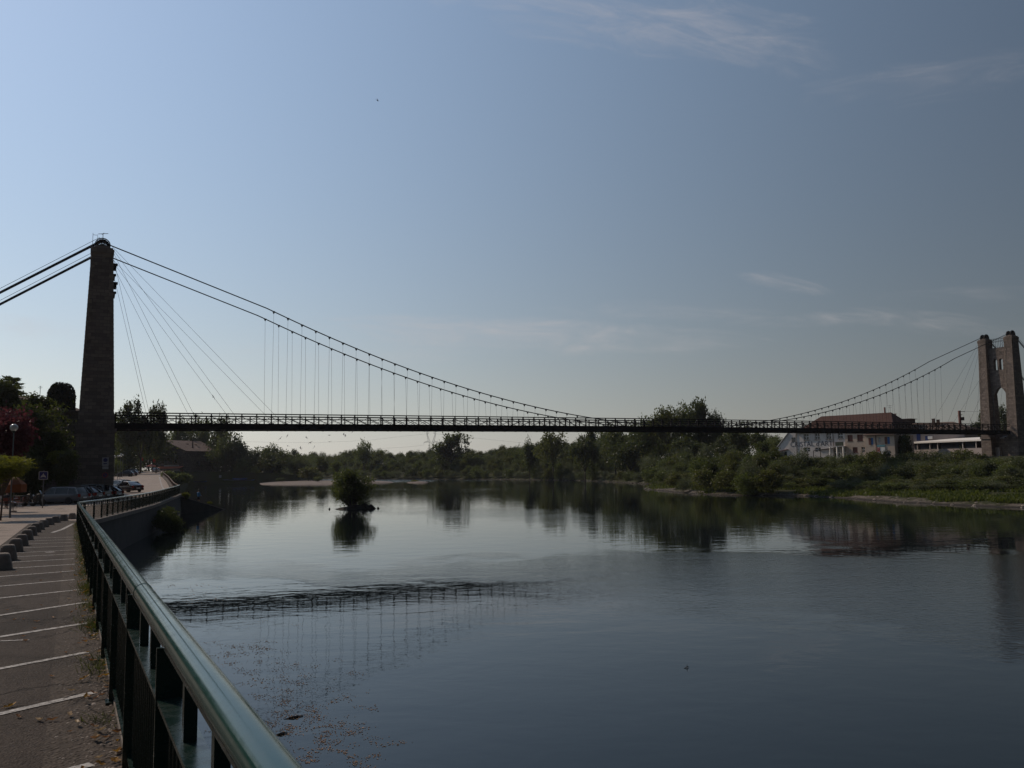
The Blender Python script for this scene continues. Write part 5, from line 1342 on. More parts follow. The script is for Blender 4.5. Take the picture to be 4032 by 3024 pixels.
# house on the slope behind the terrace
ap = at(55, 1562, 98); T = thing('hillside_house', (ap.x, ap.y, 3), 'dim gabled house half hidden by trees left of the clipped cypress', 'house')
ea, eb = at(-60, 1600, 98), at(192, 1612, 98)
mb = MB(); mb.prism(None, [(ea.x, 98, 0), (eb.x, 98, 0), (eb.x, 98, eb.z), (ap.x, 98, ap.z - .1), (ea.x, 98, eb.z)], [(ea.x, 107, 0), (eb.x, 107, 0), (eb.x, 107, eb.z), (ap.x, 107, ap.z - .1), (ea.x, 107, eb.z)]); mb.build('wall', MATS['house_stone'], T)
mb = MB()
for e in (ea, eb):
    sx = -.5 if e is ea else .5; mb.prism(None, [(e.x + sx, 97.5, eb.z - .3), (ap.x, 97.5, ap.z), (ap.x, 108, ap.z), (e.x + sx, 108, eb.z - .3)], [(e.x + sx, 97.5, eb.z - .08), (ap.x, 97.5, ap.z + .22), (ap.x, 108, ap.z + .22), (e.x + sx, 108, eb.z - .08)])
rf = mb.build('roof', MATS['tile_grey'], T)
q = at(157, 1570, 99); mb = MB(); mb.tube([q - Vector((0, 0, 1)), at(159, 1519, 99)], .03, 5); c_ = at(159, 1525, 99)
for dz, w_ in ((0, .28), (.12, .2), (-.1, .2)): mb.beam(c_ + Vector((-w_, 0, dz)), c_ + Vector((w_, 0, dz)), .02, .02)
mb.build('aerial', MATS['iron'], rf)

# ================================================================== PYLON AND WIRES
PY = 640; pc_ = at(1698, 1775, PY); k_ = PY / F
T = thing('power_pylon', (pc_.x, PY, 2), 'grey lattice power pylon far behind the trees, its head hidden by the deck', 'pylon')
def pp_(dx, y): q = at(1698 + dx, y, PY); return Vector((q.x, PY, q.z))
mb = MB()
def lat(p0, p1, p2, p3, n, w=.22):
    """lattice between two chords p0-p1 and p2-p3"""
    for a, b in ((p0, p1), (p2, p3)): mb.beam(a, b, w, w, (0, 1, 0))
    for i in range(n):
        a, b = p0.lerp(p1, i / n), p2.lerp(p3, (i + 1) / n); c, d = p2.lerp(p3, i / n), p0.lerp(p1, (i + 1) / n)
        mb.beam(a, b, w * .5, w * .5, (0, 1, 0)); mb.beam(c, d, w * .5, w * .5, (0, 1, 0))
lat(pp_(-10, 1800), pp_(-8, 1742), pp_(11, 1800), pp_(9, 1742), 6)
lat(pp_(-11, 1740), pp_(-17, 1715), pp_(-4, 1740), pp_(-13, 1715), 4, .16); lat(pp_(11, 1740), pp_(17, 1715), pp_(4, 1740), pp_(13, 1715), 4, .16)
lat(pp_(-17, 1715), pp_(-18, 1690), pp_(-13, 1715), pp_(-15, 1690), 4, .16); lat(pp_(17, 1715), pp_(18, 1690), pp_(13, 1715), pp_(15, 1690), 4, .16)
lat(pp_(-29, 1742), pp_(-11, 1735), pp_(-29, 1742), pp_(-11, 1741), 3, .16); lat(pp_(29, 1742), pp_(11, 1735), pp_(29, 1742), pp_(11, 1741), 3, .16)
mb.beam(pp_(-11, 1741), pp_(11, 1741), .2, .2); lat(pp_(-18, 1697), pp_(18, 1697), pp_(-18, 1691), pp_(18, 1691), 6, .16)
for dx, y in ((-29, 1742), (29, 1742), (-10, 1698), (10, 1698)): mb.beam(pp_(dx, y), pp_(dx, y + 9), .12, .12)
mb.build('lattice', MATS['grey_metal'], T)
for pts_ in ([(1690, 1707), (1600, 1716), (1450, 1734), (1250, 1743), (1050, 1741), (880, 1737)], [(1706, 1707), (1900, 1728), (2100, 1748), (2240, 1760)], [(1669, 1753), (1600, 1760), (1500, 1766)]):
    mb = MB(); mb.tube([at(x, y, PY) for x, y in pts_], .05, 4); mb.build('wire', MATS['iron'], T)

# ================================================================== BOATS
def canoe(loc, rz, col, label):
    b = MB(); rings = []
    for k in range(9):
        u = -1 + k / 4; w = .38 * (1 - abs(u) ** 2.4) + .02; z = .35 + .12 * u * u
        rings.append([(u * 2.3, -w, z), (u * 2.3, -w * .8, .1 + .2 * u * u * u * u), (u * 2.3, 0, .02 + .25 * abs(u) ** 5), (u * 2.3, w * .8, .1 + .2 * u ** 4), (u * 2.3, w, z), (u * 2.3, 0, z - .1)])
    b.loft(rings); T = thing('canoe', loc, label, 'canoe', 'canoes on the shore by the stone house', rz); b.build('hull', MATS[col], T, local=True, smooth='auto')
    s_ = MB(); [s_.box((x, 0, .36), (.25, .6, .04)) for x in (-.8, .7)]; s_.build('seat', MATS['black'], T, local=True)
MATS['boat_blue'] = plain('blue hull', (.03, .07, .24), .4); MATS['boat_dark'] = plain('dark hull', (.03, .035, .07), .4)
k = 0
for px, py, n in ((782, 1899, 3), (900, 1892, 2), (940, 1891, 4), (968, 1893, 2)):
    for i in range(n):
        q = at(px + 9 * (i % 2), py, 292 + 1.5 * i); z = q.z + .35 * (i // 2)
        canoe((q.x, q.y, z), rad(random.Random(k).uniform(-14, 14)), 'boat_blue' if k % 3 else 'boat_dark', '%s canoe on the dark shore %s, %s of its group' % ('blue' if k % 3 else 'dark', ['below the stone house', 'right of the stone house', 'where gravel begins', 'nearest the gravel'][(782, 900, 940, 968).index(px)], ['nearest', 'second', 'third', 'fourth'][i])); k += 1
p = at(867, 1888, 296); T = thing('shore_notice', p, 'small pale notice board on the dark shore right of the stone house', 'sign'); mb = MB(); mb.tube([p, p + Vector((0, 0, .7))], .05, 6); mb.build('post', MATS['bark'], T); mb = MB(); mb.box(p + Vector((0, -.05, 1.1)), (.8, .06, .9)); mb.build('panel', MATS['sign_white'], T)

# ================================================================== VILLAGE SIDE OF THE ROAD
MATS['village'] = MATS['render_grey']
for i, (y0, w_, h_, lab) in enumerate([(-9, 12, 9.5, 'tall rendered village house nearest behind the photographer, left of the road'), (4, 11, 8.2, 'lower rendered village house across the road, just left of the picture'), (16, 13, 10.2, 'tallest rendered village house of the row left of the picture'), (30, 12, 8.8, 'rendered village house of the row nearest the cafe terrace')]):
    yc = y0 + w_ / 2; x1 = edge_x(yc) - 25; zg_ = road_z(yc) - .3; dx_ = edge_x(y0 + w_) - edge_x(y0); rz_ = math.atan2(w_, dx_) ; T = thing('village_house', (x1, yc, zg_), lab, 'house', 'village houses left of the road', rz_ - math.pi / 2)
    mb = MB(); mb.box((-4.5, 0, h_ / 2), (9, w_ * 1.08, h_)); mb.build('wall', MATS['village'], T, local=True)
    mb = MB(); e = w_ * .54 + .3; mb.prism(None, [(-9.4, -e, h_), (.4, -e, h_), (-4.5, -e, h_ + 2.2)], [(-9.4, e, h_), (.4, e, h_), (-4.5, e, h_ + 2.2)]); mb.build('roof', MATS['tile_grey'], T, local=True)
    for fl in range(int(h_ // 3)):
        for k in range(3):
            if fl == 0 and k == 1:
                mb = MB(); mb.box((.03, 0, 1.1), (.08, 1.0, 2.2)); mb.build('door', MATS['shut_brown'], T, local=True); continue
            yk = (k - 1) * w_ * .31; zk = 1.8 + fl * 2.9; mb = MB(); mb.box((.02, yk, zk), (.06, .95, 1.35)); wn = mb.build('window', MATS['pane'], T, local=True)
            mb = MB(); mb.box((.06, yk - .72, zk), (.06, .46, 1.4)); mb.box((.06, yk + .72, zk), (.06, .46, 1.4)); mb.build('shutters', MATS['shut_brown'], wn, local=True); mb = MB(); mb.box((.1, yk, zk - .74), (.22, 1.2, .1)); mb.build('sill', MATS['coping'], wn, local=True)

# ================================================================== VEGETATION
def crown_quads(seed, lobes, clumps, per, leaf, R=(.5, .5, .42), C=(0, 0, .58), clump=.07, hollow=.45, lobe_r=.42, cut=.1, aspect=.55, flat=0.0, norm=True):
    """leaf quads spread through lobes inside an ellipsoid; unit sized tree (height 1)"""
    g = np.random.default_rng(seed); R = np.array(R); C = np.array(C)
    if lobes:
        d = g.normal(size=(lobes, 3)); d /= np.linalg.norm(d, axis=1)[:, None]
        lc = d * (g.random((lobes, 1)) ** .5 * (1 - lobe_r)) ; lr = lobe_r * (.65 + .6 * g.random(lobes))
    else: lc = np.zeros((1, 3)); lr = np.ones(1)
    k = g.integers(0, len(lc), clumps); d = g.normal(size=(clumps, 3)); d /= np.linalg.norm(d, axis=1)[:, None]
    rr = (hollow + (1 - hollow) * g.random((clumps, 1)) ** .6)
    cc = lc[k] + d * rr * lr[k][:, None]
    cc = C + cc * R; cc = cc[cc[:, 2] > cut]
    n = len(cc) * per; ci = np.repeat(np.arange(len(cc)), per)
    off = g.normal(size=(n, 3)) * clump * .5; off[:, 2] *= (1 - flat * .7)
    p = cc[ci] + off
    a = g.normal(size=(n, 3)); a[:, 2] *= (1 - flat); a /= np.linalg.norm(a, axis=1)[:, None]
    b = np.cross(a, g.normal(size=(n, 3))); b /= np.linalg.norm(b, axis=1)[:, None]
    s = leaf * (.6 + .8 * g.random((n, 1))); a = a * s; b = b * s * aspect
    V = np.stack([p - a, p + b * 1.0 - a * .1, p + a, p - b - a * .1], 1)
    if norm:      # true to size: top at C+R, spread at R
        zt = np.percentile(V[..., 2], 99.6); V[..., 2] *= (C[2] + R[2]) / zt
        for ax in (0, 1):
            m_ = np.percentile(np.abs(V[..., ax] - C[ax]), 98.5); V[..., ax] *= R[ax] / m_
    return V, cc
def limb_mesh(mb, seed, base_r, fork, top, spread, n=6, C=None):
    g = random.Random(seed); mb.tube([(0, 0, -.04), (g.uniform(-.01, .01), g.uniform(-.01, .01), fork * .5), (0, 0, fork)], [base_r * 1.25, base_r, base_r * .85], 7)
    for i in range(n):
        a = 2 * math.pi * i / n + g.uniform(-.4, .4); z1 = g.uniform(fork + .1, top); r = spread * g.uniform(.5, 1)
        m = (math.cos(a) * r * .45, math.sin(a) * r * .45, fork + (z1 - fork) * .55)
        e = (math.cos(a) * r, math.sin(a) * r, z1); mb.tube([(0, 0, fork - .02), m, e], [base_r * .6, base_r * .4, base_r * .12], 5)
        for j in range(2):
            q = (e[0] + g.uniform(-.12, .12), e[1] + g.uniform(-.12, .12), e[2] + g.uniform(-.02, .14)); mb.tube([m, q], [base_r * .28, base_r * .08], 4)

KINDS = {  # name: (crown args, leaf material, (trunk r, fork, top, spread))
    'round': (dict(lobes=14, clumps=330, per=11, leaf=.022, R=(.52, .52, .43), C=(0, 0, .57), clump=.075, lobe_r=.36, cut=.14), 'leaf', (.026, .28, .85, .36)),
    'tall': (dict(lobes=16, clumps=330, per=11, leaf=.018, R=(.30, .30, .49), C=(0, 0, .51), clump=.06, lobe_r=.34, cut=.08), 'leaf', (.022, .3, .9, .18)),
    'loose': (dict(lobes=17, clumps=340, per=12, leaf=.022, R=(.50, .50, .45), C=(0, 0, .55), clump=.062, lobe_r=.26, cut=.12, hollow=.3), 'leaf_dark', (.024, .25, .9, .40)),
    'shrub': (dict(lobes=11, clumps=300, per=10, leaf=.030, R=(.62, .62, .54), C=(0, 0, .46), clump=.10, lobe_r=.42, cut=.0), 'leaf', (.02, .12, .7, .4)),
    'willow': (dict(lobes=12, clumps=300, per=11, leaf=.030, R=(.60, .60, .53), C=(0, 0, .47), clump=.11, lobe_r=.38, cut=.0, aspect=.25), 'leaf_grey', (.02, .12, .75, .4)),
    'dark': (dict(lobes=12, clumps=330, per=11, leaf=.024, R=(.5, .5, .50), C=(0, 0, .50), clump=.08, lobe_r=.40, cut=.03), 'leaf_dark', (.026, .2, .8, .3)),
}
PROTO = {}
for kn, (ca_, lm, tr) in KINDS.items():
    for v in range(3):
        hash_ = sum(map(ord, kn)) * 7 + v
        PROTO[kn, v] = (crown_quads(hash_, **ca_)[0], {('shrub', 1): 'leaf_olive', ('shrub', 2): 'leaf_dark', ('round', 2): 'leaf_olive', ('tall', 1): 'leaf_dark'}.get((kn, v), lm), tr, hash_)
MESHES = {}
def tree_mesh(kn, v):
    if (kn, v) in MESHES: return MESHES[kn, v]
    Q, lm, tr, sd = PROTO[kn, v]
    o = quads_obj('crown', Q, MATS[lm]); cm = o.data; bpy.data.objects.remove(o)
    mb = MB(); limb_mesh(mb, sd, *tr); o = mb.build('trunk', MATS['bark'], smooth=True); tm = o.data; bpy.data.objects.remove(o)
    MESHES[kn, v] = (cm, tm); return cm, tm
def tree(kn, v, loc, h, w, label, name='tree', cat='tree', group=None, rz=None):
    """w: crown width over the kind's own width"""
    cm, tm = tree_mesh(kn, v); k0 = KINDS[kn][0]['R'][0] * 2
    T = thing(name, loc, label, cat, group, rz if rz is not None else random.Random(h * 31 + w).uniform(0, 6.28))
    T.scale = (w / k0, w / k0, h)
    c = bpy.data.objects.new('crown', cm); COL.objects.link(c); c.parent = T
    t_ = bpy.data.objects.new('trunk', tm); COL.objects.link(t_); t_.parent = T
    return T
def tree_px(kn, v, px, ytop, Y, wpx, label, zg=None, **kw):
    q = at(px, ytop, Y); z = zg if zg is not None else bank_z(q.x, Y)
    return tree(kn, v, (q.x, Y, z - .1), q.z - z + .1, wpx * Y / F, label, **kw)

# --- trees one can tell apart -------------------------------------------------
tree_px('loose', 0, 490, 1583, 235, 95, 'tall gappy tree behind the deck next to the left tower', zg=-1.5)
tree_px('loose', 1, 560, 1577, 240, 130, 'tall rounded gappy tree behind the deck, highest beyond the left tower', zg=-1.5)
tree_px('loose', 2, 622, 1590, 245, 80, 'gappy tree at the right end of the tall clump behind the deck', zg=-1.5)
tree_px('round', 0, 705, 1652, 330, 90, 'round tree seen through the deck railing behind the stone house roof', zg=-2)
tree_px('round', 1, 790, 1640, 335, 130, 'broad tree behind the stone house roof below the deck', zg=-2)
tree_px('dark', 0, 868, 1640, 322, 110, 'dark tree rising through the deck right of the stone house', zg=-2.5)
tree_px('tall', 0, 915, 1690, 318, 110, 'dark oval tree at the right end of the house clump', zg=-3.4)
tree_px('dark', 1, 948, 1728, 314, 90, 'dark tree leaning over the canoes at the gravel', zg=-3.6)
tree_px('dark', 2, 885, 1740, 312, 130, 'dense dark tree against the right wall of the stone house', zg=-3.6)
tree_px('shrub', 0, 952, 1800, 309, 60, 'dark bush over the canoes', zg=-3.7, name='bush', cat='bush')
tree_px('dark', 0, 660, 1700, 336, 120, 'dark tree behind the left gable of the stone house', zg=-2)
tree_px('dark', 1, 590, 1690, 300, 150, 'dark tree below the deck between lamps and stone house', zg=-1)
tree_px('shrub', 1, 575, 1770, 296, 110, 'leafy tree beside the left gable of the stone house', zg=-1)
tree_px('dark', 2, 515, 1690, 272, 130, 'dark tree under the deck above the far parked cars', zg=-.8)
tree_px('round', 2, 455, 1680, 262, 90, 'tree in the gap right of the left tower below the deck', zg=-.8)
tree_px('shrub', 2, 500, 1762, 232, 120, 'yellow green bush behind the globe lamps', zg=-1.4, name='bush', cat='bush')
tree_px('shrub', 0, 452, 1810, 205, 60, 'low bush between lamps and left tower', zg=-1.6, name='bush', cat='bush')
tree_px('dark', 0, 405, 1700, 240, 110, 'dark tree hidden behind the left tower', zg=-1.2)
# mid left group across the gravel bar
for kn, v, px, yt, Y, w, lab in [('tall', 1, 1000, 1772, 330, 84, 'pointed tree at the left of the clump behind the gravel bar'), ('round', 0, 1058, 1750, 333, 105, 'tallest round topped tree of the clump behind the gravel bar'),
                                 ('tall', 2, 1104, 1768, 331, 80, 'oval tree at the right of the clump behind the gravel bar'), ('dark', 2, 1070, 1785, 325, 130, 'dark lower tree before the tallest one of the gravel bar clump'),
                                 ('tall', 0, 1160, 1790, 328, 66, 'slim tree standing alone right of the gravel bar clump'), ('loose', 0, 1165, 1770, 390, 60, 'thin feathery tree behind the slim lone tree'), ('tall', 1, 1265, 1800, 322, 55, 'pointed tree above the gravel bar left of the river islet bush'),
                                 ('shrub', 1, 1215, 1840, 312, 90, 'low bush below the pointed tree over the gravel bar'), ('tall', 2, 1325, 1812, 325, 40, 'narrow tree directly above the river islet bush'),
                                 ('shrub', 2, 1110, 1880, 292, 40, 'small bush at the water edge of the gravel bar, left one'), ('shrub', 0, 1252, 1876, 285, 34, 'small bush at the water edge of the gravel bar, right one'),
                                 ('willow', 0, 1190, 1800, 326, 60, 'greyish tree between slim and pointed trees behind the gravel bar'), ('shrub', 0, 990, 1830, 318, 60, 'low tree at the left foot of the gravel bar clump')]:
    tree_px(kn, v, px, yt, Y, w, lab, zg=-4.2 if Y < 315 else -3.6, name='bush' if kn == 'shrub' else 'tree', cat='bush' if kn == 'shrub' else 'tree')
# landmarks of the far wood
tree_px('round', 1, 1433, 1733, 390, 66, 'lone crown rising above the far wood left of the pylon', name='tree')
tree_px('loose', 2, 1776, 1706, 360, 140, 'large rounded gappy tree beside the power pylon')
tree_px('dark', 1, 2083, 1724, 300, 55, 'small crown left of the flat topped tree under the deck')
tree_px('round', 2, 2175, 1698, 290, 120, 'broad flat topped tree under the middle of the deck')
for kn, v, px, yt, Y, w, lab in [('loose', 0, 2300, 1690, 262, 110, 'tree with light gaps under the deck left of the tall clump'), ('round', 0, 2420, 1672, 255, 130, 'tree half behind the deck left of the tall clump'), ('round', 1, 2530, 1642, 250, 120, 'left shoulder of the tall clump above the deck'),
                                 ('round', 2, 2625, 1602, 248, 140, 'broad tree second from the left of the tall clump above the deck'), ('round', 0, 2700, 1590, 250, 130, 'tree left of the highest one of the tall clump above the deck'), ('loose', 2, 2762, 1574, 246, 90, 'highest tree of the tall clump above the deck'), ('dark', 0, 2815, 1622, 244, 80, 'right end tree of the tall clump above the deck'),
                                 ('tall', 0, 2920, 1660, 225, 70, 'tree behind the deck between tall clump and white building'), ('dark', 1, 2990, 1690, 215, 110, 'dark tree left of the white building'), ('dark', 2, 2890, 1690, 222, 130, 'dark tree below the deck left of the one by the white building'), ('round', 1, 3055, 1715, 205, 80, 'dark tree touching the left end of the white building'),
                                 ('dark', 0, 2480, 1730, 240, 160, 'dark tree below the deck under the left shoulder of the tall clump'), ('dark', 1, 2700, 1720, 235, 170, 'dark tree below the deck under the highest tree')]:
    tree_px(kn, v, px, yt, Y, w, lab)
tree_px('loose', 1, 3850, 1628, 185, 75, 'small leafy tree touching the left edge of the right tower')
tree_px('tall', 1, 3957, 1600, 190, 60, 'pointed tree seen through the arch of the right tower')

# --- the far wood: one mass nobody could count --------------------------------
SKY = [(930, 1785), (1000, 1780), (1100, 1782), (1170, 1790), (1216, 1769), (1300, 1775), (1352, 1776), (1397, 1771), (1488, 1767), (1560, 1770), (1641, 1771), (1740, 1772), (1849, 1765), (1919, 1763), (2019, 1754), (2083, 1745), (2150, 1730), (2245, 1735), (2350, 1700), (2500, 1690), (2700, 1680), (2900, 1690), (3050, 1730)]
def shore_at(px):
    best = None
    for p in dense:
        if p.y < 110: continue
        u = 2016 + F * p.x / p.y
        if best is None or abs(u - px) < best[0]: best = (abs(u - px), p)
    return best[1]
rg = random.Random(5); parts_ = {}
def put(acc, kn, loc, h, w):
    Q, lm, tr, sd = PROTO[kn, rg.randrange(3)]; k0 = KINDS[kn][0]['R'][0] * 2; a = rg.uniform(0, 6.28); ca_, sa_ = math.cos(a), math.sin(a)
    S = np.array([w / k0, w / k0, h]); V = Q * S; X = V[..., 0] * ca_ - V[..., 1] * sa_; Y_ = V[..., 0] * sa_ + V[..., 1] * ca_
    V = np.stack([X + loc[0], Y_ + loc[1], V[..., 2] + loc[2]], -1); acc.setdefault(lm, []).append(V[rg.randrange(2)::1] if True else V)
def build_mass(name, acc, label, cat):
    Vs, mi = [], []; ms = list(acc)
    for i, m in enumerate(ms):
        for V in acc[m]: Vs.append(V); mi.append(np.full(len(V), i))
    o = quads_obj(name, np.concatenate(Vs), [MATS[m] for m in ms], np.concatenate(mi)); o['kind'] = 'stuff'; tag(o, label, cat); return o
acc = {}
for row in range(7):
    k = row / 6.0
    px = 900 + rg.uniform(0, 20)
    while px < 3070:
        s_ = shore_at(px); d = inland(s_); q = s_ + d * (2 + 62 * k ** 1.1 + rg.uniform(-1.5, 1.5)); q.x += 0
        u = 2016 + F * q.x / q.y
        z = bank_z(q.x, q.y); ysk = np.interp(u, [p[0] for p in SKY], [p[1] for p in SKY])
        ysk += 7 * math.sin(u * .021) + 5 * math.sin(u * .053 + 1); zsk = at(u, ysk, q.y).z
        hs = rg.uniform(2.6, 4.6); ht = zsk - z; h = hs * (1 - k) + ht * k if row else hs
        h *= rg.uniform(.86, 1.04) if row < 6 else rg.uniform(.90, 1.0)
        h = max(h, 2.0); w = max(3.0, h * rg.uniform(.62, .95)) if row else rg.uniform(3, 5.2)
        w = min(w, 9.5)
        kn = rg.choice(['shrub', 'willow', 'shrub']) if row < 2 else rg.choice(['round', 'dark', 'round', 'tall', 'shrub', 'willow'])
        if u < 3060: put(acc, kn, (q.x, q.y, z - .2), h, w)
        px += (w * .72) / q.y * F
build_mass('far_wood', acc, 'dense green wood covering the far bank of the river', 'wood')

# --- right bank bushes below the houses ---------------------------------------
rows_ = [(2560, 1795, 60, 'willow', 0), (2615, 1812, 50, 'shrub', 0), (2680, 1800, 70, 'willow', 1), (2735, 1830, 60, 'shrub', 1), (2790, 1795, 75, 'dark', 0), (2850, 1800, 70, 'willow', 2), (2905, 1800, 60, 'shrub', 2), (2960, 1812, 80, 'willow', 0), (3010, 1800, 70, 'dark', 1),
         (3060, 1812, 70, 'shrub', 0), (3110, 1795, 70, 'shrub', 1), (3153, 1768, 66, 'willow', 1), (3205, 1808, 70, 'shrub', 2), (3250, 1806, 60, 'willow', 2), (3310, 1790, 70, 'willow', 0), (3360, 1790, 64, 'dark', 2), (3395, 1785, 56, 'shrub', 0), (3440, 1778, 60, 'shrub', 1), (3490, 1776, 60, 'shrub', 2),
         (3545, 1790, 80, 'shrub', 0), (3600, 1788, 60, 'willow', 1), (3660, 1772, 84, 'willow', 2), (3715, 1795, 70, 'dark', 0), (3780, 1770, 76, 'shrub', 1), (3830, 1792, 66, 'shrub', 2), (3885, 1805, 70, 'willow', 0), (3940, 1822, 70, 'shrub', 0), (4000, 1815, 70, 'shrub', 1),
         (4040, 1820, 70, 'dark', 1), (3572, 1783, 50, 'shrub', 1), (3625, 1776, 54, 'dark', 0), (3692, 1785, 50, 'shrub', 2), (3745, 1778, 56, 'willow', 0), (3806, 1782, 56, 'shrub', 0), (3852, 1786, 50, 'dark', 2)]
KN = {'willow': 'grey green willow bush', 'shrub': 'green leafy bush', 'dark': 'dark bush'}
def where_(px):
    for lim, s_ in ((2700, 'on the bank under the tall clump'), (2930, 'on the bank left of the white building'), (3080, 'at the left end of the white building'), (3300, 'below the painted lettering of the white building'), (3420, 'below the brown shuttered house'), (3530, 'below the blue shuttered house'), (3700, 'before the left half of the covered terrace'), (3860, 'before the right half of the covered terrace'), (9999, 'at the foot of the right tower')):
        if px < lim: return s_
seen = {}
cnt = ['first from the left', 'second from the left', 'third from the left', 'fourth from the left', 'fifth from the left']
for i, (px, yt, w, kn, v) in enumerate(rows_):
    b = bank_at(px, 1896 if px > 3000 else 1888)
    if b is None: continue
    lab = KN[kn] + ' ' + where_(px); n_ = seen.get(lab, 0); seen[lab] = n_ + 1
    lab2 = lab + ', ' + cnt[n_] if sum(1 for r in rows_ if KN[r[3]] + ' ' + where_(r[0]) == lab) > 1 else lab
    tree_px(kn, v, px, yt, b.y + 6, w * 1.5, lab2, name='bush', cat='bush', group='bushes along the right bank')
acc = {}
for i in range(420):
    px = rg.uniform(2540, 4060); py = 1890 + 46 * rg.random() ** 1.5 if px > 2900 else rg.uniform(1886, 1908); b = bank_at(px, py)
    if b is None or b.z < -4.2: continue
    put(acc, rg.choice(['shrub', 'willow', 'shrub', 'dark']), (b.x, b.y, b.z - .15), rg.uniform(.9, 2.8) * (1.15 if py < 1905 else .6), rg.uniform(1.8, 4.2))
for i in range(260):   # behind the row, hiding the foot of the walls
    px = rg.uniform(2560, 4060); b = bank_at(px, rg.uniform(1850, 1893))
    if b is None: continue
    cap_ = at(px, rg.uniform(1792, 1830), b.y).z - b.z
    put(acc, rg.choice(['shrub', 'willow', 'dark']), (b.x, b.y, b.z - .15), max(1.2, min(rg.uniform(2.5, 4.5), cap_)), rg.uniform(2.8, 5))
build_mass('riverside_scrub', acc, 'tangled low scrub filling the right bank between the larger bushes', 'scrub')

# --- grass and stones of the right bank ---------------------------------------
g = np.random.default_rng(3); bl = []
for i in range(52000):
    px = g.uniform(2480, 4080); py = g.uniform(1888, 2002); b = bank_at(px, py)
    if b is None or b.z < -4.62 + .5 * noise.noise(Vector((b.x * .12, b.y * .12, 3))) or b.y > 220: continue
    if noise.noise(Vector((b.x * .25, b.y * .25, 7))) < -.28: continue
    bl.append((b.x, b.y, b.z))
bl = np.array(bl); n = len(bl); a = g.uniform(0, 6.28, n); hh = (.12 + .34 * g.random(n) ** 2) * (1 + .8 * np.array([max(0, noise.noise(Vector((q[0] * .15, q[1] * .15, 1)))) for q in bl])); ww = .05 + .12 * g.random(n)
dx = np.stack([np.cos(a), np.sin(a), np.zeros(n)], 1) * ww[:, None]; lean = g.normal(size=(n, 3)) * .10; lean[:, 2] = 0
tp = bl + lean + np.stack([np.zeros(n), np.zeros(n), hh], 1)
bt = bl - np.array([0, 0, .05])
o = quads_obj('bank_grass', np.stack([bt - dx, bt + dx, tp + dx * .35, tp - dx * .35], 1), MATS['grass']); o['kind'] = 'stuff'; tag(o, 'green and dry grass covering the low right bank', 'grass')
def stones(n, src, smin, smax, seed):
    g = random.Random(seed); mb = MB()
    for i in range(n):
        b = src(g)
        if b is None: continue
        s = g.uniform(smin, smax) * (2.2 if g.random() < .04 else 1); vs_ = []
        for z, r in ((-.5, .7), (.1, 1.0), (.55, .6)):
            for k in range(5): a = k * 1.2566 + g.uniform(-.3, .3); rr = s * r * g.uniform(.75, 1.2); vs_.append((b.x + rr * math.cos(a), b.y + rr * math.sin(a), b.z + s * z * .6))
        mb.add(vs_, [(0, 1, 6, 5), (1, 2, 7, 6), (2, 3, 8, 7), (3, 4, 9, 8), (4, 0, 5, 9), (5, 6, 11, 10), (6, 7, 12, 11), (7, 8, 13, 12), (8, 9, 14, 13), (9, 5, 10, 14), (10, 11, 12, 13, 14)])
    return mb
t = NT('river stones'); g_ = t.n('ShaderNodeNewGeometry'); c = t.mix(g_.outputs['Random Per Island'], (.10, .08, .065), (.36, .30, .25)); t.bsdf(c, .9, 0, None, .2); mk('stones', t.m)
def shore_src(g):
    for _ in range(20):
        px = g.uniform(2500, 4080); p = bank_at(px, g.uniform(1926, 2003))
        if p is not None and -5.02 < p.z < -4.3 + g.uniform(-.4, .1): return p
def shore_src2(g):
    i = g.randrange(3, len(dense) - 40); s_ = dense[i]; d = g.uniform(-.6, 2.6) * (1.0 if s_.y < 150 else .6); q = s_ + inland(s_) * d
    if s_.y > 320: return None
    z = bank_z(q.x, q.y); return Vector((q.x, q.y, max(z, WATER - .05)))
mb = stones(2600, shore_src2, .06, .22, 4)
def patch_src(g):
    p = bank_at(g.gauss(3740, 40), g.gauss(1922, 6)); return p
m2 = stones(260, patch_src, .08, .32, 6); mb.add(m2.v, m2.f)
o = mb.build('shore_stones', MATS['stones']); o['kind'] = 'stuff'; tag(o, 'grey gravel and stones lining the right shore', 'stones')

# --- river islet ---------------------------------------------------------------
iw = on(1390, 2004, WATER); IY = iw.y; T = thing('islet_rock', (iw.x, IY, WATER), 'dark rocky islet carrying the round bush in mid river', 'rock')
mb = MB()
def rock(c, r, h, seed, sx=1.0):
    g = random.Random(seed); rings = []
    for z, k in ((-.6, 1.1), (0, 1.0), (.4, .82), (.75, .5), (1.0, .12)): rings.append([(c[0] + sx * r * k * g.uniform(.8, 1.2) * math.cos(a), c[1] + r * k * g.uniform(.8, 1.2) * math.sin(a), c[2] + h * z * g.uniform(.85, 1.1)) for a in [i * math.pi / 6 for i in range(12)]])
    mb.loft(rings)
rock((iw.x + .3, IY, WATER), 1.35, .5, 1, 1.25); rock((iw.x + 2.25, IY - .2, WATER), .55, .55, 2); rock((iw.x + 1.5, IY + .2, WATER), .7, .6, 3); rock((iw.x - 1.2, IY, WATER), .6, .25, 4, 1.5); rock((iw.x + 3.1, IY, WATER), .16, .22, 5); rock((iw.x - 2.9, IY, WATER), .13, .2, 6)
mb.build('rock', plain('islet rock', (.022, .017, .014), .9, 0, .3, 2, .6), T)
Qb, _ = crown_quads(77, lobes=16, clumps=900, per=13, leaf=.026, R=(.56, .5, .54), C=(0, 0, .50), clump=.075, lobe_r=.36, cut=.02, hollow=.4, aspect=.38)
hb = at(1390, 1858, IY).z - (WATER + .05); wbx = 158 * IY / F / 1.16
gq_ = np.random.default_rng(5); sh_ = []
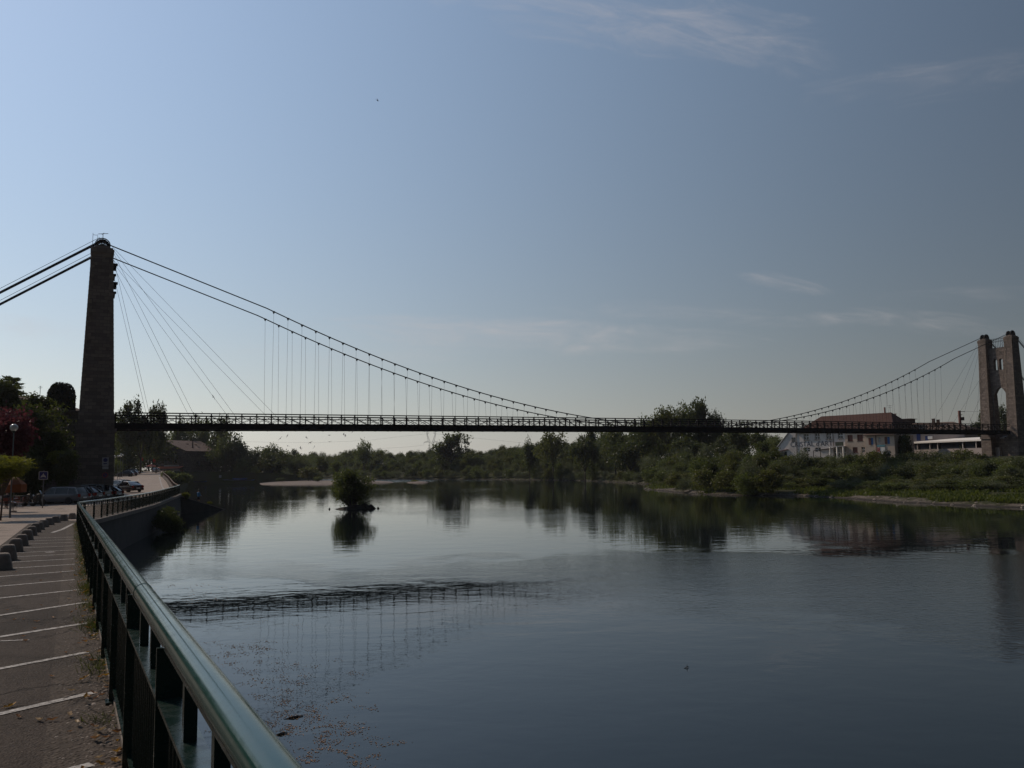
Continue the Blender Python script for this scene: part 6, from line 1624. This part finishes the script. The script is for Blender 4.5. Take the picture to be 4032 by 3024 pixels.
for i in range(150):
    d_ = gq_.normal(size=3); d_[2] = abs(d_[2]) * .9 + .05; d_ /= np.linalg.norm(d_); r_ = gq_.uniform(.75, 1.13); base_ = np.array([0, 0, .46]) + d_ * np.array([.54, .5, .5]) * r_
    if base_[2] < .03: continue
    n_ = 16; P_ = base_ + np.outer(np.linspace(-.09, .06, n_), d_ + np.array([0, 0, .25])) + gq_.normal(size=(n_, 3)) * .010
    a_ = gq_.normal(size=(n_, 3)); a_ /= np.linalg.norm(a_, axis=1)[:, None]; b_ = np.cross(a_, gq_.normal(size=(n_, 3))); b_ /= np.linalg.norm(b_, axis=1)[:, None]; sh_.append(np.stack([P_ - a_ * .020, P_ + b_ * .008, P_ + a_ * .020, P_ - b_ * .008], 1))
Qb = np.concatenate([Qb] + sh_)
B = thing('islet_bush', (iw.x, IY, WATER + .05), 'round dense willow bush growing on the rocky islet in mid river', 'bush')
o = quads_obj('foliage', Qb * np.array([wbx, wbx, hb]), MATS['leaf'], None, B)
mb = MB(); g = random.Random(9)
for i in range(34):
    a = g.uniform(0, 6.28); r = g.uniform(.6, 2.9); z1 = g.uniform(.8, 4.2); mb.tube([(0.3 * math.cos(a), .3 * math.sin(a), 0), (r * .6 * math.cos(a), r * .6 * math.sin(a), z1 * .6), (r * math.cos(a), r * math.sin(a), z1)], [.06, .035, .01], 5)
mb.build('stems', MATS['bark'], B, local=True)

# --- left bank near trees ------------------------------------------------------
def big_crown(name, loc, R, seed, mat, label, clumps, per, leaf, lobes=12, cat='tree', trunk=True, cut=-9, parts=None, **kw):
    B = thing(name, loc, label, cat)
    Q, _ = crown_quads(seed, lobes=lobes, clumps=clumps, per=per, leaf=leaf, R=R, C=(0, 0, 0), cut=cut, **kw)
    cz = parts if parts is not None else R[2]
    Q = Q + np.array([0, 0, cz]); quads_obj('crown', Q, MATS[mat], None, B)
    if trunk:
        mb = MB(); k_ = .25 if mat == 'leaf_yellow' else 1.0; mb.tube([(0, 0, -.3), (.1, 0, cz * .6), (0, .1, cz)], [.22 * k_, .16 * k_, .1 * k_], 8)
        g = random.Random(seed)
        for i in range(7): a = g.uniform(0, 6.28); mb.tube([(0, 0, cz * .5), (R[0] * .4 * math.cos(a), R[1] * .4 * math.sin(a), cz), (R[0] * .75 * math.cos(a), R[1] * .75 * math.sin(a), cz + R[2] * g.uniform(-.1, .6))], [.1, .06, .02], 6)
        mb.build('trunk', MATS['bark'], B, smooth=True, local=True)
    return B
c = at(-8, 1725, 56); big_crown('flowering_tree', (c.x, 56, road_z(56)), (1.95, 1.9, 2.0), 21, 'leaf_pink', 'pink flowering tree behind the tall globe lamp at the left edge', 700, 16, .085, clump=.34, lobe_r=.32, hollow=.5, parts=c.z - road_z(56))
# a few green leaves among the blossom
c = at(24, 1850, 47); big_crown('feathery_tree', (c.x - .2, 47, road_z(47)), (1.5, 1.4, .78), 22, 'leaf_yellow', 'bright yellow green feathery tree spreading over the terrace parasol', 420, 26, .10, clump=.30, lobe_r=.40, hollow=.4, aspect=.14, flat=.55, parts=c.z - road_z(47))
for px, py, Y, R, sd, m_, lab in [(150, 1745, 79, (2.6, 1.6, 3.5), 23, 'leaf_ivy', 'dark leafy tree right of the pink tree, above the terrace'), (95, 1690, 78, (1.9, 1.6, 2.1), 24, 'leaf_dark', 'dark tree behind the pink tree'),
                                  (195, 1800, 79.5, (1.5, .9, 2.5), 25, 'leaf_ivy', 'dark creeper covered tree left of the approach wall'), (18, 1570, 88, (1.6, 1.4, 2.0), 26, 'leaf_dark', 'dark broad leaved tree at the left edge before the cedar'), (115, 1880, 76, (1.6, 1.0, 2.2), 27, 'leaf_dark', 'dark shrub behind the motorcycles'), (40, 1830, 74, (1.8, 1.2, 3.0), 28, 'leaf_dark', 'dark hedge tree behind the cafe tables'),
                                  (148, 1600, 92, (1.5, 1.3, 1.3), 29, 'leaf_ivy', 'light branched green tree before the hillside house'), (262, 1850, 76, (1.0, .6, 1.6), 30, 'leaf_dark', 'dark creeper on the approach wall beside the tower')]:
    c = at(px, py, Y); zb = road_z(Y) if Y < 80 else c.z - R[2] * 1.2
    big_crown('broadleaf_tree', (c.x, Y, zb), R, sd, m_, lab, 420, 15, .11, clump=.42, lobe_r=.36, parts=c.z - zb, trunk=sd not in (25, 27, 28, 30))
for px, py, Y, R, sd, lab in [(228, 1800, 76.5, (.85, .5, .55), 31, 'lit yellow green shrub on the approach wall beside the creeper'), (222, 1715, 77, (.45, .4, .5), 32, 'small tuft of yellow green leaves high on the approach wall')]:
    c = at(px, py, Y); big_crown('wall_shrub', (c.x, Y, c.z - R[2]), R, sd, 'leaf_yellow' if sd == 31 else 'leaf_ivy', lab, 120, 14, .09, clump=.2, cat='bush', trunk=False)
ve = hp(S3 + .15, 2.2, 2.4)
big_crown('wall_vine', (ve.x, ve.y, .2), (1.3, 2.4, 2.6), 61, 'leaf_ivy', 'dark vine smothering the end wall of the blue shuttered house', 500, 14, .16, clump=.5, lobe_r=.3, hollow=.2, cat='vine', trunk=False, parts=2.6)
for py_, off_, hh_, sd_, lab in ((9, 20, 12.5, 73, 'unseen plane tree added to darken the handrail, tallest of the row left of the picture'), (-3, 20, 12, 74, 'unseen plane tree added to darken the handrail, at the near end of the row left of the picture'), (50, 18, 11, 71, 'plane tree beside the terrace, just left of the picture'), (22, 17, 12, 72, 'plane tree on the road side left of the picture, nearer one')):  # trees by the camera are added out of view to darken the handrail's reflection
    x_ = edge_x(py_) - off_; tree('round', sd_ % 3, (x_, py_, road_z(py_)), hh_, 9, lab, name='plane_tree')
# clipped cypress
c = at(239, 1628, 104); z0 = c.z - .3; hC = at(239, 1506, 104).z - z0
B = thing('clipped_cypress', (c.x, 104, z0), 'dense dark clipped cypress with a domed top behind the approach wall', 'tree')
Q, _ = crown_quads(41, lobes=26, clumps=2300, per=10, leaf=.024, R=(.5, .5, .50), C=(0, 0, .48), clump=.04, lobe_r=.30, cut=-.02, hollow=.8)
g = np.random.default_rng(8); n = 1500; th = g.uniform(0, 6.28, n); zz = g.uniform(0, .97, n); rr = .46 * np.clip((1 - np.clip((zz - .55) / .45, 0, 1) ** 2.2), 0, 1) ** .5
cc = np.stack([rr * np.cos(th), rr * np.sin(th), zz], 1); ci = np.repeat(np.arange(n), 12); p_ = cc[ci] + g.normal(size=(len(ci), 3)) * .018
a = g.normal(size=(len(ci), 3)); a /= np.linalg.norm(a, axis=1)[:, None]; b = np.cross(a, g.normal(size=(len(ci), 3))); b /= np.linalg.norm(b, axis=1)[:, None]; s_ = .018
Qs = np.stack([p_ - a * s_, p_ + b * s_ * .7, p_ + a * s_, p_ - b * s_ * .7], 1)
wC = 104 * 104 / F
quads_obj('crown', Qs * np.array([wC, wC, hC]), MATS['leaf_cypress'], None, B)
mb = MB(); mb.lathe((0, 0, 0), [(.02, 0), (wC * .42, 0), (wC * .43, hC * .55), (wC * .33, hC * .8), (wC * .18, hC * .92), (.02, hC * .95)], 16); mb.tube([(0, 0, -.5), (0, 0, .2)], .15, 8); mb.build('trunk', MATS['leaf_cypress'], B, local=True)
# cedar with drooping layered branches
c = at(42, 1585, 112); z0 = c.z - 4; B = thing('cedar_tree', (c.x, 112, z0), 'cedar with layered drooping branches behind the hillside house', 'tree')
mb = MB(); mb.tube([(0, 0, 0), (0, 0, 7.2)], [.25, .06], 8); g = random.Random(4); qs = []; gn = np.random.default_rng(6)
for lv in range(11):
    z = 2.6 + lv * .44; r = 2.9 * (1 - lv / 14)
    for k in range(8):
        a = k * .785 + lv * .5 + g.uniform(-.2, .2); e = Vector((math.cos(a) * r * g.uniform(.7, 1.1), math.sin(a) * r, z + .1 + g.uniform(-.1, .5))); mb.tube([(0, 0, z), tuple(Vector((0, 0, z)).lerp(e, .6) + Vector((0, 0, .15))), tuple(e)], [.05, .03, .01], 4)
        n = 90; t_ = gn.uniform(.25, 1.04, n); P = np.array([[e.x * q, e.y * q, z + (e.z - z) * q + .12 * math.sin(q * 3)] for q in t_]) + gn.normal(size=(n, 3)) * np.array([.16, .16, .06])
        d = np.array([math.cos(a), math.sin(a), .15]) * .17 + gn.normal(size=(n, 3)) * .07; w_ = np.cross(d, gn.normal(size=(n, 3))); w_ = w_ / np.linalg.norm(w_, axis=1)[:, None] * .035; qs.append(np.stack([P - d, P + w_, P + d, P - w_], 1))
mb.build('trunk', MATS['bark'], B, local=True); quads_obj('crown', np.concatenate(qs), MATS['leaf_dark'], None, B)

# --- bushes on the quay wall, slipway and slope -------------------------------
for px, py, Y, R, sd, m_, lab, nm in [(672, 2060, 68, (1.25, .8, 1.1), 51, 'leaf_dark', 'dark bush growing at the foot of the quay wall above the water', 'wall_bush'), (648, 2035, 71, (.9, .6, .8), 52, 'leaf', 'green bush higher up at the foot of the quay wall', 'wall_bush'), (730, 1952, 97.3, (.42, .4, .35), 53, 'leaf_yellow', 'bright yellow green bush at the top of the slipway', 'bush'),
                                     (826, 1980, 103.5, (.26, .25, .16), 54, 'leaf_yellow', 'small yellow green tuft halfway down the slipway', 'bush'), (662, 1877, 196, (1.6, 1.6, 1.3), 55, 'leaf', 'left green bush on the slope beside the far road', 'bush'), (712, 1884, 200, (1.8, 1.6, 1.2), 56, 'leaf', 'right green bush on the slope beside the far road', 'bush'), (690, 1892, 190, (2.0, 1.2, .9), 57, 'leaf_dark', 'low dark bush at the foot of the far road slope', 'bush'), (1432 + 1200 - 1000, 1895, 300, (1.2, .7, .35), 58, 'leaf_yellow', 'low yellow green bush at the end of the gravel bar', 'bush')]:
    c = at(px, py, Y); k = Y / 70; big_crown(nm, (c.x, Y, c.z - R[2]), R, sd, m_, lab, 260, 13, .07 * min(k, 2.2), clump=.22 * min(k, 2.0), lobe_r=.4, cat='bush', trunk=False)

# --- weeds and litter along the railing -----------------------------------------
g = np.random.default_rng(12); qs = []
for cy, n, sp, hh_ in ((4.2, 25, .06, .03), (5.9, 45, .10, .04), (7.7, 110, .25, .06), (9.9, 170, .3, .09), (11.5, 90, .3, .08), (13.5, 180, .5, .12), (16, 120, .6, .10), (19, 160, 1.0, .10), (23, 160, 1.6, .1), (28, 160, 2, .1), (34, 160, 2.5, .1), (40, 160, 2.5, .1), (3.3, 40, .08, .04)):
    for i in range(n * 2):
        y = cy + g.normal() * sp; x = edge_x(y) - abs(g.normal()) * .10 - .03; z = road_z(y); h = hh_ * g.random() + .02; a = g.uniform(0, 6.28); w = .0015 + .0025 * g.random(); l = g.normal(size=2) * .05
        d = np.array([math.cos(a) * w, math.sin(a) * w, 0]); p0 = np.array([x, y, z]); p1 = p0 + np.array([l[0], l[1], h]); qs.append([p0 - d, p0 + d, p1 + d * .4, p1 - d * .4])
o = quads_obj('railing_weeds', np.array(qs), MATS['weed']); o['kind'] = 'stuff'; tag(o, 'weeds and grass tufts growing along the foot of the railing', 'weeds')
def leaf_mesh(seed, L):
    """a curled dry leaf with a pointed lobed outline and a stalk"""
    g = random.Random(seed); vs_ = [(0, 0, 0)]; n = 14; fs_ = []
    cu = g.uniform(.5, 1.1)
    for k in range(n):
        a = 2 * math.pi * k / n; r = L * .5 * (.62 + .38 * math.cos(a) ** 2 + .20 * math.cos(5 * a + g.uniform(0, 1)) * g.uniform(.4, 1)); x, y = r * math.cos(a) * 1.25, r * math.sin(a) * .75
        vs_.append((x, y, cu * (y * y) / L * 2.2 + .5 * cu * x * x / L + g.uniform(-.05, .09) * L + .004))
    for k in range(n): fs_.append((0, 1 + k, 1 + (k + 1) % n))
    mb = MB(); mb.add(vs_, fs_); mb.tube([(-L * .5, 0, L * .1), (-L * .78, L * .05, .005)], .0025, 4); return mb
LEAVES = [(37, 2788, .12, 'dryleaf_yellow', 'large curled yellow leaf touching the second nearest painted line'), (72, 2830, .08, 'dryleaf', 'brown leaf just below the curled yellow leaf'), (155, 2843, .10, 'dryleaf_pale', 'long pale leaf on the asphalt below the second nearest painted line'), (207, 2843, .09, 'dryleaf', 'brown leaf right of the long pale leaf'),
          (276, 2888, .04, 'dryleaf', 'tiny dry leaf near the bottom of the footpath'), (203, 2669, .08, 'dryleaf', 'dry leaf alone between the second and third nearest painted lines'), (260, 2575, .07, 'dryleaf', 'dark brown leaf lying across the third nearest painted line'), (102, 2527, .08, 'dryleaf', 'pale brown leaf under the fourth nearest painted line'), (92, 2510, .07, 'dryleaf', 'brown leaf on the faint stub of line'),
          (136, 2479, .07, 'dryleaf', 'brown leaf just above the fourth nearest painted line'), (145, 2451, .10, 'dryleaf', 'long brown leaf between the fourth and fifth painted lines'), (210, 2436, .10, 'dryleaf', 'star shaped brown leaf right of the long brown leaf'), (92, 2443, .06, 'dryleaf', 'small brown leaf left of the long brown leaf'), (57, 2443, .06, 'dryleaf', 'small brown leaf nearest the left edge before the fifth line'),
          (163, 2387, .06, 'dryleaf', 'small leaf just below the fifth painted line'), (162, 2288, .08, 'dryleaf', 'rust brown leaf between two far painted lines'), (118, 2229, .06, 'dryleaf', 'small leaf far up the footpath'), (64, 2255, .05, 'dryleaf', 'tiny leaf on a far painted line at the left'), (30, 2405, .06, 'dryleaf', 'small leaf near the left edge above the fifth line'), (240, 2257, .06, 'dryleaf', 'small leaf by the right end of a far painted line')]
for i, (px, py, L_, m_, lab) in enumerate(LEAVES):
    p = gnd(px, py); o = leaf_mesh(i + 3, L_ * .62).build('dry_leaf', MATS[m_], smooth=False); o.location = p + Vector((0, 0, .012)); o.rotation_euler = (random.Random(i).uniform(-.15, .15), random.Random(i + 1).uniform(-.15, .15), random.Random(i + 2).uniform(-1.2, 1.2)); tag(o, lab, 'leaf', 'dry leaves on the footpath')
mb = MB(); g = random.Random(31)
for i in range(190):
    y = 3.0 + 16 * g.random() ** 1.6 if i < 150 else g.uniform(19, 44); m_ = leaf_mesh(900 + i, g.uniform(.035, .07)); a = g.uniform(0, 6.28); x = edge_x(y) - abs(g.gauss(0, .13)) - .03; z = road_z(y) + g.uniform(.01, .05)
    ti = g.uniform(-.7, .7); mb.mat(g.choice([0, 0, 1, 2])); mb.add([(x + v[0] * math.cos(a) - v[1] * math.sin(a), y + v[0] * math.sin(a) + v[1] * math.cos(a), z + v[2] + v[0] * ti * .5) for v in m_.v], m_.f)
o = mb.build('leaf_litter', [MATS['dryleaf'], MATS['dryleaf_pale'], MATS['dryleaf_yellow']]); o['kind'] = 'stuff'; tag(o, 'drift of brown dry leaves against the foot of the railing', 'leaf litter')
# crumbs and small stones on the margin
def marg(g):
    y = 2.6 + 14 * g.random() ** 1.5; return Vector((edge_x(y) - .03 - abs(g.gauss(0, .17)), y, road_z(y) + .004))
o = stones(1500, marg, .004, .014, 15).build('margin_grit', MATS['stones']); o['kind'] = 'stuff'; tag(o, 'loose grit on the path margin below the railing', 'grit')

# --- floating scum near the wall ------------------------------------------------
MATS['scum'] = plain('dry scum', (.36, .235, .15), .9, 0, .35, 6); g = random.Random(77); mb = MB()
def blob(x, y, r, seed, asp=.5, rot=0):
    q = random.Random(seed); n = 7; A = []
    for k in range(n): a = 2 * math.pi * k / n; rr = r * q.uniform(.5, 1.25); u, v = rr * math.cos(a), rr * asp * math.sin(a); A.append((x + u * math.cos(rot) - v * math.sin(rot), y + u * math.sin(rot) + v * math.cos(rot)))
    mb.prism(None, [(a, b, WATER - .01) for a, b in A], [(a, b, WATER + .008) for a, b in A])
k = 0
for cx, cy, sx, sy, n, rm in ((1180, 2790, 120, 80, 46, .016), (1300, 2960, 120, 60, 50, .018), (960, 2560, 90, 26, 26, .018), (1060, 2650, 90, 36, 26, .017), (1240, 2880, 110, 60, 46, .017), (760, 2330, 120, 26, 16, .03), (1420, 2760, 40, 60, 5, .02), (1130, 2720, 150, 130, 40, .012)):
    for c_ in range(n):      # drifts of many small flakes
        ux_, uy_ = cx + g.gauss(0, sx), cy + g.gauss(0, sy); big_ = g.random() < .12
        for i in range(g.randint(3, 26)):
            q = on(ux_ + g.gauss(0, 17), min(uy_ + g.gauss(0, 5), 3150), WATER)
            if q.x < edge_x(q.y) + .3: continue
            blob(q.x, q.y, rm * g.uniform(.25, 1.0) * (1.9 if big_ and i < 3 else 1), k, g.uniform(.25, .7), g.uniform(0, 3)); k += 1
o = mb.build('floating_scum', MATS['scum']); o['kind'] = 'stuff'; tag(o, 'patches of brownish scum and specks floating beside the quay wall', 'scum')
for px, py, L_, lab in ((1155, 2827, .34, 'dark twig floating among the scum by the railing'), (1106, 2892, .2, 'small forked twig floating nearest the railing')):
    q = on(px, py, WATER); mb = MB(); mb.tube([q + Vector((-L_ / 2, -L_ * .25, 0)), q + Vector((0, 0, .02)), q + Vector((L_ / 2, L_ * .35, .01))], [.006, .022, .008], 6); tag(mb.build('floating_twig', MATS['bark']), lab, 'twig')
q = on(2705, 2632, WATER); mb = MB(); mb.tube([q + Vector((-.07, 0, 0)), q + Vector((.02, .06, .03)), q + Vector((.07, .09, .01))], [.006, .012, .005], 6); mb.tube([q, q + Vector((.01, .03, .09))], [.009, .004], 5); tag(mb.build('floating_twig', MATS['bark']), 'tiny dark snag sticking out of the open river at the lower right', 'twig')

# --- birds -----------------------------------------------------------------------
MATS['feather'] = plain('dark feathers', (.02, .018, .02), .8)
def bird(px, py, Y, roll, rz, label, s=1.0, group='swallows flying around the bridge'):
    q = at(px, py, Y); b = MB()
    b.loft([[(x, r * math.cos(a), r * .8 * math.sin(a)) for a in [k * math.pi / 4 for k in range(8)]] for x, r in ((.10, .004), (.085, .018), (.05, .026), (0, .03), (-.06, .02), (-.10, .008))])
    for sy in (-1, 1):
        w = [(.05, .02, .0), (.03, .09, .03), (-.02, .19, .035), (-.09, .27, .02), (-.03, .15, .03), (-.035, .06, .01), (-.03, .02, 0)]
        b.prism(None, [(x, sy * y, z) for x, y, z in w], [(x, sy * y, z + .006) for x, y, z in w]); b.prism(None, [(-.09, sy * .005, 0), (-.20, sy * .06, 0), (-.14, sy * .005, 0)], [(-.09, sy * .005, .005), (-.20, sy * .06, .005), (-.14, sy * .005, .005)])
    o = b.build('swallow', MATS['feather']); o.location = q; o.rotation_euler = (roll, random.Random(px).uniform(-.4, .4), rz); o.scale = (s,) * 3; return tag(o, label, 'bird', group)
for i, (px, py) in enumerate([(1104, 1726), (1131, 1717), (1206, 1723), (1133, 1756), (1221, 1743), (1295, 1714), (1353, 1710), (1360, 1716), (1238, 1759), (1183, 1764), (1391, 1697), (1299, 1739)]):
    r_ = random.Random(i * 3 + 1); bird(px, py, 82 + r_.uniform(-8, 20), r_.uniform(-1.2, 1.2), r_.uniform(0, 6.28), 'small dark swallow in flight in the gap of sky under the bridge deck', 1.0, 'swallows under the bridge deck')
bird(1487, 396, 70, .9, .6, 'lone dark swallow high in the open sky', 1.1); bird(840, 1563, 80, 1.1, 1.3, 'lone dark swallow among the stay cables of the left tower', 1.1); bird(1826, 1778, 200, .5, .6, 'tiny swallow right of the round tree by the pylon', 1.3)

# ================================================================== AIR
hm_ = MB(); hm_.box((100, 660, 19), (2500, 2100, 58))
t = NT('haze'); v = t.n('ShaderNodeVolumePrincipled'); v.inputs['Color'].default_value = (.90, .92, 1.0, 1); v.inputs['Density'].default_value = 0.00007; v.inputs['Anisotropy'].default_value = .3
t.l(v.outputs[0], t.out.inputs['Volume'])
hz = hm_.build('haze', t.m); hz['kind'] = 'stuff'
